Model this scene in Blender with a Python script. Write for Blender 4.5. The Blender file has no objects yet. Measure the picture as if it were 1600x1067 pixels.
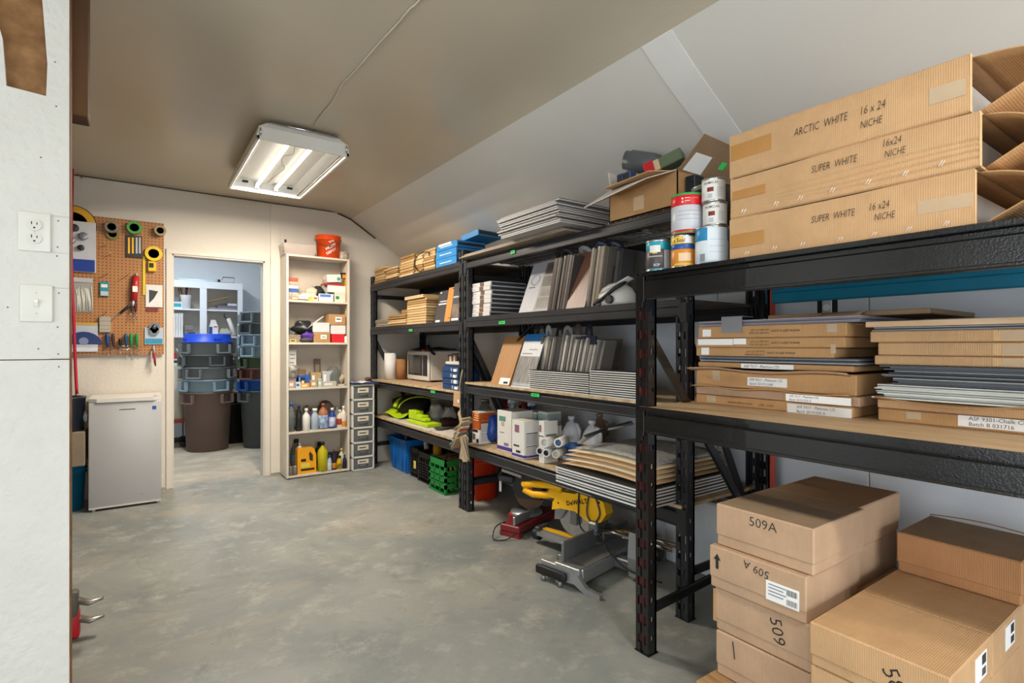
import bpy, bmesh, math, random
from mathutils import Vector, Matrix, Euler
random.seed(7)
C = bpy.context.scene.collection
SC = bpy.context.scene

# ---------------------------------------------------------------- camera
F = 833.0; PCX = 800.0; PCY = 540.0; TH = math.atan(585 / 833); H = 1.23
cam_d = bpy.data.cameras.new('camera')
cam_d.sensor_width = 36.0; cam_d.lens = F / 1600 * 36; cam_d.shift_y = (PCY - 533.5) / 1600
cam_d.clip_start = 0.05; cam_d.clip_end = 60
cam = bpy.data.objects.new('camera', cam_d); C.objects.link(cam)
cam.location = (0, 0, H); cam.rotation_euler = (math.pi / 2, 0, -TH)
SC.camera = cam

# ---------------------------------------------------------------- world, big lights, exposure
w = bpy.data.worlds.new('world'); SC.world = w; w.use_nodes = True
bg = w.node_tree.nodes['Background']
bg.inputs[0].default_value = (0.86, 0.93, 1.0, 1); bg.inputs[1].default_value = 4.3
SC.view_settings.view_transform = 'Standard'; SC.view_settings.look = 'None'
SC.view_settings.exposure = 0.34; SC.view_settings.gamma = 1.0
SC.view_settings.use_curve_mapping = False
LAMP_W = 60.0; STORE_W = 26.0   # watts of the ceiling fixtures
# daylight enters through two unseen openings, the left one added to brighten the slope: portals only guide the sampling of the sky
for nm, loc, rot, sx_, sy_ in (('daylight_portal', (1.0, -2.58, 1.175), (-math.pi / 2, 0, 0), 2.8, 2.35), ('daylight_portal', (-2.98, -.6, 1.1), (0, -math.pi / 2, 0), 2.2, 3.4)):
    pd = bpy.data.lights.new(nm, 'AREA'); pd.shape = 'RECTANGLE'; pd.size = sx_; pd.size_y = sy_
    pd.cycles.is_portal = True
    po = bpy.data.objects.new(nm, pd); C.objects.link(po); po.location = loc; po.rotation_euler = rot
SC.cycles.max_bounces = 8; SC.cycles.diffuse_bounces = 5; SC.cycles.glossy_bounces = 3
SC.cycles.transmission_bounces = 6; SC.cycles.sample_clamp_indirect = 6.0
SC.cycles.caustics_reflective = False; SC.cycles.caustics_refractive = False

# ---------------------------------------------------------------- pixel -> place helpers
_s, _c = math.sin(TH), math.cos(TH)
def ray(px, py):
    a = (px - PCX) / F; b = (PCY - py) / F
    return (_s + _c * a, _c - _s * a, b)
def onX(px, py, X):
    r = ray(px, py); t = X / r[0]; return (X, r[1] * t, H + r[2] * t)
def onY(px, py, Y):
    r = ray(px, py); t = Y / r[1]; return (r[0] * t, Y, H + r[2] * t)
def onZ(px, py, z=0.0):
    r = ray(px, py); t = (z - H) / r[2]; return (r[0] * t, r[1] * t, z)
def RX(X, xl, xr, yt, yb=None):
    """rectangle on the plane X seen between pixel columns xl..xr: (ynear, yfar, ztop, zbot)"""
    yf = onX(xl, 540, X)[1]; yn = onX(xr, 540, X)[1]
    zt = onX(xl, yt, X)[2]; zb = onX(xl, yb, X)[2] if yb is not None else None
    return yn, yf, zt, zb
def RY(Y, xl, xr, yt, yb=None):
    x0 = onY(xl, 540, Y)[0]; x1 = onY(xr, 540, Y)[0]; xm = (xl + xr) / 2
    return x0, x1, onY(xm, yt, Y)[2], (onY(xm, yb, Y)[2] if yb is not None else None)

# ---------------------------------------------------------------- materials
MATS = {}
def lin(h):
    h = h.lstrip('#'); o = []
    for i in (0, 2, 4):
        v = int(h[i:i + 2], 16) / 255
        o.append(v / 12.92 if v <= 0.04045 else ((v + 0.055) / 1.055) ** 2.4)
    return (*o, 1)
def nn(nt, t, **k):
    n = nt.nodes.new(t)
    for a, v in k.items(): setattr(n, a, v)
    return n
def mat(hexc, rough=0.5, metal=0.0, var=0.10, scale=6.0, bump=0.0, bscale=80.0, trans=0.0, emit=0.0, coat=0.0, alpha=1.0, ior=1.45, second=None, stretch=None):
    key = (hexc, rough, metal, var, scale, bump, bscale, trans, emit, coat, alpha, second, stretch)
    if key in MATS: return MATS[key]
    m = bpy.data.materials.new('mat_' + hexc.strip('#')); m.use_nodes = True
    nt = m.node_tree; bs = nt.nodes['Principled BSDF']
    col = lin(hexc)
    tc = nn(nt, 'ShaderNodeTexCoord')
    src = tc.outputs['Object']
    if stretch:
        mp = nn(nt, 'ShaderNodeMapping'); mp.inputs['Scale'].default_value = stretch
        nt.links.new(src, mp.inputs[0]); src = mp.outputs[0]
    no = nn(nt, 'ShaderNodeTexNoise'); no.inputs['Scale'].default_value = scale; no.inputs['Detail'].default_value = 4
    nt.links.new(src, no.inputs['Vector'])
    mx = nn(nt, 'ShaderNodeMix', data_type='RGBA')
    mr = nn(nt, 'ShaderNodeMapRange'); mr.inputs[1].default_value = 0.3; mr.inputs[2].default_value = 0.7
    nt.links.new(no.outputs[0], mr.inputs[0]); nt.links.new(mr.outputs[0], mx.inputs[0])
    lo = lin(second) if second else tuple(v * (1 - var) for v in col[:3]) + (1,)
    hi = col if second else tuple(min(1, v * (1 + var)) for v in col[:3]) + (1,)
    mx.inputs[6].default_value = lo; mx.inputs[7].default_value = hi
    nt.links.new(mx.outputs[2], bs.inputs['Base Color'])
    bs.inputs['Roughness'].default_value = rough; bs.inputs['Metallic'].default_value = metal
    bs.inputs['Transmission Weight'].default_value = trans; bs.inputs['IOR'].default_value = ior
    bs.inputs['Coat Weight'].default_value = coat; bs.inputs['Alpha'].default_value = alpha
    if emit:
        bs.inputs['Emission Color'].default_value = col; bs.inputs['Emission Strength'].default_value = emit
    if bump:
        n2 = nn(nt, 'ShaderNodeTexNoise'); n2.inputs['Scale'].default_value = bscale; n2.inputs['Detail'].default_value = 3
        nt.links.new(src, n2.inputs['Vector'])
        b = nn(nt, 'ShaderNodeBump'); b.inputs['Strength'].default_value = bump; b.inputs['Distance'].default_value = 0.01
        nt.links.new(n2.outputs[0], b.inputs['Height']); nt.links.new(b.outputs[0], bs.inputs['Normal'])
    MATS[key] = m
    return m

def floor_mat():
    m = bpy.data.materials.new('concrete'); m.use_nodes = True; nt = m.node_tree; bs = nt.nodes['Principled BSDF']
    L = nt.links.new
    tc = nn(nt, 'ShaderNodeTexCoord'); P = tc.outputs['Object']
    def noise(s, d=5, r=0.6, dist=0.0):
        n = nn(nt, 'ShaderNodeTexNoise'); n.inputs['Scale'].default_value = s; n.inputs['Detail'].default_value = d
        n.inputs['Roughness'].default_value = r; n.inputs['Distortion'].default_value = dist; L(P, n.inputs['Vector']); return n.outputs[0]
    def ramp(x, a, b):
        r = nn(nt, 'ShaderNodeMapRange'); r.inputs[1].default_value = a; r.inputs[2].default_value = b; L(x, r.inputs[0]); return r.outputs[0]
    def mix(f, a, b):
        x = nn(nt, 'ShaderNodeMix', data_type='RGBA'); L(f, x.inputs[0])
        for i, v in ((6, a), (7, b)):
            if isinstance(v, tuple): x.inputs[i].default_value = v
            else: L(v, x.inputs[i])
        return x.outputs[2]
    c = mix(ramp(noise(1.3, 6, 0.65, 0.6), 0.38, 0.62), lin('#787d7b'), lin('#90928d'))
    c = mix(ramp(noise(0.9, 5, 0.7, 1.2), 0.50, 0.72), c, lin('#9c9486'))
    c = mix(ramp(noise(5.0, 8, 0.75), 0.52, 0.70), c, lin('#a5a59e'))
    c = mix(ramp(noise(2.2, 8, 0.75, 1.5), 0.55, 0.70), c, lin('#747774'))
    c = mix(ramp(noise(7.0, 6, 0.85, 0.5), 0.64, 0.70), c, lin('#6c6e69'))
    c = mix(ramp(noise(26.0, 3, 0.7), 0.70, 0.74), c, lin('#54554f'))
    # the storage room floor is bare, sandy concrete beyond the doorway
    sep = nn(nt, 'ShaderNodeSeparateXYZ'); L(P, sep.inputs[0])
    ad = nn(nt, 'ShaderNodeMath', operation='MULTIPLY_ADD'); ad.inputs[1].default_value = 0.35; L(noise(3.0, 4), ad.inputs[0]); L(sep.outputs[1], ad.inputs[2])
    c = mix(ramp(ad.outputs[0], 5.6, 5.85), c, mix(ramp(noise(4.0), 0.4, 0.65), lin('#a59c8c'), lin('#bdb5a5')))
    L(c, bs.inputs['Base Color'])
    rr = nn(nt, 'ShaderNodeMapRange'); rr.inputs[3].default_value = 0.42; rr.inputs[4].default_value = 0.72
    L(noise(2.5), rr.inputs[0]); L(rr.outputs[0], bs.inputs['Roughness'])
    b = nn(nt, 'ShaderNodeBump'); b.inputs['Strength'].default_value = 0.12; b.inputs['Distance'].default_value = 0.01
    L(noise(30.0, 5), b.inputs['Height']); L(b.outputs[0], bs.inputs['Normal'])
    return m

def peg_mat():
    m = bpy.data.materials.new('pegboard'); m.use_nodes = True; nt = m.node_tree; bs = nt.nodes['Principled BSDF']; L = nt.links.new
    tc = nn(nt, 'ShaderNodeTexCoord'); sp = nn(nt, 'ShaderNodeSeparateXYZ'); L(tc.outputs['Object'], sp.inputs[0])
    def cell(o):
        a = nn(nt, 'ShaderNodeMath', operation='MULTIPLY'); a.inputs[1].default_value = 1 / 0.0254; L(o, a.inputs[0])
        f = nn(nt, 'ShaderNodeMath', operation='FRACT'); L(a.outputs[0], f.inputs[0])
        s = nn(nt, 'ShaderNodeMath', operation='SUBTRACT'); s.inputs[1].default_value = 0.5; L(f.outputs[0], s.inputs[0])
        q = nn(nt, 'ShaderNodeMath', operation='MULTIPLY'); L(s.outputs[0], q.inputs[0]); L(s.outputs[0], q.inputs[1]); return q.outputs[0]
    ad = nn(nt, 'ShaderNodeMath', operation='ADD'); L(cell(sp.outputs[0]), ad.inputs[0]); L(cell(sp.outputs[2]), ad.inputs[1])
    lt = nn(nt, 'ShaderNodeMath', operation='LESS_THAN'); lt.inputs[1].default_value = 0.030; L(ad.outputs[0], lt.inputs[0])
    no = nn(nt, 'ShaderNodeTexNoise'); no.inputs['Scale'].default_value = 9
    m0 = nn(nt, 'ShaderNodeMix', data_type='RGBA'); L(no.outputs[0], m0.inputs[0]); m0.inputs[6].default_value = lin('#a8713f'); m0.inputs[7].default_value = lin('#b9834f')
    mx = nn(nt, 'ShaderNodeMix', data_type='RGBA'); L(lt.outputs[0], mx.inputs[0]); L(m0.outputs[2], mx.inputs[6]); mx.inputs[7].default_value = lin('#4a2a14')
    L(mx.outputs[2], bs.inputs['Base Color']); bs.inputs['Roughness'].default_value = 0.55
    return m

def cardboard(hexc='#c39a6e', dark=0.11):
    key = ('cb', hexc)
    if key in MATS: return MATS[key]
    m = bpy.data.materials.new('cardboard'); m.use_nodes = True; nt = m.node_tree; bs = nt.nodes['Principled BSDF']; L = nt.links.new
    tc = nn(nt, 'ShaderNodeTexCoord')
    no = nn(nt, 'ShaderNodeTexNoise'); no.inputs['Scale'].default_value = 5; no.inputs['Detail'].default_value = 6; no.inputs['Roughness'].default_value = 0.7
    L(tc.outputs['Object'], no.inputs['Vector'])
    mx = nn(nt, 'ShaderNodeMix', data_type='RGBA'); mr = nn(nt, 'ShaderNodeMapRange'); mr.inputs[1].default_value = 0.35; mr.inputs[2].default_value = 0.7
    L(no.outputs[0], mr.inputs[0]); L(mr.outputs[0], mx.inputs[0]); c = lin(hexc)
    mx.inputs[6].default_value = tuple(v * (1 + dark) for v in c[:3]) + (1,); mx.inputs[7].default_value = tuple(v * (1 - dark) for v in c[:3]) + (1,)
    L(mx.outputs[2], bs.inputs['Base Color']); bs.inputs['Roughness'].default_value = 0.8; bs.inputs['Specular IOR Level'].default_value = 0.2
    wv = nn(nt, 'ShaderNodeTexWave'); wv.bands_direction = 'Y'; wv.inputs['Scale'].default_value = 60; wv.inputs['Distortion'].default_value = 0.4
    L(tc.outputs['Object'], wv.inputs['Vector'])
    b = nn(nt, 'ShaderNodeBump'); b.inputs['Strength'].default_value = 0.16; b.inputs['Distance'].default_value = 0.004
    L(wv.outputs[0], b.inputs['Height']); L(b.outputs[0], bs.inputs['Normal'])
    MATS[key] = m; return m

CB = cardboard('#bd9870'); CB2 = cardboard('#b48c60'); CB3 = cardboard('#b4967a'); CBD = cardboard('#8d7358', 0.12)
BLACK = mat('#131416', 0.2, 0.0, 0.25, 10, bump=0.10, bscale=190, coat=0.5)
BLACKM = mat('#26272b', 0.42, 0.0, 0.2, 8, bump=0.08, bscale=150)
BLK = mat('#141414', 0.5); DGREY = mat('#3a3b3d', 0.5); GREY = mat('#8a8c8e', 0.5); LGREY = mat('#b9babb', 0.5)
WHITE = mat('#e6e4de', 0.5, var=0.04); PAPER = mat('#ececea', 0.7, var=0.04); INK = mat('#22201f', 0.7, var=0.02)
STEEL = mat('#b4b6b8', 0.3, 0.9); CHROME = mat('#d8dadc', 0.12, 1.0, var=0.02); DSTEEL = mat('#6d6f70', 0.4, 0.8)
RED = mat('#c3202c', 0.4); BLUE = mat('#1f5fb4', 0.4); YEL = mat('#f2b51c', 0.4); ORG = mat('#f0531e', 0.4); GRN = mat('#1c8a3c', 0.45)
TAPEG = mat('#35d463', 0.5); WOODP = mat('#d9b98a', 0.6, var=0.15, scale=9, stretch=(1, 14, 14)); WOODT = mat('#cda372', 0.6, second='#b98c5a', scale=8, stretch=(10, 1, 10))
OSB = mat('#c9b493', 0.7, second='#a58a66', scale=18, bump=0.1); PLYEDGE = mat('#8d6236', 0.8, second='#5f3c1c', scale=25)
CLEAR = mat('#dfe6e8', 0.12, trans=0.85, ior=1.15); CLEARG = mat('#c9cfce', 0.25, trans=0.75, ior=1.1)
TAPE = mat('#b5844c', 0.25, coat=0.4); CTAPE = mat('#d8c3a5', 0.15, coat=0.6, alpha=0.55)
TEAL = mat('#0f7f9c', 0.45)

# ---------------------------------------------------------------- mesh builder
def sm(P, k=5):
    """smooth curve through the points"""
    P = [Vector(p) for p in P]; out = []
    for i in range(len(P) - 1):
        p0, p1, p2, p3 = P[max(i - 1, 0)], P[i], P[i + 1], P[min(i + 2, len(P) - 1)]
        for j in range(k):
            t = j / k; out.append(.5 * ((2 * p1) + (p2 - p0) * t + (2 * p0 - 5 * p1 + 4 * p2 - p3) * t * t + (3 * p1 - p0 - 3 * p2 + p3) * t ** 3))
    return out + [P[-1]]
class MB:
    def __init__(s): s.v = []; s.f = []; s.m = []; s.sm = []
    def add(s, vs, fs, mi=0, smooth=False, mtx=None):
        b = len(s.v)
        s.v += [tuple(mtx @ Vector(p)) if mtx else tuple(p) for p in vs]
        for f in fs: s.f.append([i + b for i in f]); s.m.append(mi); s.sm.append(smooth)
        return s
    def box(s, x0, x1, y0, y1, z0, z1, mi=0, bev=0.0, mtx=None, seg=1):
        if x0 > x1: x0, x1 = x1, x0
        if y0 > y1: y0, y1 = y1, y0
        if z0 > z1: z0, z1 = z1, z0
        vs = [(x, y, z) for x in (x0, x1) for y in (y0, y1) for z in (z0, z1)]
        fs = [(0, 1, 3, 2), (4, 6, 7, 5), (0, 4, 5, 1), (2, 3, 7, 6), (0, 2, 6, 4), (1, 5, 7, 3)]
        if bev > 0:
            bm = bmesh.new(); bv = [bm.verts.new(p) for p in vs]
            for f in fs: bm.faces.new([bv[i] for i in f])
            bev = min(bev, 0.45 * min(x1 - x0, y1 - y0, z1 - z0))
            bmesh.ops.bevel(bm, geom=bm.edges[:], offset=bev, segments=seg, affect='EDGES', profile=0.5)
            bm.verts.index_update()
            s.add([v.co[:] for v in bm.verts], [[v.index for v in f.verts] for f in bm.faces], mi, seg > 1, mtx); bm.free()
        else: s.add(vs, fs, mi, False, mtx)
        return s
    def lathe(s, prof, c=(0, 0, 0), seg=24, mi=0, axis='Z', smooth=True, mtx=None, mis=None):
        vs = []; fs = []; n = len(prof)
        for k in range(seg):
            a = 2 * math.pi * k / seg; ca, sa = math.cos(a), math.sin(a)
            for r, z in prof:
                p = (r * ca, r * sa, z)
                if axis == 'X': p = (z, r * ca, r * sa)
                elif axis == 'Y': p = (r * sa, z, r * ca)
                vs.append((p[0] + c[0], p[1] + c[1], p[2] + c[2]))
        for j in range(n - 1):
            sub = []
            for k in range(seg):
                k2 = (k + 1) % seg
                sub.append((k * n + j, k2 * n + j, k2 * n + j + 1, k * n + j + 1))
            fs.append(sub)
        b = len(s.v); s.v += [tuple(mtx @ Vector(p)) if mtx else p for p in vs]
        for j, sub in enumerate(fs):
            for f in sub: s.f.append([i + b for i in f]); s.m.append(mis[j] if mis else mi); s.sm.append(smooth)
        for j in (0, n - 1):
            if prof[j][0] > 1e-6:
                f = [k * n + j for k in range(seg)]
                s.f.append([i + b for i in (f[::-1] if j == 0 else f)]); s.m.append((mis[0] if j == 0 else mis[-1]) if mis else mi); s.sm.append(False)
        return s
    def cyl(s, c, r, h, axis='Z', seg=20, mi=0, r2=None, mtx=None):
        return s.lathe([(r, 0), (r2 if r2 is not None else r, h)], c, seg, mi, axis, True, mtx)
    def ring(s, c, ro, ri, h, axis='Z', seg=24, mi=0, mtx=None):
        return s.lathe([(ri, 0), (ro, 0), (ro, h), (ri, h), (ri, 0)], c, seg, mi, axis, False, mtx)
    def tube(s, pts, r, seg=8, mi=0, closed=False, mtx=None, flat=1.0):
        P = [Vector(p) for p in pts]; n = len(P); vs = []; fs = []
        up = None
        for i in range(n):
            if closed: d = P[(i + 1) % n] - P[i - 1]
            else: d = (P[min(i + 1, n - 1)] - P[max(i - 1, 0)])
            d.normalize()
            if up is None:
                up = Vector((0, 0, 1)) if abs(d.z) < 0.9 else Vector((1, 0, 0))
            a = d.cross(up)
            if a.length < 1e-5: a = d.cross(Vector((0.3, 1, 0.2)))
            a.normalize(); b2 = a.cross(d); up = b2
            rr = r[i] if isinstance(r, (list, tuple)) else r
            for k in range(seg):
                t = 2 * math.pi * k / seg
                vs.append(P[i] + a * math.cos(t) * rr + b2 * math.sin(t) * rr * flat)
        m = n if closed else n - 1
        for i in range(m):
            j = (i + 1) % n
            for k in range(seg):
                k2 = (k + 1) % seg
                fs.append((i * seg + k, i * seg + k2, j * seg + k2, j * seg + k))
        if not closed:
            fs.append(tuple(range(seg))[::-1]); fs.append(tuple((n - 1) * seg + k for k in range(seg)))
        return s.add([tuple(v) for v in vs], fs, mi, seg > 4, mtx)
    def prism(s, poly, a, b, axis='Y', mi=0, mtx=None, smooth=False):
        """poly: 2-D outline; axis: extrusion axis. X:(y,z) Y:(x,z) Z:(x,y)"""
        def P(u, v, t): return {'X': (t, u, v), 'Y': (u, t, v), 'Z': (u, v, t)}[axis]
        n = len(poly)
        vs = [P(u, v, a) for u, v in poly] + [P(u, v, b) for u, v in poly]
        fs = [tuple(range(n)), tuple(range(2 * n - 1, n - 1, -1))] + [(i, i + n, (i + 1) % n + n, (i + 1) % n) for i in range(n)]
        return s.add(vs, fs, mi, smooth, mtx)
    def sheet(s, fn, nu, nv, thick=0.0, mi=0, smooth=True, mtx=None):
        """fn(u,v)->(x,y,z), u,v in 0..1; thick gives a second skin below"""
        vs = [fn(i / nu, j / nv) for i in range(nu + 1) for j in range(nv + 1)]
        fs = [(i * (nv + 1) + j, (i + 1) * (nv + 1) + j, (i + 1) * (nv + 1) + j + 1, i * (nv + 1) + j + 1) for i in range(nu) for j in range(nv)]
        if thick:
            b = len(vs); vs = vs + [(x, y, z - thick) for x, y, z in vs]
            fs = fs + [tuple(i + b for i in f[::-1]) for f in fs]
            ed = [(i * (nv + 1), (i + 1) * (nv + 1)) for i in range(nu)] + [(nu * (nv + 1) + j, nu * (nv + 1) + j + 1) for j in range(nv)] \
                + [((i + 1) * (nv + 1) + nv, i * (nv + 1) + nv) for i in range(nu)] + [(j + 1, j) for j in range(nv)]
            fs += [(a, a + b, c + b, c) for a, c in ed]
        return s.add(vs, fs, mi, smooth, mtx)
    def blob(s, c, r, seed=0, amp=0.2, nu=10, nv=14, mi=0, zmin=None, freq=2.0):
        rn = random.Random(seed); ph = [rn.uniform(0, 6.28) for _ in range(9)]
        vs = []; fs = []
        for i in range(nu + 1):
            t = math.pi * i / nu
            for j in range(nv):
                p = 2 * math.pi * j / nv
                k = 1 + amp * (math.sin(freq * p + ph[0] + 2 * t) + math.sin(2 * freq * t + ph[1]) + 0.7 * math.sin(3 * p + ph[2]) * math.sin(3 * t + ph[3]) + 0.5 * math.sin(7 * p + ph[4] + 5 * t)) / 2 * (math.sin(t) ** 0.5)
                z = c[2] + r[2] * math.cos(t) * k
                if zmin is not None: z = max(z, zmin)
                vs.append((c[0] + r[0] * math.sin(t) * math.cos(p) * k, c[1] + r[1] * math.sin(t) * math.sin(p) * k, z))
        for i in range(nu):
            for j in range(nv):
                j2 = (j + 1) % nv
                fs.append((i * nv + j, (i + 1) * nv + j, (i + 1) * nv + j2, i * nv + j2))
        return s.add(vs, fs, mi, True)
    def mesh(s, name, mats, off=(0, 0, 0)):
        me = bpy.data.meshes.new(name)
        me.from_pydata([(x - off[0], y - off[1], z - off[2]) for x, y, z in s.v], [], s.f)
        for m in (mats if isinstance(mats, (list, tuple)) else [mats]): me.materials.append(m)
        me.polygons.foreach_set('material_index', s.m); me.polygons.foreach_set('use_smooth', s.sm)
        bm = bmesh.new(); bm.from_mesh(me)
        bmesh.ops.recalc_face_normals(bm, faces=bm.faces[:]); bm.to_mesh(me); bm.free()
        me.update(); return me

def tag(o, label=None, cat=None, group=None, kind=None):
    if label: o['label'] = label
    if cat: o['category'] = cat
    if group: o['group'] = group
    if kind: o['kind'] = kind
    return o
def put(mb, name, mats, parent=None, label=None, cat=None, group=None, kind=None, local=False):
    """link the collected shapes as one mesh object. World coordinates unless local."""
    if parent is None:
        xs = [p[0] for p in mb.v]; ys = [p[1] for p in mb.v]; zs = [p[2] for p in mb.v]
        off = ((min(xs) + max(xs)) / 2, (min(ys) + max(ys)) / 2, min(zs)) if not local else (0, 0, 0)
        o = bpy.data.objects.new(name, mb.mesh(name, mats, off)); o.location = off
    else:
        off = (0, 0, 0)
        if not local:
            p = parent
            off = Vector((0, 0, 0))
            while p is not None: off = off + p.location; p = p.parent
        o = bpy.data.objects.new(name, mb.mesh(name, mats, off)); o.parent = parent
    C.objects.link(o)
    return tag(o, label, cat, group, kind)
def thing(name, label, cat, loc=(0, 0, 0), rz=0.0, group=None, rot=None):
    o = bpy.data.objects.new(name, None); C.objects.link(o); o.location = loc
    o.rotation_euler = rot if rot else (0, 0, rz); o.empty_display_size = 0.1
    return tag(o, label, cat, group)
def dup(root, loc=None, rz=None, label=None, group=None):
    r = root.copy(); C.objects.link(r)
    if loc is not None: r.location = loc
    if rz is not None: r.rotation_euler = (0, 0, rz)
    if label: r['label'] = label
    if group: r['group'] = group
    for ch in list(root.children):
        c = ch.copy(); C.objects.link(c); c.parent = r
        for g in list(ch.children):
            d = g.copy(); C.objects.link(d); d.parent = c
    return r
TEXTS = []
def text(parent, s, size, loc, facing='-X', m=None, italic=0.0, roll=0.0, thin=0.0, name='lettering', space=1.0, wx=1.0, align='LEFT', basis=None, local=False):
    """queue flat lettering: loc in world coords (or parent's local when local), text runs to the viewer's right"""
    TEXTS.append((parent, s, size, loc, facing, m or INK, italic, roll, thin, name, space, wx, align, basis, local))
def flush_text():
    obs = []
    for T in TEXTS:
        cu = bpy.data.curves.new('t', 'FONT'); cu.body = T[1]; cu.size = T[2]; cu.shear = T[6]; cu.offset = T[8] * T[2]
        cu.space_character = T[10]; cu.align_x = T[12]; cu.resolution_u = 2; cu.extrude = 0.0
        ob = bpy.data.objects.new('t', cu); C.objects.link(ob); obs.append(ob)
    dg = bpy.context.evaluated_depsgraph_get(); dg.update()
    for T, ob in zip(TEXTS, obs):
        me = bpy.data.meshes.new_from_object(ob.evaluated_get(dg)); me.name = T[9]
        bpy.data.objects.remove(ob)
        f = T[4]
        B = T[13] or {'-X': Matrix(((0, 0, -1), (-1, 0, 0), (0, 1, 0))), '-Y': Matrix(((1, 0, 0), (0, 0, -1), (0, 1, 0))), '+Z': Matrix(((0, 1, 0), (-1, 0, 0), (0, 0, 1)))}[f]
        Rm = B.to_4x4() @ Matrix.Rotation(T[7], 4, 'Z') @ Matrix.Diagonal((T[11], 1, 1, 1))
        p = T[0]; off = Vector((0, 0, 0))
        if not T[14]:
            while p is not None: off = off + p.location; p = p.parent
        me.transform(Matrix.Translation(Vector(T[3]) - off) @ Rm)
        me.materials.clear(); me.materials.append(T[5])
        o = bpy.data.objects.new(T[9], me); o.parent = T[0]; C.objects.link(o)
# ================================================================ THE SETTING
WALLW = mat('#d9d2c6', 0.6, var=0.03, scale=3, bump=0.25, bscale=45)
WALLR = mat('#c9ccd0', 0.55, var=0.06, scale=3, bump=0.2, bscale=50)
OSBW = mat('#cac8c1', 0.55, var=0.03, scale=6, bump=0.55, bscale=38)
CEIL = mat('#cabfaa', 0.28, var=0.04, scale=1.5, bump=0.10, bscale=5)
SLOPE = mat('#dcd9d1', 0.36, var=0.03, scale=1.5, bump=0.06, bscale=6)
YB = 5.45; XR = 2.68; ZC = 2.59; XL = -3.0; YF = -2.6
put(MB().box(XL - 0.1, XR + 0.1, YF, 8.6, -0.1, 0.0), 'floor', floor_mat(), kind='structure', local=True)
# ceiling: flat part, rounded bend and slope down to the right wall (one bent sheet), split at the bend
prof = [(XL, ZC)] + [(1.46 + .34 * i / 12, ZC - .055 * (i / 12) ** 2.6) for i in range(13)]
slp = [(1.80, 2.535), (XR + 0.12, 2.535 - (XR + 0.12 - 1.80) * 0.635)]
def strip(pr, y0, y1, name, m, th=0.03):
    poly = list(pr) + [(x, z + th) for x, z in reversed(pr)]
    return put(MB().prism(poly, y0, y1, 'Y', smooth=False), name, m, kind='structure', local=True)
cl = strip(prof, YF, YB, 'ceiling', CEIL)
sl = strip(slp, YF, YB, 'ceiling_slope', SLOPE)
# taped joint across the slope
sy0, sy1 = onZ(985, 100, 2.53)[1], 1.55
def slz(x): return 2.535 - (x - 1.80) * 0.635
tj = MB(); tj.sheet(lambda u, v: (1.80 + .88 * u, 1.42 + 0.16 * v + 0.004 * math.sin(9 * u), slz(1.80 + .88 * u) - 0.0008), 16, 2, thick=0.003, smooth=False)
put(tj, 'trim_1', mat('#eae8e3', 0.5, var=0.03, bump=0.1, bscale=25), kind='structure', label='pale taped joint running down the sloped ceiling')
# back wall with the doorway
DX0, DX1, DZ = 0.244, 0.977, 2.02
bw = MB(); bw.box(XL, DX0, YB, YB + 0.11, 0, 2.8); bw.box(DX1, XR + 0.1, YB, YB + 0.11, 0, 2.8); bw.box(DX0, DX1, YB, YB + 0.11, DZ, 2.8)
put(bw, 'wall_back', WALLW, kind='structure', local=True)
put(MB().box(XL, XR, YB - 0.006, YB, ZC - 0.012, ZC - 0.004).tube([(1.66, YB - 0.004, 2.575), (1.80, YB - 0.004, 2.528), (2.3, YB - 0.004, 2.21)], 0.007, 6), 'trim_2', mat('#4a3a22', 0.8), kind='structure', label='dark open crack under the ceiling edge')
put(MB().tube([(2.06, YB - 0.01, 2.365), (2.42, YB - 0.01, 2.135)], 0.012, 4), 'trim_3', mat('#d8d0c0', 0.6), kind='structure', label='thin pale batten along the slope at the back wall')
dc = MB()
for a, b in ((DX0 - 0.045, DX0), (DX1, DX1 + 0.05)):
    dc.box(a, b, YB - 0.016, YB, 0, DZ + 0.045, bev=0.004); 
dc.box(DX0 - 0.045, DX1 + 0.05, YB - 0.018, YB, DZ, DZ + 0.045, bev=0.004)
put(dc, 'door_1', mat('#d8d0c4', 0.45, var=0.03), kind='structure', label='cream painted casing of the open doorway')
dj = MB(); dj.box(DX0, DX0 + 0.012, YB - 0.01, YB + 0.12, 0, DZ); dj.box(DX1 - 0.012, DX1, YB - 0.01, YB + 0.12, 0, DZ); dj.box(DX0, DX1, YB - 0.01, YB + 0.12, DZ - 0.012, DZ)
put(dj, 'trim_4', mat('#cfc8bc', 0.45, var=0.03), kind='structure', label='inner jamb of the doorway')
put(MB().box(DX1 + 0.052, 1.115, YB - 0.014, YB, 0.02, ZC - 0.02, bev=0.003), 'trim_5', mat('#dcd4c7', 0.5, var=0.03, bump=0.15, bscale=45), kind='structure', label='tall white plywood strip right of the doorway')
put(MB().box(XL, 0.19, YB - 0.012, YB, 0.02, 0.1), 'baseboard_back', WALLW, kind='structure')
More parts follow.
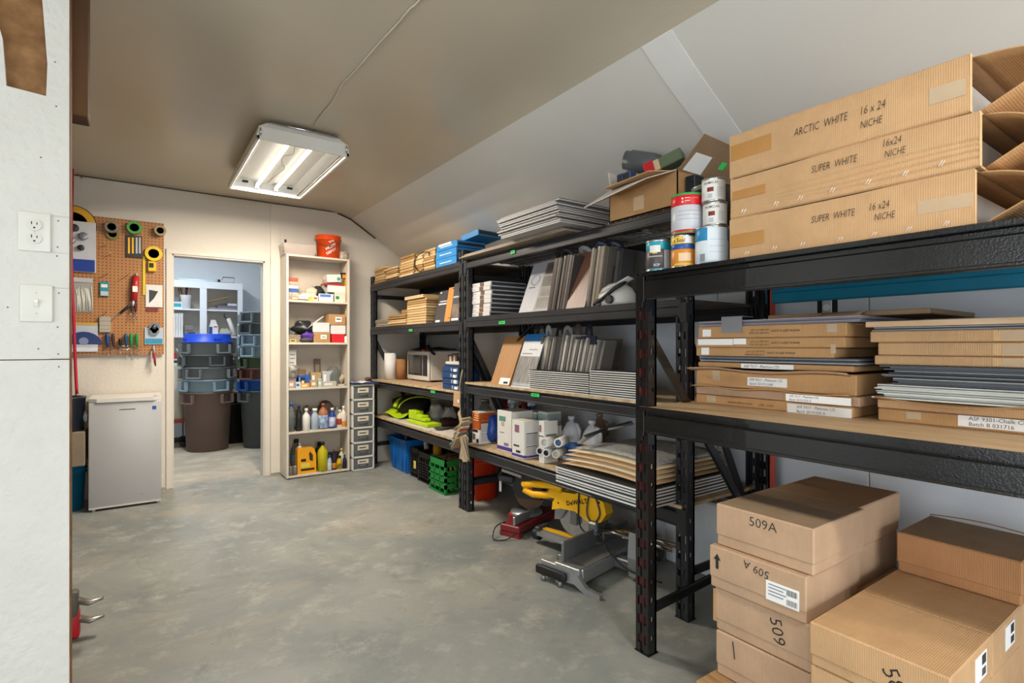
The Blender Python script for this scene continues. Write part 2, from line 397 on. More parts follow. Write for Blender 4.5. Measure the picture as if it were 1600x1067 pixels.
# right wall: painted panels with joints
wr = put(MB().box(XR, XR + 0.1, YF, YB, 0, 2.02), 'wall_right', WALLR, kind='structure', local=True)
ys = [YF, -1.4, -0.19, 1.03, 1.79, 2.25, 3.47, 4.69, YB]
for a, b in zip(ys[:-1], ys[1:]):
    put(MB().box(XR - 0.012, XR, a + 0.003, b - 0.003, 0.02, 1.975, bev=0.002), 'panel', WALLR, wr)
put(MB().box(XL - 0.1, XL, 1.1, YB, 0, ZC).box(XL - .1, XL, YF, -2.3, 0, ZC).box(XL - .1, XL, -2.3, 1.1, 2.2, ZC), 'wall_left', WALLW, kind='structure', local=True)  # gap in this wall added to let daylight onto the slope
wf = MB(); wf.box(XL, -.4, YF - 0.1, YF, 0, ZC); wf.box(2.4, XR, YF - 0.1, YF, 0, ZC); wf.box(-.4, 2.4, YF - 0.1, YF, 2.35, ZC)
put(wf, 'wall_front', WALLW, kind='structure', local=True)
# plywood partition near the camera
PY = 2.10; PX = -0.17
wp = put(MB().box(XL, PX - 0.03, PY + 0.016, PY + 0.105, 0, ZC), 'wall_partition', mat('#8f6a42', 0.8, second='#6b4726', scale=20), kind='structure', local=True)
zs = onY(50, 562, PY)[2]
hole = [onY(66, 0, PY), onY(74, 100, PY), onY(72, 150, PY), onY(10, 134, PY), onY(4, 60, PY), onY(-14, 0, PY)]
h2 = [(p[0], p[2]) for p in hole]
dxh = [(h2[0][0] - 0.004, ZC)] + h2 + [(h2[5][0], ZC)]
pan = [(XL, zs + 0.0015), (PX, zs + 0.0015), (PX, ZC)] + dxh + [(XL, ZC)]
put(MB().prism(pan, PY, PY + 0.016, 'Y'), 'panel', OSBW, wp, label='white painted upper plywood panel with a rough hole')
put(MB().box(XL, PX, PY, PY + 0.016, 0, zs - 0.0015), 'panel', OSBW, wp, label='white painted lower plywood panel')
put(MB().box(PX, PX + 0.002, PY + 0.001, PY + 0.0155, 0, ZC), 'panel_edge', PLYEDGE, wp)
put(MB().box(PX - 0.031, PX - 0.001, PY + 0.0162, PY + 0.10, 0, ZC), 'stud', PLYEDGE, wp)
for z0, z1 in ((onY(90, 395, PY)[2], onY(90, 338, PY)[2]), (onY(90, 560, PY)[2], onY(90, 450, PY)[2])):
    x0 = onY(78, 450, PY)[0]
    fr = MB()
    for zz in (z0, z1): fr.box(x0, PX, PY - 0.0008, PY, zz - 0.0008, zz + 0.0008)
    put(fr, 'patch_joint', mat('#a9a79f', 0.8), wp)
nl = MB()
for px, py in ((91, 345), (90, 386), (89, 400), (92, 458), (90, 511), (91, 553), (92, 573), (86, 97), (88, 166), (60, 545), (64, 246), (42, 360), (12, 480)):
    x, y, z = onY(px, py, PY); nl.cyl((x, PY - 0.0006, z), 0.0022, 0.001, 'Y', 8)
put(nl, 'nail_heads', mat('#4a4a48', 0.6), wp)
# brown beam behind the rough hole
put(MB().box(-0.45, -0.19, PY + 0.0162, PY + 0.03, 1.9, ZC - 0.01), 'beam', mat('#7b5638', 0.75, second='#4d2f1b', scale=6, stretch=(12, 1, 1), bump=0.15), wp, label='brown rough sawn timber behind the hole')
put(MB().box(-0.19, -0.135, 2.26, 2.36, 1.9 + 0.09, ZC - 0.002, bev=0.003), 'trim_6', mat('#6d4c2e', 0.8, second='#4a301a', scale=8, stretch=(1, 1, 0.2)), kind='structure', label='brown timber post end behind the partition')
# outlet and switch plates
def plate(name, label, cat, xl, xr, yt, yb, kind):
    x0, x1, zt, zb = RY(PY, xl, xr, yt, yb); xc, zc = (x0 + x1) / 2, (zt + zb) / 2
    t = thing(name, label, cat, (xc, PY, zb))
    put(MB().box(x0, x1, PY - 0.006, PY - 0.0002, zb, zt, bev=0.004, seg=2), 'cover_plate', mat('#d3d1c8', 0.3, var=0.02), t)
    if kind == 'outlet':
        for dz in (0.0195, -0.0195):
            f = put(MB().lathe([(0.0165, 0), (0.0165, 0.004), (0.015, 0.005), (0, 0.005)], (xc, PY - 0.010, zc + dz), 20, 0, 'Y', mtx=Matrix.Translation((0, 0, 0))), 'socket', mat('#cfcdc5', 0.35, var=0.02), t)
            sl = MB()
            for dx, hh in ((-0.006, 0.009), (0.006, 0.007)): sl.box(xc + dx - 0.0011, xc + dx + 0.0011, PY - 0.0106, PY - 0.0098, zc + dz + 0.001, zc + dz + 0.001 + hh)
            sl.cyl((xc, PY - 0.0106, zc + dz - 0.008), 0.0026, 0.001, 'Y', 10)
            put(sl, 'slot', BLK, f)
        put(MB().cyl((xc, PY - 0.0075, zc), 0.0022, 0.002, 'Y', 10), 'screw', LGREY, t)
    else:
        put(MB().box(xc - 0.006, xc + 0.006, PY - 0.0075, PY - 0.005, zc - 0.013, zc + 0.013), 'switch_frame', mat('#c9c7c0', 0.4), t)
        put(MB().prism([(PY - 0.007, zc - 0.007), (PY - 0.018, zc + 0.004), (PY - 0.016, zc + 0.010), (PY - 0.007, zc + 0.007)], xc - 0.0045, xc + 0.0045, 'X'), 'toggle', mat('#efede7', 0.3, var=0.02), t)
        for dz in (0.030, -0.030): put(MB().cyl((xc, PY - 0.0072, zc + dz), 0.0022, 0.002, 'Y', 10), 'screw', LGREY, t)
plate('wall_outlet', 'white duplex outlet on the white plywood partition above the switch', 'outlet', 28, 80, 332, 393, 'outlet')
plate('light_switch', 'white toggle light switch on the plywood partition', 'light switch', 31, 83, 445, 503, 'switch')
# storage room beyond the doorway
STW = mat('#dfe4e8', 0.6, var=0.02)
put(MB().box(-0.9, 2.6, 8.20, 8.3, 0, 2.7), 'wall_storage_back', STW, kind='structure', local=True)
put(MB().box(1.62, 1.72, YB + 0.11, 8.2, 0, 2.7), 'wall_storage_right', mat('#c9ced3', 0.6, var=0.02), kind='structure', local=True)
put(MB().box(-0.9, -0.8, YB + 0.11, 8.2, 0, 2.7), 'wall_storage_left', STW, kind='structure', local=True)
put(MB().box(-0.9, 1.72, YB + 0.11, 8.3, 2.7, 2.76), 'ceiling_storage', STW, kind='structure', local=True)

# ---------------------------------------------------------------- ceiling lights
TUBE = mat('#fff8ec', 0.4, emit=1.6, var=0.0)
def troffer(x0, x1, y0, y1, z0, z1, label, group, tint=(1.0, 0.89, 0.74), power=1.0):
    cx, cy = (x0 + x1) / 2, (y0 + y1) / 2
    t = thing('ceiling_light', label, 'ceiling light', (cx, cy, z0), group=group)
    E = mat('#e9e7e0', 0.35, var=0.02); I = mat('#f2f2ee', 0.35, var=0.02)
    b = MB(); th = 0.006
    # tapered outer housing
    ins = 0.06
    lo = [(x0, y0), (x1, y0), (x1, y1), (x0, y1)]; hi = [(x0 + ins, y0 + 0.02), (x1 - ins, y0 + 0.02), (x1 - ins, y1 - 0.02), (x0 + ins, y1 - 0.02)]
    mid = [(x + (0.03 if x < cx else -0.03) * 0.4, y) for x, y in lo]
    vs = [(x, y, z0 + 0.02) for x, y in lo] + [(x, y, z0 + 0.075) for x, y in mid] + [(x, y, z1) for x, y in hi]
    fs = [(i + k, (i + 1) % 4 + k, (i + 1) % 4 + k + 4, i + k + 4) for k in (0, 4) for i in range(4)] + [(8, 9, 10, 11)]
    b.add(vs, fs); put(b, 'housing', E, t)
    r = MB(); zi = z0 + 0.085; q = 0.075
    lo2 = [(x0 + 0.016, y0 + 0.016), (x1 - 0.016, y0 + 0.016), (x1 - 0.016, y1 - 0.016), (x0 + 0.016, y1 - 0.016)]
    hi2 = [(x0 + q, y0 + 0.03), (x1 - q, y0 + 0.03), (x1 - q, y1 - 0.03), (x0 + q, y1 - 0.03)]
    vs = [(x, y, z0 + 0.004) for x, y in lo2] + [(x, y, zi) for x, y in hi2]
    r.add(vs, [(i, (i + 1) % 4, (i + 1) % 4 + 4, i + 4) for i in range(4)] + [(4, 5, 6, 7)]); put(r, 'reflector', I, t)
    f = MB()
    f.box(x0, x0 + 0.018, y0, y1, z0, z0 + 0.022, bev=0.002); f.box(x1 - 0.018, x1, y0, y1, z0, z0 + 0.022, bev=0.002)
    f.box(x0, x1, y0, y0 + 0.018, z0, z0 + 0.022, bev=0.002); f.box(x0, x1, y1 - 0.018, y1, z0, z0 + 0.022, bev=0.002)
    put(f, 'frame', E, t)
    put(MB().box(x1 - 0.045, x1 - 0.038, y0 + 0.04, y1 - 0.04, z0 + 0.012, z0 + 0.02), 'lens_slot', DGREY, t)
    for dx in (-0.075, 0.065):
        put(MB().cyl((cx + dx, y0 + 0.06, z0 + 0.045), 0.013, y1 - y0 - 0.12, 'Y', 12), 'fluorescent_tube', TUBE, t)
        for yy in (y0 + 0.045, y1 - 0.065): put(MB().box(cx + dx - 0.013, cx + dx + 0.013, yy, yy + 0.015, z0 + 0.025, zi), 'lamp_holder', LGREY, t)
    put(MB().box(cx - 0.04, cx + 0.035, y0 + 0.05, y1 - 0.05, zi - 0.012, zi + 0.002), 'ballast_cover', I, t)
    wv = MB(); rn = random.Random(3)
    pts = [(cx - 0.005 + rn.uniform(-0.03, 0.03), y0 + 0.1 + k * (y1 - y0 - 0.2) / 9, zi - 0.02 + rn.uniform(-0.006, 0.006)) for k in range(10)]
    wv.tube(sm(pts), 0.003, 6); put(wv, 'wiring', mat('#b9b2a4', 0.6), t)
    for dx in (-0.16, 0.17): put(MB().box(cx + dx - 0.02, cx + dx + 0.02, y1 - 0.07, y1 - 0.055, z0 + 0.055, z0 + 0.07), 'clip', BLK, t)
    for xx in (x0 + 0.02, x1 - 0.02): put(MB().tube([(xx, y0 - 0.004, z0 + 0.02), (xx, y0 - 0.012, z0 + 0.05), (xx, y0 + 0.012, z0 + 0.075)], 0.006, 6), 'latch', CHROME, t)
    for xx in (cx - 0.06, cx + 0.06): put(MB().cyl((xx, y0 + 0.03, z1), 0.006, ZC - z1 - 0.001, 'Z', 8), 'hanger', CHROME, t)
    put(MB().tube([(x0 + 0.07, y0 + 0.012, z1 + 0.004), (x1 - 0.07, y0 + 0.012, z1 + 0.004)], 0.006, 6), 'hanger_rod', CHROME, t)
    for dx in (-0.075, 0.065):
        ld = bpy.data.lights.new('tube_light', 'AREA'); ld.shape = 'RECTANGLE'; ld.size = 0.026; ld.size_y = y1 - y0 - 0.13; ld.energy = LAMP_W / 2 * power; ld.color = tint
        lo_ = bpy.data.objects.new('tube_light', ld); C.objects.link(lo_); lo_.parent = t; lo_.location = (dx, 0, 0.0305); lo_['kind'] = 'helper'
    return t
troffer(0.575, 1.125, 3.44, 4.68, 2.455, 2.565, 'two-tube fluorescent ceiling light on the end of the stapled cable', None)
troffer(0.575, 1.125, -1.30, -.06, 2.455, 2.565, 'two-tube fluorescent ceiling light over the low black rack aisle', None, (1.0, .95, .87), .5)  # unseen fixture, added as fill for the near rack
wpts = [onZ(492, 195, 2.58)]
for px, py in ((500, 182), (518, 160), (535, 130), (548, 118), (590, 70), (620, 38), (640, 14), (655, 0), (700, -70)): wpts.append(onZ(px, py, 2.584))
put(MB().tube(sm(wpts), 0.0036, 6), 'lamp_cable', mat('#d8d2c4', 0.5), label='thin pale cable stapled along the ceiling to the light', cat='cable')

# ================================================================ RACKS
def post_mesh(mb, x0, y0, h, wy, dx, sx, pitch=0.076, slot_h=0.036, mi=0):
    """upright: perforated front plate (towards -X) and two side flanges; sx=+1 flange runs to +X"""
    t = 0.003; x1 = x0 + sx * dx
    cols = [(0.0, 0.012), (0.020, 0.026), (wy - 0.026, wy - 0.020), (wy - 0.012, wy)]
    # solid columns between the two slot columns
    mb.box(x0, x0 + sx * t, y0, y0 + 0.010, 0, h, mi); mb.box(x0, x0 + sx * t, y0 + wy - 0.010, y0 + wy, 0, h, mi)
    mb.box(x0 + sx * 0.005, x0 + sx * (0.005 + t), y0 + 0.024, y0 + wy - 0.024, 0, h, mi)
    n = int(h / pitch)
    for c0, c1 in ((0.010, 0.024), (wy - 0.024, wy - 0.010)):
        z = 0.0
        for k in range(n + 1):
            z1 = min(h, k * pitch + (pitch - slot_h)); mb.box(x0, x0 + sx * t, y0 + c0, y0 + c1, z if k == 0 else k * pitch, z1, mi)
        if h > n * pitch + pitch - slot_h: pass
    for yy in (y0, y0 + wy - t):
        # side flange with a row of holes
        zc = 0.0
        for k in range(n + 1):
            za = k * pitch; zb = min(h, za + pitch - 0.02)
            mb.box(x0 + sx * t, x1, yy, yy + t, za, zb, mi)
            if zb < h:
                ze = min(h, za + pitch)
                mb.box(x0 + sx * t, x0 + sx * 0.018, yy, yy + t, zb, ze, mi); mb.box(x0 + sx * 0.032, x1, yy, yy + t, zb, ze, mi)
    mb.box(x1 - sx * 0.012, x1, y0, y0 + 0.012, 0, h, mi); mb.box(x1 - sx * 0.012, x1, y0 + wy - 0.012, y0 + wy, 0, h, mi)
def rack(name, label, X0, X1, Y0, Y1, levels, hp, M, wy=0.064, dx=0.05, braces=(), slotm=None, rear=()):
    t = thing(name, label, 'shelving rack', (X0, (Y0 + Y1) / 2, 0))
    for x, sx in ((X0, 1), (X1, -1)):
        for y in (Y0, Y1 - wy):
            mb = MB(); post_mesh(mb, x, y, hp, wy, dx, sx)
            p = put(mb, 'post', M, t)
            if slotm and x == X0:
                bk = MB().box(x + 0.012, x + 0.014, y + 0.008, y + wy - 0.008, 0.02, hp - 0.02); put(bk, 'post_core', slotm, p)
            put(MB().box(x - 0.003 * sx, x + (dx + 0.006) * sx, y - 0.004, y + wy + 0.004, 0, 0.004), 'foot_plate', M, p)
    for li, (zt, zb, deck) in enumerate(levels):
        for x, sx in ((X0, 1), (X1, -1)):
            if sx < 0 and li < len(rear): zt0, zb = zt, zt - .070
            a, b = Y0 + wy * 0.55, Y1 - wy * 0.55
            bm = MB()
            # box beam with a step on its inner side and pressed grooves along its face
            bm.box(x - 0.004 * sx, x + 0.036 * sx, a, b, zb, zt - 0.018, bev=0.005)
            bm.box(x + 0.018 * sx, x + 0.036 * sx, a, b, zt - 0.02, zt, bev=0.002)
            bm.box(x - 0.007 * sx, x + 0.0 * sx, a + 0.02, b - 0.02, zb, zb + 0.011, bev=0.003)
            bm.box(x - 0.007 * sx, x + 0.002 * sx, a, a + 0.012, zb - 0.01, zt, bev=0.002); bm.box(x - 0.007 * sx, x + 0.002 * sx, b - 0.012, b, zb - 0.01, zt, bev=0.002)
            put(bm, 'beam', rear[li] if sx < 0 and li < len(rear) else M, t)
            for e in (a - 0.03, b - 0.004):
                put(MB().box(x - 0.006 * sx, x - 0.001 * sx, e, e + 0.034, zb - 0.03, zt, bev=0.0015), 'beam_connector', M, t)
        x0, x1 = X0 + 0.002, X1 - 0.002
        if deck == 'inset':
            for x, sx in ((X0, 1), (X1, -1)):
                put(MB().box(x - 0.004 * sx, x + 0.016 * sx, Y0 + wy * .55, Y1 - wy * .55, zt - 0.019, zt + 0.0155, bev=0.002), 'beam_lip', M, t)
            put(MB().box(x0 + .017, x1 - .017, Y0 + 0.03, Y1 - 0.03, zt + 0.0005, zt + 0.0155, bev=0.001), 'deck_board', mat('#4d4338', .7, second='#3a332b', scale=14), t)
        elif deck == 'board':
            bd = MB().box(x0 - 0.008, x1, Y0 + 0.03, Y1 - 0.03, zt + 0.0005, zt + 0.0155, bev=0.001)
            put(bd, 'deck_board', [OSB], t)
        elif deck == 'blackboard':
            put(MB().box(x0 - 0.008, x1, Y0 + 0.006, Y1 - 0.03, zt + 0.0005, zt + 0.016, bev=0.001), 'deck_board', M, t)
        elif deck == 'board2':
            o = put(MB().box(x0 - 0.006, x1, Y0 + 0.03, Y1 - 0.02, zt + 0.0005, zt + 0.0155, bev=0.001), 'deck_board', [mat('#c2a683', 0.6, second='#ab8c66', scale=6, stretch=(6, 1, 1))], t)
            put(MB().box(x0 - 0.009, x0 - 0.006, Y0 + 0.03, Y1 - 0.02, zt + 0.0005, zt + 0.0155), 'deck_edge', M, o)
        else:
            wd = MB(); n = int((Y1 - Y0 - 0.1) / 0.05)
            for k in range(n + 1):
                y = Y0 + 0.05 + k * (Y1 - Y0 - 0.1) / n
                wd.box(x0 + 0.02, x1 - 0.02, y - 0.0025, y + 0.0025, zt + 0.001, zt + 0.006)
            for k in range(7):
                x = x0 + 0.03 + k * (x1 - x0 - 0.06) / 6
                wd.box(x - 0.003, x + 0.003, Y0 + 0.04, Y1 - 0.04, zt - 0.005, zt + 0.001)
            put(wd, 'wire_deck', STEEL, t)
    for (y, xa, za, xb, zb_) in braces:
        d = Vector((xb - xa, 0, zb_ - za)); L = d.length; a = math.atan2(d.z, d.x)
        mt = Matrix.Translation((xa, y, za)) @ Matrix.Rotation(-a, 4, 'Y')
        put(MB().box(0, L, -0.008, 0.008, -0.020, 0.020, bev=0.003, mtx=mt), 'brace', M, t)
    return t
FX0, FX1 = 2.0, 2.61
br = lambda y: [(y, FX0 + .03, 1.30, FX1 - .03, 0.28), (y, FX0 + .03, .20, FX1 - .03, .20), (y, FX0 + .03, 1.74, FX1 - .03, 1.74)]
R1 = rack('storage_rack', 'dark steel shelving rack holding the microwave and wood samples', FX0, FX1, 3.487, 5.43,
          [(1.850, 1.795, 'inset'), (1.405, 1.345, 'inset'), (0.865, 0.803, 'board'), (0.495, 0.413, 'board')], 1.95, BLACKM, braces=br(3.52) + br(5.39))
R2 = rack('storage_rack', 'dark steel shelving rack loaded with flooring samples and tile sheets', FX0, FX1, 1.49, 3.475,
          [(1.865, 1.80, 'wire'), (1.425, 1.365, 'inset'), (0.945, 0.875, 'board'), (0.495, 0.413, 'board')], 1.868, BLACKM, braces=br(3.44) + br(1.52))
NX0, NX1, NY0, NY1 = 1.65, 2.58, -0.52, 1.478
R3 = rack('storage_rack', 'low glossy black shelving rack stacked with long cartons', NX0, NX1, NY0, NY1,
          [(1.507, 1.412, 'blackboard'), (0.972, 0.882, 'board2')], 1.52, BLACK, slotm=mat('#93281f', 0.45, second='#241414', scale=34), rear=[TEAL],
          braces=[(1.44, NX0 + .03, 1.285, NX1 - .03, 0.22), (1.44, NX0 + .03, 0.165, NX1 - .03, 0.215)])
# teal rear beam of the near rack
put(MB().box(2.535, 2.575, 1.406, 1.412, 0.02, 1.5), 'rear_post_cover', mat('#b8452e', 0.5), R3, label='red rear upright')
# green price tags on beams
def gtag(px, py, X=2.0, ww=0.05, hh=0.02, name='price_tag', lab='', tilt=0):
    x, y, z = onX(px, py, X)
    o = put(MB().box(X - 0.010, X - 0.0085, y - ww / 2, y + ww / 2, z - hh / 2, z + hh / 2), name, TAPEG, None, lab, 'tag', 'green tape tags on the rack beams')
    put(MB().box(X - 0.0104, X - 0.010, y - ww * 0.3, y + ww * 0.3, z - 0.002, z + 0.003), 'writing', mat('#1d6b3a', 0.6), o)
gtag(643, 516, lab='green tape tag on the beam below the wood sample stacks', ww=0.075)
gtag(678, 612, lab='green tape tag on the beam below the microwave', ww=0.075)
gtag(786, 504, lab='green tape tag on the beam below the white sample boxes', ww=0.075)
gtag(838, 617, lab='green tape tag on the beam below the oak sample board', ww=0.08)
gtag(803, 394, lab='green tape tag on the top beam under the grey tile stack', ww=0.045, hh=0.022)
# ================================================================ NEAR RACK
def sticker(parent, X, xl, xr, yt, yb, lines=(), m=None, name='label_sticker', barcode=False, off=0.0012, size=None, ink=None):
    """white paper sticker on a face at plane X, seen between pixels"""
    yn, yf, zt, zb = RX(X, xl, xr, yt, yb)
    zr = onX(xr, yt, X)[2]
    o = put(MB().box(X - off, X - 0.0002, yn, yf, zb, zt), name, m or PAPER, parent)
    h = (zt - zb) / max(1, len(lines)) if lines else 0
    for i, s in enumerate(lines):
        text(o, s, size or h * 0.8, (X - off - 0.0005, yf - (yf - yn) * 0.06, zt - h * (i + 0.78)), '-X', ink or mat('#4a4a55', 0.7))
    if barcode:
        bc = MB(); rn = random.Random(int(xl)); y = yn + (yf - yn) * 0.06
        while y < yn + (yf - yn) * 0.36:
            wd = rn.choice((0.0008, 0.0016)); bc.box(X - off - 0.0004, X - off, y, y + wd, zt - (zt - zb) * 0.42, zt - (zt - zb) * 0.12)
            bc.box(X - off - 0.0004, X - off, y, y + wd * 0.8, zb + (zt - zb) * 0.1, zb + (zt - zb) * 0.38); y += wd + rn.choice((0.001, 0.0018))
        put(bc, 'barcode', INK, o)
    return o
def patch(parent, X, xl, xr, yt, yb, m, name='tape', off=0.0012):
    yn, yf, zt, zb = RX(X, xl, xr, yt, yb)
    return put(MB().box(X - off, X - 0.0001, yn, yf, zb, zt), name, m, parent)
def carton(name, label, x0, x1, y0, y1, z0, z1, m=CB, group=None, seam=None, topm=None, cat='cardboard box', bev=0.004, lid=0):
    t = thing(name, label, cat, ((x0 + x1) / 2, (y0 + y1) / 2, z0), group=group)
    b = MB().box(x0, x1, y0, y1, z0, z1, bev=bev)
    put(b, 'body', m, t)
    if lid: put(MB().box(x0 - .0028, x1 + .0028, y0 - .0028, y1 + .0028, z0 + (z1 - z0) * lid, z1 + .0004, bev=bev), 'lid', m, t)
    if seam == 'Y':   # flap joint runs along Y on the top
        xm = (x0 + x1) / 2
        put(MB().box(xm - 0.0012, xm + 0.0012, y0 + 0.004, y1 - 0.004, z1 - 0.001, z1 + 0.0006), 'flap_joint', mat('#4d3a28', 0.9), t)
    elif seam == 'X':
        ym = (y0 + y1) / 2
        put(MB().box(x0 + 0.004, x1 - 0.004, ym - 0.0012, ym + 0.0012, z1 - 0.001, z1 + 0.0006), 'flap_joint', mat('#4d3a28', 0.9), t)
    if topm:
        put(MB().box(x0 + 0.004, x1 - 0.004, y0 + 0.004, y1 - 0.004, z1 + 0.0001, z1 + 0.0005), 'top_flaps', topm, t)
    return t
# --- three long cartons, open at the near end
def long_carton(label, x0, x1, y0, y1, z0, z1, crease, flapdrop, seed, writing):
    t = thing('long_carton', label, 'cardboard box', ((x0 + x1) / 2, (y0 + y1) / 2, z0)); th = 0.006
    rn = random.Random(seed)
    def front(u, v):
        y = y1 + (y0 - y1) * u; z = z0 + (z1 - z0) * v
        dx = 0.0
        for cz in crease: dx += 0.006 * math.exp(-((v - cz - .03 * math.sin(5 * u + 9 * cz)) / 0.022) ** 2) * (0.3 + 0.7 * u)
        dx += 0.0005 * math.sin(11 * u + seed) * math.sin(5 * v); dx += 0.006 * (max(0, .04 - min(v, 1 - v)) / .04) ** 2
        zz = z + (0.003 * math.sin(6 * u + seed * 2) if v > 0.99 else 0)
        return (x0 + dx, y, zz)
    b = MB(); b.sheet(front, 24, 40)
    b.box(x0 + 0.008, x0 + 0.012, y0, y1, z0, z1 - 0.003)
    b.box(x0 + 0.009, x1, y0, y1, z0, z0 + th); b.box(x0 + 0.009, x1, y0, y1, z1 - th, z1 - 0.001); b.box(x1 - th, x1, y0, y1, z0, z1); b.box(x0 + 0.002, x1, y1 - th, y1, z0, z1)
    put(b, 'body', CB, t)
    put(MB().box(x0 + 0.02, x1 - 0.012, y0 + 0.03, y1 - 0.012, z0 + 0.012, z1 - 0.03, bev=0.004), 'foam_insert', mat('#d9d3c8', 0.6), t)
    fl = MB()
    fl.sheet(lambda u, v: (x0 + 0.03 + (x1 - x0 - 0.035) * u, y0 - 0.13 * v, z1 - 0.004 - flapdrop * v * v - 0.012 * math.sin(3.2 * u + seed) * v), 10, 6, 0.004)
    fl.sheet(lambda u, v: (x0 + 0.05 + (x1 - x0 - 0.06) * u, y0 - 0.10 * v, z0 + 0.008 + 0.05 * v + 0.01 * math.sin(5 * u + seed) * v), 10, 5, 0.004)
    put(fl, 'end_flaps', CB2, t)
    sd = MB().sheet(lambda u, v: (x1 - 0.004 - 0.02 * u, y0 - 0.11 * u, z0 + 0.01 + (z1 - z0 - 0.02) * v), 4, 4, 0.0)
    put(sd, 'side_flap', CB2, t)
    put(MB().box(x0 + 0.001, x0 + 0.016, y0 - 0.0015, y0 - 0.0003, z0 + 0.002, z1 - 0.002), 'end_edge', cardboard('#d8b285'), t)
    for (s, px, py, cap) in writing:
        p = onX(px, py, x0); text(t, s, cap / 0.70, (x0 - 0.003, p[1], p[2]), '-X', mat('#2c2420', 0.7), italic=0.18, thin=-0.012, name='handwriting', space=1.0, wx=.62)
    return t
LX = 1.68; LXB = 2.29; zb = 1.5235
c3 = long_carton('long flat carton marked super white, bottom of the carton stack on the black rack', LX, LXB, 0.419, 1.079, zb, 1.666, (), 0.03, 1,
    [('SUPER  WHITE', 1268, 349, .021), ('16 x24', 1357, 330, .021), ('NICHE', 1366, 345, .019)])
c2 = long_carton('creased long carton marked super white, middle of the carton stack', LX, LXB, 0.409, 1.076, 1.667, 1.806, (0.47, 0.36, 0.26, 0.16), 0.05, 2,
    [('SUPER  WHITE', 1268, 271, .022), ('16x24', 1378, 231, .021), ('NICHE', 1382, 247, .019)])
c1 = long_carton('tall long carton marked arctic white, top of the carton stack', LX, LXB, 0.428, 1.079, 1.807, 1.955, (), 0.02, 3,
    [('ARCTIC  WHITE', 1241, 214, .024), ('16 x 24', 1343, 181, .024), ('NICHE', 1344, 202, .021)])
patch(c1, LX, 1142, 1205, 229, 253, TAPE); patch(c2, LX, 1145, 1196, 300, 313, TAPE); patch(c3, LX, 1142, 1194, 368, 388, TAPE)
patch(c1, LX, 1452, 1509, 140, 165, CTAPE, 'clear_tape'); patch(c3, LX, 1434, 1520, 316, 336, CTAPE, 'clear_tape')
for cc, pts in ((c2, [(1160, 330), (1211, 318), (1249, 309), (1299, 297), (1355, 284), (1413, 271), (1470, 255)]), (c3, [(1165, 396), (1208, 388), (1252, 382), (1311, 374), (1364, 366), (1418, 358), (1477, 349)])):
    st = MB()
    for px, py in pts:
        for k in (0, 1):
            x, y, z = onX(px + 4 * k, py, LX); st.tube([(LX - 0.001, y + 0.004, z - 0.006), (LX - 0.002, y, z), (LX - 0.001, y - 0.004, z + 0.006)], 0.0012, 4)
    put(st, 'staples', mat('#e9e2d6', 0.25, 0.3), cc, kind='stuff')
put(MB().box(1.70, 2.40, -.10, 0.305, 1.5236, 1.565, bev=0.002), 'wooden_board', WOODT, None, 'pale pine board lying past the open end of the long cartons', 'board')
# torn plastic and paper hanging from the open ends
pl = MB().sheet(lambda u, v: (1.80 + 0.25 * u, 0.30 - 0.05 * math.sin(4 * v) - 0.02 * u, 1.80 - 0.17 * v + 0.02 * math.sin(7 * u + 3 * v)), 10, 12, 0.002)
put(pl, 'packing_sleeve', mat('#d9cdb8', 0.35, bump=0.3, bscale=30), None, 'crumpled pale plastic sleeve drooping from the open carton ends', 'packaging')

# --- cans
LB0 = mat('#8fb6c8', .4)
def can(name, label, px, Xc, z0, r, h, bands, group=None, lid=STEEL, words=(), spots=()):
    cy = onX(px, 540, Xc)[1]
    t = thing(name, label, 'can', (Xc, cy, z0), group=group)
    put(MB().lathe([(r * 0.97, 0), (r * 1.02, 0.002), (r * 1.02, 0.006), (r, 0.008), (r, h - 0.008), (r * 1.03, h - 0.006), (r * 1.03, h), (r * 0.93, h), (r * 0.90, h - 0.006), (0, h - 0.006)], (Xc, cy, z0), 28), 'body', lid, t)
    for i, (a, b, m) in enumerate(bands):
        put(MB().lathe([(r * 1.0, 0), (r * 1.006, 0.0004), (r * 1.006, (b - a) * h - 0.0004), (r * 1.0, (b - a) * h)], (Xc, cy, z0 + a * h), 28), 'label_band', m, t)
    for s, sz, zf, m, dphi in words:
        BENT.append((t, s, sz, Xc, cy, r * 1.012, z0 + zf * h, m, math.atan2(-cy, -Xc) + dphi))
    a0 = math.atan2(-cy, -Xc)
    for p0, p1, v0, v1, m in spots:      # curved printed patches, angles measured round the can from the aisle side
        n = max(2, int((p1 - p0) / .12)); vs = []; fs = []
        for i in range(n + 1):
            a = a0 + p0 + (p1 - p0) * i / n; q = r * 1.0105
            vs += [(Xc + q * math.cos(a), cy + q * math.sin(a), z0 + v0 * h), (Xc + q * math.cos(a), cy + q * math.sin(a), z0 + v1 * h)]
        put(MB().add(vs, [(2 * i, 2 * i + 2, 2 * i + 3, 2 * i + 1) for i in range(n)], 0, True), 'print', m, t)
    return t
BENT = []
WP = mat('#e4e3df', 0.4); TEALC = mat('#1d9bb0', 0.35); REDC = mat('#cf1f22', 0.35); ORC = mat('#d98a2e', 0.35); BLUEC = mat('#1f4f94', 0.35); YC = mat('#e6bd4a', 0.35)
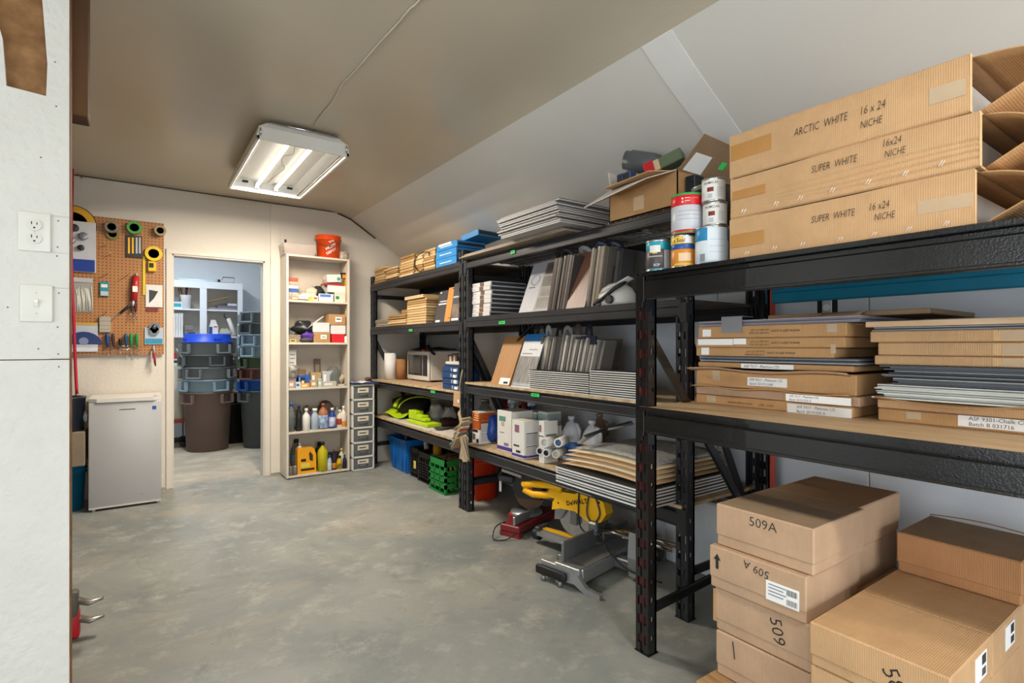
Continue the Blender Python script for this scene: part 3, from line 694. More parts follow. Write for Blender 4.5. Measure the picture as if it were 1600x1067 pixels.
def flush_bent():
    """lettering wrapped round a can"""
    items = []
    for B in BENT:
        cu = bpy.data.curves.new('t', 'FONT'); cu.body = B[1]; cu.size = B[2]; cu.align_x = 'CENTER'; cu.resolution_u = 2; cu.offset = .01 * B[2]
        ob = bpy.data.objects.new('t', cu); C.objects.link(ob); items.append(ob)
    dg = bpy.context.evaluated_depsgraph_get(); dg.update()
    for B, ob in zip(BENT, items):
        me = bpy.data.meshes.new_from_object(ob.evaluated_get(dg)); bpy.data.objects.remove(ob)
        p = B[0]; off = Vector((0, 0, 0))
        while p is not None: off = off + p.location; p = p.parent
        ro = Matrix.Rotation(B[9] if len(B) > 9 else 0.0, 4, 'Z')
        for v in me.vertices:
            v.co = ro @ v.co
            a = B[8] + v.co.x / B[5]
            v.co = Vector((B[3] + B[5] * math.cos(a), B[4] + B[5] * math.sin(a), B[6] + v.co.y)) - off
        me.materials.clear(); me.materials.append(B[7]); me.name = 'lettering'
        o = bpy.data.objects.new('lettering', me); o.parent = B[0]; C.objects.link(o)
z0 = 1.5235
can('paint_can', 'small can with teal band over a dark label, at the rack corner', 1029, 1.715, z0, 0.049, 0.125, [(.70, .97, TEALC), (.10, .70, mat('#4a4446', .4)), (.0, .10, TEALC)], 'cans on the black rack', words=[('ECP', .014, .16, WP, -.15)], spots=[(-.75, .15, .60, .82, WP), (-.5, -.1, .56, .62, YC), (-.85, .3, .46, .49, LGREY), (.45, 1.3, .1, .68, LGREY)])
can('paint_can', 'orange and gold seal can under the red topped can', 1068, 1.715, z0, 0.0465, 0.126, [(.72, .96, YC), (.56, .72, BLUEC), (.04, .56, ORC)], 'cans on the black rack', words=[('t Seal', .021, .77, mat('#1b1b1b', .5), -.35)], spots=[(.0, .7, .74, .94, WP), (-.4, .6, .20, .44, mat('#e6c8a0', .4)), (-.8, .8, .08, .14, YC)])
can('paint_can', 'wide white can with teal shoulder under the two small white cans', 1112, 1.735, z0, 0.0585, 0.14, [(.62, .97, mat('#2a86b8', .35)), (.06, .62, mat('#d5dfe6', .4)), (0, .06, TEALC)], 'cans on the black rack', spots=[(-.25, 1.1, .1, .95, mat('#d3dce4', .4)), (-.75, -.4, .08, .28, mat('#8a9096', .4)), (-.15, .95, .62, .64, LB0), (-.15, .95, .45, .47, LB0), (-.15, .95, .3, .32, LB0)])
can('paint_can', 'red topped can with silver label on the orange seal can', 1074, 1.725, z0 + .1265, 0.0595, 0.152, [(.70, .96, REDC), (.10, .70, mat('#c7c9cf', .35)), (0, .10, REDC)], 'cans on the black rack', lid=mat('#2b9a55', .4), spots=[(-.35, -.25, .84, .88, WP), (-.35, -.25, .76, .80, WP), (-.15, .15, .86, .875, WP), (-.15, .15, .79, .805, WP), (.3, .7, .86, .875, mat('#e08a80', .4)), (-.6, .8, .55, .56, GREY), (-.6, .8, .45, .46, GREY), (-.6, .8, .35, .36, GREY)])
can('paint_can', 'small white can, lower one of the pair on the teal can', 1117, 1.74, z0 + .1405, 0.0425, 0.088, [(.05, .95, WP)], 'cans on the black rack', words=[('NUMO.A5', .012, .74, BLK, -.25)], spots=[(-.55, .0, .42, .60, mat('#7a2a24', .4)), (-.5, -.1, .15, .34, mat('#b9c0c6', .4)), (.25, .8, .2, .6, mat('#cfd0cf', .4))])
can('paint_can', 'small white can, topmost of the pair on the teal can', 1115, 1.74, z0 + .229, 0.0415, 0.088, [(.05, .95, WP)], 'cans on the black rack', words=[('NUMO.A5', .012, .74, BLK, -.25)], spots=[(-.55, .0, .42, .60, mat('#7a2a24', .4)), (-.5, -.1, .15, .34, mat('#b9c0c6', .4)), (.25, .8, .2, .6, mat('#cfd0cf', .4))])
can('paint_can', 'black can with white lettering behind the white cans', 1112, 1.86, z0, 0.075, 0.33, [(.05, .95, mat('#1c1d20', .35))], 'cans on the black rack', words=[('UT.T', .045, .76, WP, -.45)])

# --- flat cartons and sheets on the lower shelf
AX = 1.95; AXB = 2.525
def flat_carton(label, y0, y1, z0, z1, m=CB2, x0=AX, group='flat flooring cartons', wob=0.0):
    return carton('flat_carton', label, x0, AXB, y0, y1, z0 + 0.0005, z1 - 0.0005, m, group, bev=0.003)
def sheets(label, name, n, y0, y1, z0, z1, m, group, x0=AX, jit=0.012, cat='sheet'):
    th = (z1 - z0) / n; rn = random.Random(int(z0 * 1000 + y0 * 100))
    for k in range(n):
        dx, dy = rn.uniform(-jit, jit), rn.uniform(-jit, jit)
        put(MB().box(x0 + dx, AXB - 0.02 + dx, y0 + dy, y1 + dy, z0 + k * th + 0.0004, z0 + (k + 1) * th - 0.0006), name, m[k % len(m)] if isinstance(m, list) else m, None, label, cat, group)
ALT = mat('#5b3f26', 0.8)
lt_, rt_ = 0.80, 1.41
f1 = flat_carton('flat flooring carton, bottom of the stack next to the rack post', 0.80, 1.41, .9875, 1.025)
text(f1, 'www.altro.com', .017, (AX - .001, onX(1137, 540, AX)[1], .999), '-X', ALT)
text(f1, 'USA  CAN', .013, (AX - .001, onX(1185, 540, AX)[1], .999), '-X', ALT)
sticker(f1, AX, 1230, 1331, 630, 644, ['      ASF 9317 - Platinum CD', '      Batch 20191230 A'])
patch(f1, AX, 1104, 1119, 617, 628, CTAPE, 'clear_tape')
f2 = flat_carton('flat flooring carton with a torn lip, second in the stack by the post', 0.78, 1.41, 1.026, 1.060, CB3)
lip = MB().sheet(lambda u, v: (AX - 0.03 * v - 0.008 * math.sin(8 * u), 1.41 - 0.61 * u, 1.058 + 0.006 * v + 0.004 * math.sin(14 * u)), 24, 3, 0.003)
put(lip, 'torn_flap', CB2, f2)
sticker(f2, AX - .033, 1228, 1330, 615, 626, ['ASF 9317 - Platinum CD', 'Batch 20191230 A'])
f3 = flat_carton('flat flooring carton with clear tape over its edge', 0.79, 1.41, 1.061, 1.133)
sticker(f3, AX, 1168, 1230, 589, 602, ['ASF 9317 - Platinum CD', 'Batch 20191216B'])
patch(f3, AX, 1114, 1125, 575, 594, CTAPE, 'clear_tape')
put(MB().sheet(lambda u, v: (AX - 0.02 - 0.03 * v, 1.42 - 0.62 * u, 1.128 + 0.01 * v + 0.005 * math.sin(9 * u)), 20, 2, 0.003), 'lid_flap', CB3, f3)
f4 = flat_carton('flat flooring carton with a slanted white label', 0.80, 1.40, 1.141, 1.162)
sticker(f4, AX, 1158, 1240, 568, 575, ['ASF 9317 - Platinum CD'])
sheets('grey vinyl sheet between the flat cartons by the rack post', 'vinyl_sheet', 6, 0.78, 1.39, 1.1625, 1.186, [DGREY, LGREY, mat('#5d636b', .5)], 'grey vinyl sheets in the left carton stack')
f5 = flat_carton('flat flooring carton printed upside down, lowest of the upper three', 0.86, 1.41, 1.1865, 1.222)
f6 = flat_carton('flat flooring carton with a white strip label, middle of the upper three', 0.825, 1.41, 1.2225, 1.26)
f7 = flat_carton('flat flooring carton printed upside down, topmost of the upper three', 0.82, 1.40, 1.2605, 1.309)
for f, px, zz in ((f5, 1243, 1.207), (f6, 1250, 1.245), (f7, 1250, 1.290)):
    text(f, 'www.altro.com', .017, (AX - .001, onX(px, 540, AX)[1], zz), '-X', ALT, roll=math.pi)
    text(f, 'USA 800 377 5597', .010, (AX - .001, onX(px - 48, 540, AX)[1], zz + .004), '-X', ALT, roll=math.pi)
    text(f, 'CAN 800 565 4658', .010, (AX - .001, onX(px - 48, 540, AX)[1], zz - .008), '-X', ALT, roll=math.pi)
sticker(f6, AX, 1091, 1145, 530, 539, []); sticker(f6, AX, 1146, 1166, 529, 538, [])
sticker(f5, AX, 1096, 1108, 543, 554, []); sticker(f7, AX, 1098, 1111, 515, 526, [])
patch(f5, AX, 1298, 1306, 538, 552, CTAPE, 'clear_tape'); patch(f7, AX, 1292, 1308, 506, 519, CTAPE, 'clear_tape')
sheets('lilac grey vinyl sheet on top of the flat carton stack', 'vinyl_sheet', 5, 0.78, 1.40, 1.3095, 1.331, [mat('#8b8792', .5), mat('#a5a0aa', .5), mat('#6c6973', .5)], 'lilac grey sheets on the left carton stack', jit=0.015)
put(MB().box(AX - .004, AX - .001, onX(1160, 540, AX)[1], onX(1128, 540, AX)[1], 1.282, 1.345).box(AX - .004, AX + .08, onX(1160, 540, AX)[1], onX(1128, 540, AX)[1], 1.3445, 1.347), 'vinyl_offcut', mat('#808084', .5), None, 'bent grey vinyl offcut hanging over the top flat carton', 'sheet')
og = thing('open_carton', 'dark torn open flat carton lying on the sheet stack', 'cardboard box', (2.2, 0.75, 1.332))
put(MB().box(2.05, 2.50, 0.62, 1.15, 1.3325, 1.350, bev=.003), 'body', CBD, og)
put(MB().sheet(lambda u, v: (2.05 - 0.06 * v + .02 * u, 0.80 + 0.14 * u, 1.348 + 0.012 * v - .03 * v * v), 5, 4, .003), 'torn_flap', CB, og)
# right hand stack
RX0, RX1 = 0.10, 0.735
g1 = flat_carton('flat carton with a chalk label, bottom of the stack with white sheets', RX0, RX1, .9875, 1.028, x0=1.97)
sticker(g1, 1.97, 1497, 1640, 648, 665, ['   ASF 9301-Chalk CD', '   Batch B 031716'], size=.0155)
patch(g1, 1.97, 1416, 1440, 643, 654, CTAPE, 'clear_tape')
g2 = flat_carton('flat carton with a wavy torn lid under the white sheets', RX0, RX1, 1.029, 1.060, CB, x0=1.965)
put(MB().sheet(lambda u, v: (1.962 - 0.02 * v, RX1 - (RX1 - RX0) * u, 1.058 + .001 + 0.010 * v * math.sin(2 + 9 * u)), 24, 2, .003), 'torn_lid', CB2, g2)
sheets('white vinyl sheet in the stack right of the flat cartons', 'vinyl_sheet', 9, RX0, RX1, 1.0615, 1.106, [mat('#d9dad2', .5), mat('#c9cbc4', .5), mat('#e4e4dd', .5)], 'white vinyl sheets', x0=1.965, jit=.018)
sheets('dark grey vinyl sheet on the white sheets', 'vinyl_sheet', 11, RX0, RX1 - .03, 1.1065, 1.168, [mat('#56585e', .5), mat('#6b6d73', .5), mat('#4a4c52', .5), mat('#8a8d8c', .5)], 'dark grey vinyl sheets', x0=1.975, jit=.022)
for lab, a, b, y1 in (('dented flat carton, lowest of three on the dark grey sheets', 1.1685, 1.199, .745), ('flat carton, middle of three on the dark grey sheets', 1.1995, 1.24, .735), ('taped flat carton, topmost of three on the dark grey sheets', 1.2405, 1.277, .758)):
    g = flat_carton(lab, RX0, y1, a, b, CB, x0=1.97)
    dn = MB().sheet(lambda u, v: (1.9692 - .002 * math.sin(9 * u) * v, .45 - .22 * u, a + .004 + (b - a - .008) * v), 8, 2); put(dn, 'torn_face', cardboard('#d1ab80'), g)
    put(MB().box(1.9672, 1.9688, .36, .43, a + .006, b - .006), 'clear_tape', CTAPE, g)
sheets('blue grey sheet under the pine board', 'vinyl_sheet', 3, RX0, RX1 + .01, 1.2775, 1.289, [mat('#8d9299', .5), DGREY], 'sheets under the pine board', x0=1.97, jit=.008)
put(MB().box(1.955, 2.53, RX0, .765, 1.29, 1.308, bev=.001), 'wooden_board', mat('#d8bd9a', .6, second='#c39f77', scale=6, stretch=(8, 1, 8)), None, 'pale pine board lying on the right stack of flat cartons', 'board')

# right wall outlet behind the sheets
ow = thing('wall_outlet', 'outlet without cover plate in the right wall behind the flat cartons', 'outlet', (XR - .012, onX(1293, 480, XR - .012)[1], 1.37))
oy = onX(1293, 480, XR - .012)[1]
put(MB().box(XR - .014, XR - .0122, oy - .045, oy + .045, 1.375, 1.445), 'box_opening', BLK, ow)
put(MB().box(XR - .02, XR - .0142, oy - .022, oy + .022, 1.372, 1.45, bev=.003), 'receptacle', LGREY, ow)
put(MB().lathe([(.016, 0), (.016, .004), (0, .004)], (XR - .0245, oy, 1.41), 16, 0, 'X'), 'socket', WHITE, ow)
# items behind the top of the near rack end
put(MB().box(2.475, 2.555, 1.58, 2.0, 0.002, 0.40, bev=.01), 'plastic_tote', mat('#d5d9dc', .4), None, 'tall white plastic tote behind the black rack foot', 'tote')

# ================================================================ CARTONS ON THE PALLET
k = .881; BX = 1.62
pal = thing('pallet', 'wooden pallet under the stacked tile cartons', 'pallet', (1.95, .75, 0))
WPAL = mat('#b08d62', .75, second='#8d6a42', scale=10, stretch=(6, 1, 1))
for i, y in enumerate((.30, .45, .60, .75, .90, 1.05)): put(MB().box(1.52, 2.48, y - .04, y + .05, .098, .116, bev=.002), 'slat', WPAL, pal)
for x in (1.53, 1.96, 2.40): put(MB().box(x, x + .07, .26, 1.105, .018, .097, bev=.002), 'stringer', WPAL, pal)
for y in (.30, .65, 1.02): put(MB().box(1.52, 2.48, y - .04, y + .05, 0, .0175, bev=.002), 'bottom_slat', WPAL, pal)
TOPD = cardboard('#8f7a63', 0.15)
GB = 'tile cartons on the pallet'
def pc(label, x0, x1, y0, y1, z0, z1, m=CB3, seam=None, topm=None):
    return carton('tile_carton', label, x0, x1, y0, y1, z0 + .0006, z1 - .0012, m, GB, seam, topm, lid=.24)
tz = [.1165, .265, .41, .551, .692]
d1 = pc('tile carton with one marker stroke, bottom front of the marked stack', 1.615, 1.96, .775, 1.085, tz[0], tz[1])
d2 = pc('tile carton marked 509 sideways, second from the pallet', 1.618, 1.96, .77, 1.09, tz[1], tz[2])
d3 = pc('tile carton with arrow and barcode label, third from the pallet', 1.605, 1.955, .785, 1.103, tz[2], tz[3])
d4 = pc('tile carton marked 509A, top of the stack by the rack foot', 1.624, 1.962, .772, 1.09, tz[3], tz[4], topm=TOPD)
put(MB().box(1.75, 1.83, .778, 1.084, tz[4], tz[4] + .0008), 'tape', mat('#7a6a5a', .5), d4)
for i in range(4):
    pc(('hidden front', 'plain tile carton second from the pallet behind the one marked 509', 'plain tile carton behind the barcode labelled one', 'plain brown tile carton behind the one marked 509A')[i] if i else 'plain tile carton at the pallet behind the marker stroke one', 1.968, 2.30, .79 if i != 2 else .80, 1.09, tz[i], tz[i + 1] - (.002 if i == 3 else 0), CB3, topm=cardboard('#97795c', .1) if i == 3 else None)
text(d4, '509A', .043, (1.624 - .0042, onX(1171, 540, 1.624)[1], onX(1171, 820, 1.624)[2]), '-X', INK, thin=-.012, name='handwriting')
p = onX(1183, 884, 1.605); text(d3, '509 A', .036, (1.601, p[1], p[2]), '-X', INK, thin=-.008, name='handwriting', roll=math.pi - .15, align='CENTER')
ar = MB(); p = onX(1121.5, 875, 1.605); ar.prism([(p[1] - .005, p[2] - .028), (p[1] + .005, p[2] - .028), (p[1] + .005, p[2] + .002), (p[1] + .013, p[2] + .002), (p[1], p[2] + .022), (p[1] - .013, p[2] + .002), (p[1] - .005, p[2] + .002)], 1.6008, 1.6016, 'X')
put(ar, 'arrow_mark', INK, d3)
s3 = sticker(d3, 1.602, 1197, 1249, 905, 935, [], barcode=True)
for i in range(4):
    yq = onX(1201, 540, 1.602)[1]; zq = onX(1200, 911 + 5.2 * i, 1.602)[2]; put(MB().box(1.6002, 1.6006, yq - .055 + .008 * (i % 2), yq, zq - .0016, zq + .0016), 'print_line', mat('#7d8894', .6), s3)
p = onX(1203, 962, 1.618); text(d2, '509', .055, (1.614, p[1], p[2]), '-X', INK, thin=-.008, name='handwriting', roll=-math.pi / 2 + .2)
p = onX(1147, 1012, 1.615); put(MB().tube([(1.6115, p[1] + .003, p[2] + .02), (1.6115, p[1], p[2]), (1.6115, p[1] - .004, p[2] - .035)], .002, 4), 'marker_stroke', INK, d1)
put(MB().box(1.616, 1.617, 1.085, 1.10, .29, .40), 'open_flap', CB2, d2)
# right stack
e0 = pc('tile carton under the one marked 580, in the right stack', 1.535, 1.845, .43, .735, tz[0] + .11, .345, CB)
e1b = pc('tile carton at the pallet in the right stack', 1.54, 1.85, .43, .735, tz[0], tz[0] + .11, CB)
e1 = pc('wide tile carton marked 580 with dusty top', 1.53, 1.843, .425, .735, .346, .466, CB)
e2 = pc('tile carton beside the one marked 580, below the open dark one', 1.85, 2.13, .425, .735, .346, .466, CB)
e2b = pc('tile carton on the pallet behind the right stack', 1.85, 2.13, .43, .735, tz[0], .345, CB)
e3b = pc('tile carton on the pallet under the open dark one', 2.136, 2.42, .43, .735, tz[0], .466, CB)
e3 = pc('dark topped tile carton with lifted flap by the right wall', 2.11, 2.41, .418, .728, .467, .60, cardboard('#a87a52'), topm=TOPD)
put(MB().sheet(lambda u, v: (2.40 - .005 * v, .425 + .30 * u, .60 + .012 * math.sin(3 * u) + .006), 10, 2, .003), 'lifted_flap', CBD, e3)
p = onX(1395, 1010, 1.53); text(e1, '580', .055, (1.5262, onX(1377, 1030, 1.53)[1], onX(1377, 1035, 1.53)[2] - .01), '-X', INK, thin=-.008, name='handwriting', roll=-1.1)
for ee, x0 in ((e1, 1.70), (e2, 1.96)):
    o = put(MB().box(x0, x0 + .09, .4207, .4220, .385, .45), 'label_sticker', PAPER, ee)
    bc = MB()
    for i in range(9): bc.box(x0 + .05 + i * .0037, x0 + .0512 + i * .0037 + (i % 3) * .0004, .4202, .4208, .42, .445); bc.box(x0 + .05 + i * .0037, x0 + .0512 + i * .0037, .4202, .4208, .392, .412)
    put(bc, 'barcode', INK, o, kind='stuff')
put(MB().box(1.60, 1.605, .738, .76, .13, .34), 'paper_scrap', PAPER, None, 'white paper stuck between the carton stacks', 'paper')
put(MB().box(2.33, 2.42, .80, .98, .12, .53, bev=.003), 'tile_bundle', mat('#c5d0da', .35), None, 'wrapped blue white tile bundle between the carton stacks', 'tile bundle')
# ================================================================ MIDDLE RACK (flooring samples, tile sheets, saws)
Z1, Z2, Z3, Z4 = 1.8715, 1.441, .961, .511
def prism_lean(name, mats, poly, a, b, axis, parent=None, **kw):
    return put(MB().prism(poly, a, b, axis), name, mats, parent, **kw)
def leanY(name, label, x0, x1, y, th, z0, h, dy, m, cat='sample board', group=None, parent=None):
    """board standing like a book, front edge to the aisle, top pushed by dy along Y"""
    return put(MB().prism([(y, z0), (y + th, z0), (y + th + dy, z0 + h), (y + dy, z0 + h)], x0, x1, 'X'), name, m, parent, label, cat, group)
class Lean:
    """panel facing the aisle and leaning back: spans y0..y1, foot at x0, top pushed by dx"""
    def __init__(s, name, label, x0, y0, y1, z0, h, dx, th, m, cat='sample board', group=None, edge=None):
        s.x0, s.y0, s.y1, s.z0, s.h, s.dx = x0, y0, y1, z0, h, dx
        s.t = thing(name, label, cat, (x0, (y0 + y1) / 2, z0), group=group)
        put(MB().prism([(x0, z0), (x0 + th, z0), (x0 + th + dx, z0 + h), (x0 + dx, z0 + h)], y0, y1, 'Y'), 'panel', m, s.t)
    def patch(s, u0, u1, v0, v1, m, name='print', off=.0012):
        P = lambda u, v, o: (s.x0 + s.dx * v - o, s.y1 + (s.y0 - s.y1) * u, s.z0 + s.h * v)
        vs = [P(u, v, o) for o in (off, .0002) for u, v in ((u0, v0), (u1, v0), (u1, v1), (u0, v1))]
        return put(MB().add(vs, [(0, 1, 2, 3), (7, 6, 5, 4), (0, 4, 5, 1), (1, 5, 6, 2), (2, 6, 7, 3), (3, 7, 4, 0)]), name, m, s.t)
    def text(s, st, u, v, size, m=INK, **k):
        sl = math.atan2(s.dx, s.h); B = Matrix(((0, math.sin(sl), -math.cos(sl)), (-1, 0, 0), (0, math.cos(sl), math.sin(sl))))
        text(s.t, st, size, (s.x0 + s.dx * v - .002, s.y1 + (s.y0 - s.y1) * u, s.z0 + s.h * v), '-X', m, basis=B, **k)
def strap(parent, pts, m=BLK, r=.011, name='strap_handle', flat=.25, seg=6):
    return put(MB().tube(pts, r, seg, flat=flat), name, m, parent)
def loop(x, y0, y1, z, hh, n=8):
    return [(x, y0 + (y1 - y0) * (.5 - .5 * math.cos(math.pi * i / n)), z + hh * math.sin(math.pi * i / n)) for i in range(n + 1)]
# --- top level: long boards, tile stack, open box
for i in range(3):
    put(MB().box(1.945 + .006 * i, 2.50, 2.25 + .02 * i, 3.455 - .03 * i, Z1 + .0005 + i * .0085, Z1 + .008 + i * .0085, bev=.0008), 'laminate_plank', mat('#a99b8b', .55, second='#8a7460', scale=5, stretch=(6, 1, 1)), None, 'long thin laminate panel under the grey tile stack on the top shelf', 'panel', 'long laminate panels on the top shelf')
TE = mat('#c6c5c1', .45, var=.06); TD = mat('#4c4b4c', .5)
def tile_sheet(label, x0, x1, y0, y1, z0, th, group, name='tile_sheet', core=TE, face=TD, frac=.42, parts=True):
    t = put(MB().box(x0, x1, y0, y1, z0, z0 + th * frac), name, core, None, label, 'tile', group)
    put(MB().box(x0 + .004, x1 - .004, y0 + .004, y1 - .004, z0 + th * frac + .0001, z0 + th - .0004), 'backing', face, t)
    return t
rn = random.Random(5); zz = Z1 + .027
for i in range(11):
    dx, dy = rn.uniform(-.012, .012), rn.uniform(-.014, .014)
    if i < 2: dx -= .0; dy -= .03
    tile_sheet('grey tile sheet in the stack on the top shelf', 1.862 + dx, 2.44 + dx, 2.225 + dy, 2.80 + dy, zz, .0124, 'grey tile sheets on the top shelf', core=mat('#bcb9b6', .45, var=.06), face=mat('#5a5553', .5), frac=.5); zz += .0124
# open carton
ox0, ox1, oy0, oy1, oz0, oz1 = 2.015, 2.43, 1.556, 1.985, Z1 + .0005, 2.032
oc = thing('open_carton', 'open cardboard box with spread flaps full of parts on the top shelf', 'cardboard box', ((ox0 + ox1) / 2, (oy0 + oy1) / 2, oz0))
b = MB(); th = .005
b.box(ox0, ox0 + th, oy0, oy1, oz0, oz1); b.box(ox1 - th, ox1, oy0, oy1, oz0, oz1); b.box(ox0, ox1, oy0, oy0 + th, oz0, oz1); b.box(ox0, ox1, oy1 - th, oy1, oz0, oz1); b.box(ox0, ox1, oy0, oy1, oz0, oz0 + th)
put(b, 'body', CB2, oc)
def quad_flap(name, P, m, parent, inner=None, th=.004):
    A = [Vector(p) for p in P]; n = (A[1] - A[0]).cross(A[3] - A[0]).normalized() * th
    vs = [tuple(p) for p in A] + [tuple(p + n) for p in A]
    mb = MB().add(vs, [(0, 1, 2, 3)], 0).add(vs, [(7, 6, 5, 4), (0, 4, 5, 1), (1, 5, 6, 2), (2, 6, 7, 3), (3, 7, 4, 0)], 1 if inner else 0)
    return put(mb, name, [m, inner] if inner else m, parent)
WCB = mat('#cfcac3', .6)
quad_flap('front_flap', [(ox0, oy0 + .005, oz1), (ox0, oy1 - .005, oz1), (ox0 - .15, oy1 + .03, oz1 - .10), (ox0 - .14, oy0 + .06, oz1 - .05)], CB2, oc, WCB)
quad_flap('inner_flap', [(ox0, oy0 + .03, oz1 + .002), (ox0, oy1 - .03, oz1 + .002), (ox0 - .10, oy1 - .06, oz1 - .015), (ox0 - .09, oy0 + .09, oz1 - .0)], CB, oc)
quad_flap('far_flap', [(ox0 + .01, oy1, oz1), (ox1 - .1, oy1, oz1), (ox1 - .1, oy1 + .03, oz1 + .11), (ox0 + .02, oy1 + .03, oz1 + .11)], WCB, oc)
nf = quad_flap('near_flap', [(ox0 + .0, oy0, oz1), (ox1 - .02, oy0, oz1), (ox1 - .12, oy0 - .085, oz1 + .145), (ox0 + .08, oy0 - .085, oz1 + .155)], CBD, oc)
quad_flap('label_sticker', [(ox0 + .028, oy0 - .006, oz1 + .004), (ox0 + .16, oy0 - .006, oz1 + .004), (ox0 + .19, oy0 - .05, oz1 + .08), (ox0 + .07, oy0 - .05, oz1 + .08)], PAPER, oc, th=.001)
st = MB()
for i in range(14):
    a = ox0 + .05 + i * .008; st.add([(a + .0, oy0 - .0085, oz1 + .012), (a + .004, oy0 - .0085, oz1 + .012), (a + .016, oy0 - .028, oz1 + .04), (a + .012, oy0 - .028, oz1 + .04)], [(0, 1, 2, 3)])
put(st, 'barcode', INK, oc)
quad_flap('green_tape', [(ox0 + .26, oy0 - .03, oz1 + .045), (ox0 + .30, oy0 - .03, oz1 + .045), (ox0 + .31, oy0 - .05, oz1 + .075), (ox0 + .27, oy0 - .05, oz1 + .075)], TAPEG, oc, th=.001)
patch(oc, ox0, 990, 1006, 309, 330, cardboard('#cbb08c'), 'paper_tape')
# parts in the open carton
put(MB().lathe([(.0, -.09), (.05, -.09), (.055, -.06), (.055, .06), (.048, .065), (.048, .09), (0, .09)], (0, 0, 0), 18, 0, 'Y', mtx=Matrix.Translation(onX(1003, 254, 2.12)) @ Matrix.Rotation(.5, 4, 'Z') @ Matrix.Rotation(.3, 4, 'X')), 'pipe_coupling', [mat('#55595c', .35)], None, 'grey pipe coupling lying in the open cardboard box', 'pipe fitting')
cmt = Matrix.Translation((2.10, 1.74, oz1 + .05)) @ Matrix.Rotation(.35, 4, 'Z') @ Matrix.Rotation(-.3, 4, 'X')
bt = thing('tool_case', 'tan and green block with red end in the open cardboard box', 'tool', (0, 0, 0))
bt.location = Vector(onX(1040, 256, 2.12)); bt.rotation_euler = (-.3, .1, .35)
put(MB().box(-.035, .035, -.09, .02, -.03, .03, bev=.004), 'sleeve', mat('#5d6b52', .5), bt, local=True)
put(MB().box(-.034, .034, .02, .05, -.029, .029, bev=.003), 'band', mat('#c9b08c', .6), bt, local=True)
put(MB().box(-.037, .037, .05, .10, -.032, .036, bev=.004), 'red_end', RED, bt, local=True)
for i, (yy, c) in enumerate(((1.93, '#2b3e5c'), (1.88, '#31496b'))):
    t = thing('pipe_clamp', 'dark blue plastic clamp hanging over the front of the open box', 'clamp', (2.04, yy - .02, oz1 + .03), group='clamps in the open box')
    mb = MB().box(-.03, .02, -.022, .022, 0, .045, bev=.006); put(mb, 'block', mat(c, .35), t, local=True)
    put(MB().box(-.0315, -.03, -.012, .012, .006, .036), 'opening', BLK, t, local=True)
rp = MB(); rp.tube([(2.18, 1.60, oz1 - .04), (2.16, 1.62, oz1 + .06), (2.15, 1.66, oz1 + .12), (2.14, 1.74, oz1 + .13)], .012, 8)
put(rp, 'hose_piece', mat('#3d4238', .5), None, 'short dark green hose piece sticking out of the open box', 'hose')
# black plastic drain part behind the box
dp = thing('drain_fitting', 'ribbed black plastic drain fitting behind the open box', 'pipe fitting', (2.32, 2.10, Z1))
put(MB().lathe([(.055, 0), (.055, .10), (.062, .105), (.062, .12), (.055, .125), (.055, .14), (.062, .145), (.062, .16), (.052, .165), (.050, .215), (.056, .22), (.056, .235), (.03, .235), (.03, .20), (0, .20)], (2.32, 2.10, Z1), 20), 'body', mat('#232323', .3), dp)
put(MB().tube([(2.30, 2.10, Z1 + .24), (2.25, 2.2, Z1 + .26)], .002, 5), 'wire', DGREY, dp)
# --- second level
BAND = mat('#6d5448', .5)
yn, yf, zt, _ = RX(2.03, 731, 765, 445); yf = min(yf, 3.406); hb = (zt - Z2) / 8
for i in range(8):
    dy = (.0, .004, -.003, .002, -.004, .012, .010, .014)[7 - i] * 1; x0 = 2.03 + (i % 3) * .003
    t = thing('sample_box', 'white flat sample box with brown band in the stack of eight', 'sample box', (x0, yn, Z2 + i * hb), group='white sample boxes')
    put(MB().box(x0, 2.34, yn + dy - .01, yf, Z2 + i * hb + .0006, Z2 + (i + 1) * hb - .0006, bev=.0015), 'body', mat('#d6d4d3', .5), t)
    put(MB().box(x0 - .0008, x0, yn + dy + .33 * (yf - yn), yn + dy + .55 * (yf - yn), Z2 + i * hb + .002, Z2 + (i + 1) * hb - .002), 'band', BAND, t)
    put(MB().box(x0 - .0008, x0, yf - .05, yf - .02, Z2 + i * hb + hb * .4, Z2 + i * hb + hb * .55), 'print', mat('#8a8686', .6), t)
    put(MB().box(x0 + .01, 2.335, yn + dy - .0112, yn + dy - .0101, Z2 + i * hb + .003, Z2 + (i + 1) * hb - .006), 'side_panel', DGREY, t)
def px_row(X, xl, xr): return onX(xl, 540, X)[1], onX(xr, 540, X)[1]
# brochure board
a, bq = px_row(2.05, 808, 858)
L = Lean('brochure_board', 'glossy lilac grey brochure board with photos beside the white sample boxes', 2.06, bq + .02, a, Z2, .335, .13, .008, mat('#a9aab2', .35))
L.patch(.48, .98, .03, .98, mat('#8f8a84', .4)); L.patch(.52, .95, .74, .96, mat('#5a4038', .4, second='#8d7a70', scale=40)); L.patch(.52, .95, .50, .70, mat('#d6d3cf', .4))
L.patch(.55, .92, .30, .48, mat('#bfa58a', .4, second='#6d533f', scale=25)); L.patch(.52, .95, .06, .28, mat('#6f655c', .4, second='#9a8d80', scale=20)); L.patch(.1, .3, .5, .52, DGREY)
ringv = MB().tube([(2.06 + .13 * .65 - .003 + .13 * .12 * math.sin(t_ * .5236) * 1, a - (a - bq) * (.24 + .13 * math.cos(t_ * .5236)), Z2 + .335 * (.66 + .10 * math.sin(t_ * .5236))) for t_ in range(12)], .0015, 4, closed=True); put(ringv, 'print_ring', mat('#8b8d99', .4), L.t)
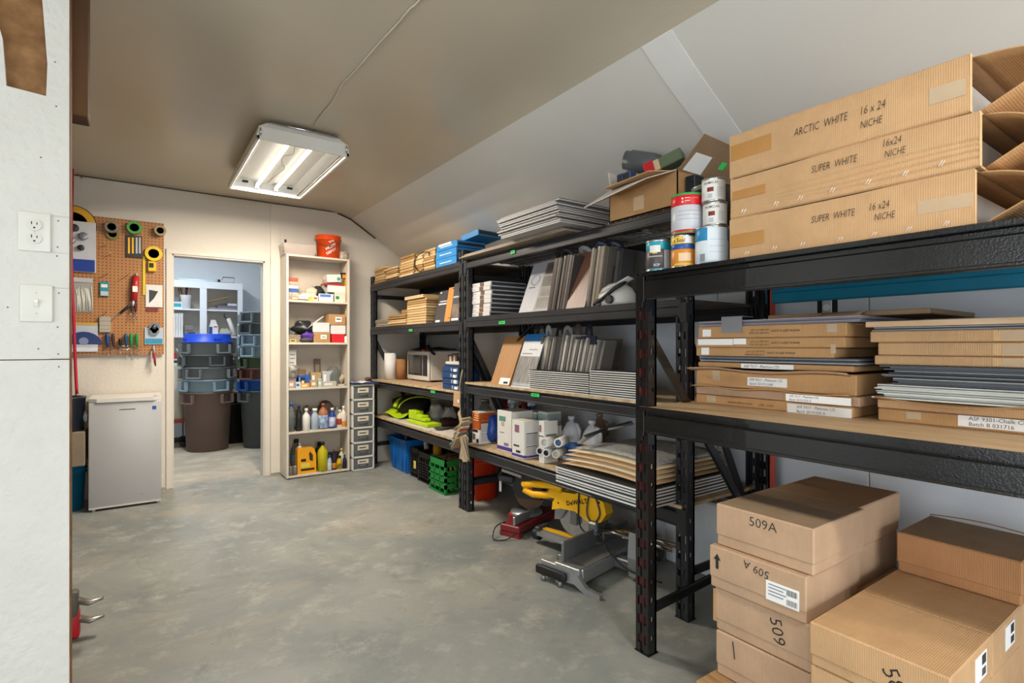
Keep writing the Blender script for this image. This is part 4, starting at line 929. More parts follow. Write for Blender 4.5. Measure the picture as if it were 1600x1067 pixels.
# rows of book-standing sample boards with strap handles
def board_row(label, group, X0, X1, xl, xr, n, z0, h, dy, cols, seed, straps=0):
    a, b = px_row(X0, xl, xr); rn = random.Random(seed); pitch = (a - b) / n
    for i in range(n):
        th = pitch * rn.uniform(.72, .92); hh = h * rn.uniform(.96, 1.02)
        leanY('sample_board', label, X0 + rn.uniform(-.008, .012), X1, a - (i + 1) * pitch, th, z0, hh, dy, cols[i % len(cols)], group=group)
    return a, b
DB = [mat('#5d4a42', .5), mat('#4a4340', .5), mat('#7b6a5e', .5), mat('#3d3a3a', .5), mat('#8c8174', .5)]
board_row('dark wood sample board in the row left of the walnut panel', 'dark wood sample boards', 2.05, 2.33, 852, 886, 9, Z2, .315, -.075, DB, 11)
a, bq = px_row(2.03, 884, 912)
L = Lean('flooring_sample', 'reddish walnut sample panel facing the aisle on the second shelf', 2.03, bq - .005, a, Z2, .33, .10, .01, mat('#6f4a3c', .4, second='#8d6552', scale=7, stretch=(1, 9, 1)))
board_row('grey brown sample board in the row right of the walnut panel', 'grey brown sample boards', 2.04, 2.34, 912, 938, 6, Z2, .325, -.06, [mat('#8c8072', .5), mat('#5b5651', .5), mat('#a89880', .5), mat('#6f6a66', .5)], 12)
board_row('charcoal sample board at the far end of the sample row', 'charcoal sample boards', 2.10, 2.20, 938, 962, 7, Z2, .30, -.05, [mat('#3f3e40', .5), mat('#6a6867', .5), mat('#55524f', .5)], 13)
sg = 'strap handles above the sample boards'
for i, (px, X, hh, ww, m, lb) in enumerate(((867, 2.15, .085, .05, BLK, 'tall black strap handle standing above the dark wood samples'), (878, 2.12, .07, .06, BLK, 'black strap handle bent over the lilac brochure board'), (905, 2.14, .07, .07, mat('#8f8f92', .4), 'grey strap handle above the walnut panel'), (930, 2.14, .075, .08, mat('#26334d', .4), 'navy strap handle above the grey brown samples'), (949, 2.16, .07, .10, mat('#1b2233', .4), 'wide navy strap handle above the charcoal samples'))):
    y = onX(px, 540, X)[1] - .05
    put(MB().tube([(X + .02 * math.sin(j), yy, z) for j, (x, yy, z) in enumerate(loop(X, y - ww / 2, y + ww / 2, Z2 + .29, hh))], .016, 8, flat=.2), 'webbing_strap', m, None, lb, 'strap', sg)
# white hood with strap
hd = thing('face_hood', 'white rounded plastic hood with a black strap at the end of the second shelf', 'hood', (2.10, 1.86, Z2))
yh = onX(960, 540, 2.10)[1]; hd.location = (2.12, yh, Z2)
b = MB(); b.lathe([(.105, 0), (.108, .02), (.10, .06), (.082, .095), (.05, .118), (.02, .127), (0, .128)], (2.12, yh, Z2 + .001), 24)
put(b, 'shell', mat('#d9d6cd', .4), hd)
put(MB().sheet(lambda u, v: (2.02 + .05 * v, yh + .03 - .20 * u, Z2 + .07 + .07 * u - .01 * v), 6, 3, .003), 'visor', mat('#cfcfcb', .3), hd)
put(MB().tube([(2.02, yh + .07, Z2 + .012), (2.0, yh + .0, Z2 + .03), (2.01, yh - .08, Z2 + .08), (2.05, yh - .13, Z2 + .12)], .010, 6), 'strap', BLK, hd)
put(MB().cyl((2.005, yh + .03, Z2 + .02), .02, .02, 'X', 14).cyl((2.0, yh - .05, Z2 + .03), .022, .02, 'X', 14), 'ratchet_knob', DGREY, hd)
# --- third level
kb = 'binders behind the brace'
for i, (c, w_) in enumerate((('#23262e', .30), ('#2a2c33', .28), ('#9a9690', .27), ('#c9c5bd', .26), ('#a39c92', .24))):
    put(MB().box(2.20, 2.20 + w_, 3.04, 3.37 - .01 * i, Z3 + .0005 + i * .026, Z3 + .025 + i * .026, bev=.002), 'binder', mat(c, .5), None, ('black ring binder at the bottom of the binder pile', 'black ring binder second in the binder pile', 'grey folder in the binder pile', 'pale folder near the top of the binder pile', 'taupe folder on top of the binder pile')[i], 'binder', kb)
put(MB().box(2.22, 2.34, 3.22, 3.34, Z3 + .131, Z3 + .21, bev=.004), 'carton', mat('#bab3aa', .6), None, 'small pale carton on the binder pile behind the brace', 'box')
put(MB().blob((2.40, 3.15, Z3 + .17), (.10, .10, .04), 4, .3, zmin=Z3 + .131), 'cable_bundle', BLK, None, 'tangled black cable bundle on the binder pile', 'cable')
a, bq = px_row(2.02, 766, 795)
L = Lean('flooring_sample', 'honey oak sample panel with black handle and white label', 2.02, bq, a, Z3, .335, .13, .035, mat('#b98a5c', .45, second='#a67747', scale=7, stretch=(1, 12, 1)))
L.patch(.45, .97, .02, .15, PAPER, 'label_sticker'); L.patch(.68, .9, .04, .08, INK, 'print', off=.002)
strap(L.t, [(2.14, bq + .06, Z3 + .30), (2.13, bq + .0, Z3 + .335), (2.15, bq - .07, Z3 + .39), (2.17, bq - .10, Z3 + .41)], r=.014)
a, bq = px_row(2.0, 798, 828)
L = Lean('brochure_board', 'brochure board with blue header and grey wood picture', 2.00, bq, a, Z3, .345, .13, .006, mat('#d3d4d6', .35))
L.patch(.0, 1, .86, 1.0, mat('#2a77b8', .35)); L.patch(.0, 1, .03, .58, mat('#9d9a96', .45, second='#5f5b57', scale=14, stretch=(1, 6, 1))); L.patch(.1, .6, .62, .64, GREY); L.patch(.4, .8, .70, .715, GREY); L.patch(.05, .95, .04, .09, mat('#dfe3ea', .4))
GB_ = [mat('#5f5c5a', .5), mat('#8a8682', .5), mat('#b5aea3', .5), mat('#6f6963', .5), mat('#c9c3b8', .5)]
for lb, g, xl, xr, n, X0, h, sd in (('dark grey sample board in the first row behind the tile stack', 'first row of grey sample boards', 832, 857, 6, 2.10, .33, 21), ('striped grey sample board in the second row behind the tile stack', 'second row of grey sample boards', 857, 880, 8, 2.12, .33, 22), ('beige grey sample board in the third row behind the tile stack', 'third row of grey sample boards', 880, 905, 9, 2.12, .315, 23), ('taupe sample board in the last row behind the tile stack', 'last row of grey sample boards', 908, 930, 7, 2.14, .30, 24)):
    board_row(lb, g, X0, 2.23 if sd == 24 else 2.40, xl, xr, n, Z3, h, -.085, GB_ if sd % 2 else GB_[::-1], sd)
for i, (px, hh, ww, c, lb) in enumerate(((838, .10, .10, '#141414', 'wide black strap handle above the dark grey samples'), (848, .09, .05, '#b9b7b2', 'pale strap handle above the dark grey samples'), (866, .085, .07, '#17181c', 'black strap loop above the striped grey samples'), (877, .08, .09, '#9a9894', 'grey strap handle above the beige grey samples'), (893, .09, .08, '#4d4640', 'brown strap handle above the beige grey samples'), (910, .09, .05, '#161d2e', 'upright navy strap handle above the taupe samples'))):
    X = 2.24; y = onX(px, 540, X)[1] - .06
    put(MB().tube(loop(X, y - ww / 2, y + ww / 2, Z3 + .305, hh), .015, 8, flat=.2), 'webbing_strap', mat(c, .4), None, lb, 'strap', 'strap handles above the grey boards')
put(MB().box(2.13, 2.14, onX(931, 540, 2.13)[1], onX(908, 540, 2.13)[1], Z3 + .275, Z3 + .325), 'navy_sleeve', mat('#1b2538', .4), None, 'navy paper sleeve across the taupe sample boards', 'sleeve')
# edge-on tile stacks
for lb, g, xl, xr, n, yt in (('dark tile with pale edge in the stack below the sample rows', 'tiles below the sample rows', 826, 920, 10, 577), ('dark tile with pale edge in the taller stack beside the black post', 'tiles beside the black post', 921, 1000, 12, 577)):
    a, b = px_row(2.0, xl, xr); zt = onX(xl, yt, 2.0)[2]; th = (zt - Z3) / n; rn = random.Random(n)
    b = max(b, 1.565) + .0
    for i in range(n):
        d = rn.uniform(-.006, .006); tile_sheet(lb, 2.0 + d, 2.085 + d, b + .002 + d * .4, a - .002 + d * .4, Z3 + .0005 + i * th, th - .0008, g, 'floor_tile', core=mat('#dcdad4', .45), face=mat('#222428', .5), frac=.5)
# --- fourth level
def printed_box(name, label, x0, x1, y0, y1, z0, z1, m, group=None, bands=(), marks=(), side=True):
    t = carton(name, label, x0, x1, y0, y1, z0, z1, m, group, bev=.002, cat='box')
    for a, b, mm in bands: put(MB().box(x0 - .0008, x1, y0 - .0008, y1 + .0008, z0 + (z1 - z0) * a, z0 + (z1 - z0) * b), 'print_band', mm, t)
    if side:
        for v0, v1, mm in ((.36, .64, LGREY), (.08, .30, LGREY), (.655, .68, DGREY), (.315, .335, DGREY)): put(MB().box(x0 + .015, x1 - .015, y0 - .0016, y0 - .0009, z0 + (z1 - z0) * v0, z0 + (z1 - z0) * v1), 'side_print', mm, t)
    for u0, u1, v0, v1, mm in marks: put(MB().box(x0 - .0016, x0 - .0009, y1 + (y0 - y1) * u1, y1 + (y0 - y1) * u0, z0 + (z1 - z0) * v0, z0 + (z1 - z0) * v1), 'print', mm, t)
    return t
def pbx(name, label, X, depth, xl, xr, yt, m, **k):
    yn, yf, zt, _ = RX(X, xl, xr, yt); yf = min(yf, 3.404) if xl < 740 else yf; return printed_box(name, label, X, X + depth, yn, yf, Z4 + .0005, zt, m, **k)
PUR = mat('#4a3a8c', .5)
WB = mat('#dcd9d3', .5, var=.03)
pb = pbx('product_box', 'orange and white cleaner box on the lower shelf', 2.03, .14, 733, 749, 641, WB, bands=[(.45, .97, mat('#c9662a', .45, second='#8f3d17', scale=14))], marks=[(.1, .8, .36, .44, BLK), (.1, .45, .12, .3, mat('#5a5a5a', .5)), (.6, .9, .05, .16, BLK)])
for i in range(5): put(MB().box(2.028, 2.0284, pb.location.y - .035, pb.location.y + .03 - .006 * i, Z4 + .17 + i * .016, Z4 + .177 + i * .016), 'print', mat('#f0c890', .5), pb)
y0 = pb.location.y - .05
put(MB().box(2.05, 2.16, y0 - .0012, y0 - .0006, Z4 + .02, Z4 + .2), 'side_print', PAPER, pb)
put(MB().blob((2.15, onX(770, 540, 2.15)[1], Z4 + .105), (.06, .055, .105), 8, .12, zmin=Z4 + .0005), 'product_bag', mat('#2450a8', .35, second='#1c3f94', scale=9), None, 'blue and white product bag between the boxes', 'bag')
pbx('product_box', 'tall white product box with purple stripe beside the blue bag', 2.04, .18, 777, 799, 640, WB, bands=[(.03, .12, PUR)], marks=[(.15, .6, .74, .86, mat('#5d8f86', .5)), (.3, .5, .62, .72, mat('#b9b08d', .5)), (.2, .5, .45, .47, GREY), (.5, .8, .15, .22, mat('#8a6fa5', .5))])
pbx('product_box', 'small white product box with purple stripe in front of the tall one', 1.995, .12, 800, 819, 655, WB, bands=[(.03, .10, PUR)], marks=[(.25, .6, .68, .88, mat('#8a5f76', .5)), (.15, .6, .30, .34, BLK), (.35, .7, .14, .2, BLK)])
pbx('product_box', 'white product box in the row behind the small one', 2.225, .12, 819, 838, 641, WB, bands=[(.70, .95, mat('#9fb6b2', .5))])
pbx('product_box', 'white product box with grey header beside the jugs', 2.23, .12, 841, 855, 642, WB, bands=[(.70, .95, mat('#a9bfbd', .5))])
pbx('product_box', 'white product box with printed columns in front of the jugs', 2.02, .11, 842, 850, 657, WB, marks=[(.1, .5, .74, .90, mat('#8a6a74', .5)), (.05, .95, .63, .65, DGREY), (.05, .95, .31, .33, DGREY)])
# things behind the boxes
gj = thing('glass_jar', 'empty glass jar behind the orange cleaner box', 'jar', (2.33, onX(758, 540, 2.33)[1], Z4 + .0))
put(MB().lathe([(.045, .0), (.05, .01), (.05, .21), (.036, .235), (.036, .265), (.030, .265), (.030, .23), (.046, .205), (.046, .012), (0, .012)], (2.33, gj.location.y, Z4 + .0005), 18), 'glass', CLEAR, gj)
put(MB().lathe([(.038, 0), (.038, .014), (0, .014)], (2.33, gj.location.y, Z4 + .266), 18), 'lid', STEEL, gj)
for px, c, lb in ((790, '#b03030', 'red plastic bottle behind the white boxes'), (801, '#9fb3c4', 'clear blue spray bottle behind the white boxes'), (818, '#8f2f36', 'dark red bottle behind the white boxes'), (832, '#2c5b8f', 'blue bottle behind the white boxes')):
    y = onX(px, 540, 2.40)[1]; t = thing('spray_bottle', lb, 'bottle', (2.40, y, Z4), group='bottles at the back of the lower shelf')
    put(MB().lathe([(.035, 0), (.04, .01), (.04, .19), (.018, .24), (.016, .27), (0, .27)], (2.40, y, Z4 + .0005), 16), 'body', mat(c, .35), t)
    put(MB().box(2.36, 2.42, y - .012, y + .012, Z4 + .271, Z4 + .30, bev=.004), 'trigger_head', mat('#7a2430' if 'red' in lb else '#c9d0d6', .4), t)
def jug(name, label, px, X, r, h, body, lab, cap=None, labz=(.1, .55)):
    y = onX(px, 540, X)[1]; t = thing(name, label, 'jug', (X, y, Z4)); z = Z4 + .0005
    rx, ry = r, r * .72
    S = Matrix.Translation((X, y, z)) @ Matrix.Diagonal((ry / r, 1, 1, 1))
    b = MB().lathe([(r * .92, 0), (r, .008), (r, h * .60), (r * .80, h * .76), (r * .42, h * .93), (r * .26, h * .94), (r * .26, h), (0, h)], (0, 0, 0), 22, mtx=S)
    put(b, 'body', body, t)
    put(MB().tube([(X, y - r * .35, z + h * .90), (X, y - r * .75, z + h * .88), (X, y - r * .98, z + h * .76), (X, y - r * .96, z + h * .60)], .013, 8), 'handle', body, t)
    put(MB().lathe([(r * .30, 0), (r * .30, .02), (0, .02)], (X, y, z + h), 16), 'cap', cap or body, t)
    put(MB().lathe([(r * 1.0, h * labz[0]), (r * 1.012, h * labz[0] + .001), (r * 1.012, h * labz[1] - .001), (r * 1.0, h * labz[1])], (0, 0, 0), 22, mtx=S), 'label_wrap', lab, t)
    return t
jug('jug', 'pale grey jug with blue label behind the tube roll', 893, 2.24, .075, .255, mat('#b9bcc2', .35), mat('#2f5f9c', .4), labz=(.12, .48))
jug('jug', 'white jug with orange label near the black post', 925, 2.26, .075, .245, mat('#d5d5d6', .35), mat('#c98a3d', .4, second='#6b4a35', scale=14), labz=(.12, .50))
jug('jug', 'brown handled jug behind the white jug', 937, 2.44, .075, .26, mat('#7b6552', .4), mat('#8a7a68', .4))
y = onX(873, 540, 2.20)[1]; t = thing('spray_can', 'slim white canister with purple label before the grey jug', 'canister', (2.20, y, Z4))
put(MB().lathe([(.026, 0), (.028, .004), (.028, .17), (.02, .185), (.02, .21), (0, .21)], (2.20, y, Z4 + .0005), 16), 'body', WHITE, t); put(MB().lathe([(.0284, .05), (.0284, .13)], (2.20, y, Z4 + .0005), 16), 'label_wrap', mat('#5d4a78', .4), t)
y = onX(864, 540, 2.26)[1]; t = thing('cleaner_bottle', 'white bottle with purple and dark label next to the boxes', 'bottle', (2.26, y, Z4))
put(MB().lathe([(.036, 0), (.04, .006), (.04, .14), (.018, .18), (.018, .21), (0, .21)], (2.26, y, Z4 + .0005), 18), 'body', WHITE, t); put(MB().lathe([(.0404, .03), (.0408, .032), (.0408, .125), (.0404, .127)], (2.26, y, Z4 + .0005), 18), 'label_wrap', mat('#4a3550', .4, second='#8b8794', scale=20), t)
# tube roll
for i, (px, py, r, m, core, lb) in enumerate(((850, 692, .030, mat('#d9d7d2', .4), mat('#c8c5be', .5), 'paper tube with plugged end in the tube pile'), (872, 692, .027, WHITE, mat('#40618c', .4), 'white cartridge with blue print on its end in the tube pile'), (843, 705, .023, mat('#c9c8c6', .35), BLK, 'pale tube with dark hollow end by the beam'), (853, 708, .024, mat('#dadad8', .35), BLK, 'white tube with dark hollow end in the tube pile'), (868, 710, .024, mat('#dbd8cf', .35), mat('#bdb6a6', .5), 'cream tube with spiral end in the tube pile'))):
    X = 1.99 + (.01 * i); x, y, z = onX(px, py, X); z = max(z, Z4 + r + .001) if i > 1 else max(z, Z4 + .055 + r)
    t = thing('paper_tube', lb, 'tube', (X, y, z), group='tubes on the lower shelf')
    d = Vector((1, .55 if i > 0 else .35, 0)).normalized(); mt = Matrix.Translation((X, y, z)) @ d.to_track_quat('X', 'Z').to_matrix().to_4x4()
    put(MB().lathe([(r * .72, .006), (r * .72, 0), (r, 0), (r, .13), (0, .13)], (0, 0, 0), 18, 0, 'X', mtx=mt), 'wall', m, t)
    put(MB().lathe([(0, .004), (r * .71, .004), (r * .71, .008), (0, .008)], (0, 0, 0), 18, 0, 'X', mtx=mt), 'end', core, t)
# strips and metal trims
for i, (a, b, c, lb) in enumerate((((905, 698), (960, 670), '#8a8177', 'beige trim strip beside the tubes'), ((915, 688), (985, 668), '#2c2c2d', 'black trim strip lying over the sheets'), ((940, 680), (988, 672), '#b4b4b4', 'silver foil bundle beside the post'))):
    z = .735 if i else .72
    p, q = onZ(*a, z), onZ(*b, z)
    p = (min(2.40, p[0]), p[1], z + .004 * i + .02); q = (min(2.5, q[0]), q[1], z + .004 * i + .03)
    put(MB().tube([p, ((p[0] + q[0]) / 2, (p[1] + q[1]) / 2, z + .03), q], .014, 6, flat=.5), 'trim_strip', mat(c, .4), None, lb, 'trim strip')
# hanging sheets stack
SY0, SY1, SXA = 1.565, 2.18, 1.815
zz = Z4 + .0005
for i in range(6):
    d = (.0, .004, -.004, .006, .0, -.006)[i]
    tile_sheet('pale edged tile sheet at the bottom of the overhanging stack', SXA + d, 2.42 + d, SY0 + d * .3, SY1 + d, zz, .0145, 'tile sheets under the hardboards', core=mat('#e0e0dd', .45), face=mat('#2c2c2e', .5), frac=.5); zz += .0148
def bowed(label, k, z, m, x0, x1, y0, y1, amp, group=None):
    put(MB().sheet(lambda u, v: (x0 + (x1 - x0) * v, y1 + (y0 - y1) * u, z + amp * math.sin(math.pi * min(1, u * .9)) * (1 - .3 * v)), 14, 4, .005), 'hardboard_sheet', m, None, label, 'sheet', group)
HB = mat('#d2b48c', .55, second='#bf9c70', scale=6)
for i in range(4):
    zz += .012
    bowed('bowed tan hardboard sheet on the tile sheets', i, zz, HB if i % 2 == 0 else mat('#dcc8a6', .55), SXA + .02 + .01 * i, 2.42, SY0 + .003, SY1 - .03 - .012 * (i % 2), .014, 'hardboard sheets on the lower shelf'); zz += .010
zz += .0065
b = MB().sheet(lambda u, v: (1.89 + .5 * v, 2.11 - .53 * u, zz + .018 * math.sin(math.pi * min(1, u * .9)) * (1 - .3 * v)), 14, 8, .006)
put(b, 'textured_mat', mat('#b9b9b7', .6, second='#858585', scale=70, bump=.6, bscale=120), None, 'grey woven textured mat on top of the hardboards', 'mat')

# --- hanging tags and sample fan on the double post
gx = 1.98
tg = thing('hanging_tags', 'tan swatch cards hanging by a cord from the double post', 'swatch cards', (gx, 3.48, .70))
for i, (px, py, ww, hh, m, tw) in enumerate(((714, 624, .075, .11, mat('#c39b74', .6), .1), (721, 652, .06, .09, mat('#c4b48c', .6), -.5))):
    x, y, z = onX(px, py, gx)
    mt = Matrix.Translation((gx - .012 * i, y, z)) @ Matrix.Rotation(tw, 4, 'X') @ Matrix.Rotation(.2 - .5 * i, 4, 'Z')
    put(MB().box(-.004, .004, -ww / 2, ww / 2, -hh / 2, hh / 2, bev=.001, mtx=mt), 'swatch', m, tg)
put(MB().box(gx - .006, gx - .0045, onX(717, 620, gx)[1] - .012, onX(717, 620, gx)[1] + .012, .80, .825), 'label_sticker', PAPER, tg)
put(MB().tube([(gx, 3.46, 1.05), (gx - .01, 3.47, .98), (gx, 3.50, .93), (gx - .01, 3.48, .80), (gx - .01, 3.46, .60)], .004, 6), 'cord', mat('#b9a98c', .7), tg)
fan = thing('veneer_fan', 'thick fan of brown and grey veneer swatches hanging from the double post', 'swatch fan', (gx - .05, 3.45, .45))
rn = random.Random(9)
FC = ['#b79a76', '#8f7b62', '#c9bb9d', '#a4917a', '#6f5f50', '#d4c5a6', '#94a07c', '#b35c48', '#cdbfa4', '#7c7064', '#5f7f86', '#c8a37a']
for i in range(13):
    x, y, z = onX(724 - .75 * i + rn.uniform(-1, 1), 661 + 2.6 * i, gx - .06)
    mt = Matrix.Translation((gx - .055, y, z)) @ Matrix.Rotation(-.62 + rn.uniform(-.05, .05), 4, 'X') @ Matrix.Rotation(rn.uniform(-.2, .2), 4, 'Z')
    put(MB().box(-.035, .03, -.085 + rn.uniform(-.01, .01), .075, -.005, .005, bev=.001, mtx=mt), 'swatch', mat(FC[i % 12], .6), fan)
for i in range(13):
    x, y, z = onX(727, 684, gx - .08)
    mt = Matrix.Translation((gx - .085 + .004 * (i % 4), y, z)) @ Matrix.Rotation(-.55 + .085 * i, 4, 'X') @ Matrix.Rotation(rn.uniform(-.3, .3), 4, 'Z')
    put(MB().box(-.03 + .003 * i, -.024 + .003 * i, -.03, .03, -.155 + rn.uniform(-.015, .015), .01, bev=.001, mtx=mt), 'swatch', mat(('#b3a086', '#a4917a', '#c2b296', '#8f8272', '#bba98c')[i % 5], .6), fan)
put(MB().box(2.06, 2.13, 1.497, 1.548, Z1 + .0005, Z1 + .135, bev=.003), 'black_carton', mat('#26303a', .4, second='#121416', scale=12), None, 'small black carton on the top shelf end behind the red topped can', 'box')

# ================================================================ SAWS ON THE FLOOR
ALU = mat('#a9abad', .38, .7, var=.12, bump=.05); ALUD = mat('#77797a', .45, .6, var=.2)
SY = mat('#f0b414', .38)
ms = thing('miter_saw', 'yellow sliding miter saw standing on the floor under the tile sheets', 'miter saw', (2.13, 2.22, 0), rz=.20)
def lp(mb, name, m, par=ms): return put(mb, name, m, par, local=True)
# base casting: wings, turntable, feet
bs = MB(); bs.prism([(-.30, .075), (.30, .075), (.30, .105), (-.30, .105)], -.16, .02, 'Y'); bs.box(-.34, .30, -.17, -.15, .03, .10, bev=.004); bs.box(-.36, -.29, -.16, .0, .075, .105, bev=.004)
for sx in (-1, 1):
    bs.prism([(-.02, .0), (-.02, .10), (-.11, .10), (-.16, .075), (-.21, .03), (-.29, .022), (-.29, .0), (-.20, .0), (-.14, .03), (-.06, .03)], (-.36 if sx < 0 else .30) - .012, (-.36 if sx < 0 else .30) + .012, 'X')
    bs.box((-.36 if sx < 0 else .30) - .012, (-.36 if sx < 0 else .30) + .012, -.02, .08, .035, .10, bev=.003)
bs.lathe([(.10, .02), (.14, .03), (.145, .085), (.12, .10), (0, .10)], (0, .04, 0), 28)
lp(bs, 'base', ALU)
lp(MB().box(-.400, -.374, -.10, .10, .03, .078, bev=.012, seg=3), 'grip_bar', BLK)
for y in (-.06, .05): lp(MB().cyl((-.387, y, 0), .012, .03, 'Z', 10), 'foot', ALUD)
for sx in (.29,): lp(MB().box(sx - .03, sx + .03, .06, .12, 0, .036), 'rear_foot', BLK)
lp(MB().ring((0, .04, .045), .1475, .14, .035, 'Z', 32), 'miter_scale', SY)
lp(MB().lathe([(.03, 0), (.034, .004), (.034, .03), (.02, .036), (0, .036)], (-.16, .10, .03), 16, 0, 'Z'), 'side_knob', ALUD)
ta = MB(); ta.prism([(-.055, .10), (.055, .10), (.035, .40), (-.035, .40)], .06, .10, 'Z'); lp(ta, 'table_arm', ALU)
lp(MB().box(-.016, .016, -.02, .39, .1005, .106), 'kerf_insert', SY)
lp(MB().lathe([(.022, 0), (.034, .006), (.036, .045), (.024, .06), (0, .062)], (0, .395, .055), 16, 0, 'Y'), 'miter_knob', BLK)
lp(MB().box(-.05, .05, .37, .405, .09, .118, bev=.004), 'detent_lever', DGREY)
fc = MB(); fc.box(-.34, -.035, -.045, -.03, .105, .21, bev=.003); fc.box(.035, .30, -.045, -.03, .105, .17, bev=.003); fc.box(-.30, .30, -.05, -.03, .10, .115)
lp(fc, 'fence', ALUD)
# head
hz = .235; hy = .13
lp(MB().lathe([(.0, -.0012), (.127, -.0012), (.127, .0012), (0, .0012)], (0, hy, hz), 40, 0, 'X', smooth=False), 'blade', mat('#c4c6c8', .22, .95, var=.12, scale=30))
lp(MB().lathe([(0, -.006), (.022, -.006), (.022, .006), (0, .006)], (0, hy, hz), 18, 0, 'X', smooth=False), 'arbor', DSTEEL)
gd = []
for i in range(15):
    a = math.radians(-12 + 204 * i / 14); gd.append((hy + .142 * math.cos(a), hz + .135 * math.sin(a)))
gd += [(hy - .15, hz - .02), (hy - .20, hz + .02), (hy - .26, hz + .08), (hy - .24, hz + .02), (hy - .12, hz - .05), (hy - .05, hz + .02), (hy + .05, hz + .045), (hy + .13, hz + .03)]
gd = [(hy + .15, hz + .01), (hy + .145, hz + .055), (hy + .11, hz + .105), (hy + .06, hz + .13), (hy - .02, hz + .135), (hy - .10, hz + .17), (hy - .17, hz + .165), (hy - .22, hz + .12), (hy - .235, hz + .06), (hy - .20, hz + .01), (hy - .12, hz - .01), (hy - .02, hz + .035), (hy + .08, hz + .03)]
lp(MB().prism(gd, -.036, .034, 'X'), 'upper_guard', SY)
lp(MB().prism([(hy + .142, hz - .05), (hy + .138, hz + .03), (hy + .05, hz + .036), (hy + .075, hz - .01), (hy + .10, hz - .04)], -.02, .018, 'X'), 'lower_guard', mat('#8f9194', .25, .6))
lp(MB().box(-.03, .03, hy - .03, hy + .02, hz - .05, hz + .04, bev=.004), 'gear_case', ALUD)
lp(MB().tube([(-.0, hy + .12, hz + .11), (0, hy + .22, hz + .075), (0, hy + .33, hz + .06), (0, hy + .40, hz + .075), (0, hy + .41, hz + .105), (0, hy + .33, hz + .125), (0, hy + .20, hz + .14), (0, hy + .10, hz + .135)], .022, 10), 'trigger_handle', SY)
lp(MB().box(-.026, .026, hy + .06, hy + .19, hz + .07, hz + .125, bev=.008), 'handle_bridge', SY)
lp(MB().lathe([(.05, 0), (.062, .01), (.062, .13), (.05, .15), (0, .15)], (.035, hy - .02, hz + .09), 22, 0, 'X'), 'motor', mat('#2a2a2b', .45))
lp(MB().lathe([(.03, 0), (.06, .01), (.06, .02), (0, .03)], (.185, hy - .02, hz + .09), 20, 0, 'X'), 'motor_cap', SY)
lp(MB().lathe([(.045, 0), (.05, .02), (.05, .05), (0, .06)], (.0, hy - .07, hz + .15), 18, 0, 'Z'), 'dust_port', BLK)
for x, z in ((-.03, .205), (.035, .205)): lp(MB().cyl((x, -.50, z), .014, .50, 'Y', 14), 'slide_rail', CHROME)
lp(MB().box(-.065, .065, -.06, .0, .17, .245, bev=.01), 'rail_carriage', ALUD)
lp(MB().prism([(-.075, .02), (.075, .02), (.085, .12), (.07, .25), (-.07, .25), (-.085, .12)], -.35, -.27, 'Y'), 'rear_bracket', ALU)
lp(MB().box(-.05, .05, -.30, -.12, .03, .085, bev=.006), 'bracket_arm', ALUD)
lp(MB().lathe([(.03, 0), (.036, .01), (.036, .04), (0, .05)], (0, -.42, .15), 14, 0, 'Y'), 'bevel_knob', BLK)
lp(MB().tube(sm([(.0, hy - .05, hz + .21), (-.045, hy - .06, hz + .17), (-.05, hy - .06, hz + .0), (-.05, hy - .10, hz - .06), (-.06, -.07, .19), (-.09, -.18, .11), (-.10, -.30, .06), (-.07, -.46, .04)]), .005, 6), 'power_cord', BLK)
lp(MB().tube(sm([(-.045, hy - .13, hz + .17), (-.055, hy - .12, hz + .05), (-.05, hy - .16, hz + .0), (-.045, hy - .20, hz + .06), (-.045, hy - .17, hz + .15)]), .005, 6), 'coiled_cord', DGREY)
lp(MB().lathe([(0, -.002), (.006, -.002), (.006, .002), (0, .002)], (-.037, hy - .19, hz + .12), 10, 0, 'X'), 'bolt', BLK); lp(MB().lathe([(0, -.002), (.005, -.002), (.005, .002), (0, .002)], (-.037, hy + .10, hz + .06), 10, 0, 'X'), 'bolt', BLK)
text(ms, 'DeWALT', .036, (-.0375, hy + .035, hz + .058), '-X', BLK, roll=.28, name='lettering', local=True, thin=.03, space=1.1)
# second chop saw
cs = thing('chop_saw', 'dark chop saw with red base beside the orange bucket', 'chop saw', (2.20, 2.93, 0), rz=.35)
def lc(mb, name, m): return put(mb, name, m, cs, local=True)
lc(MB().box(-.27, .22, -.10, .05, .03, .075, bev=.006).box(-.27, -.23, -.10, .05, 0, .03).box(.18, .22, -.10, .05, 0, .03), 'base', mat('#8c2a2c', .45, second='#5a1c1e', scale=12))
lc(MB().box(-.26, -.02, -.06, -.045, .075, .13, bev=.003), 'fence', ALU)
lc(MB().lathe([(.10, .075), (.11, .08), (.11, .095), (0, .095)], (0, .02, 0), 24), 'turntable', ALU)
lc(MB().prism([(.08, .18), (.12, .25), (.09, .33), (0, .37), (-.09, .34), (-.13, .26), (-.11, .19)], -.03, .03, 'X'), 'blade_guard', mat('#2f2f31', .45))
lc(MB().lathe([(0, -.001), (.125, -.001), (.125, .001), (0, .001)], (0, 0, .23), 36, 0, 'X', smooth=False), 'blade', mat('#6d5b4a', .4, .7))
lc(MB().lathe([(.05, 0), (.06, .01), (.06, .14), (.045, .16), (0, .16)], (.03, -.02, .28), 20, 0, 'X'), 'motor', mat('#26262a', .5))
lc(MB().tube([(0, .06, .33), (0, .15, .36), (0, .22, .34), (0, .25, .30), (0, .23, .265), (0, .16, .27), (0, .10, .29)], .016, 8), 'handle', BLK)
lc(MB().box(-.06, .05, .10, .22, .285, .325, bev=.006), 'handle_cover', mat('#3b3b3d', .3))
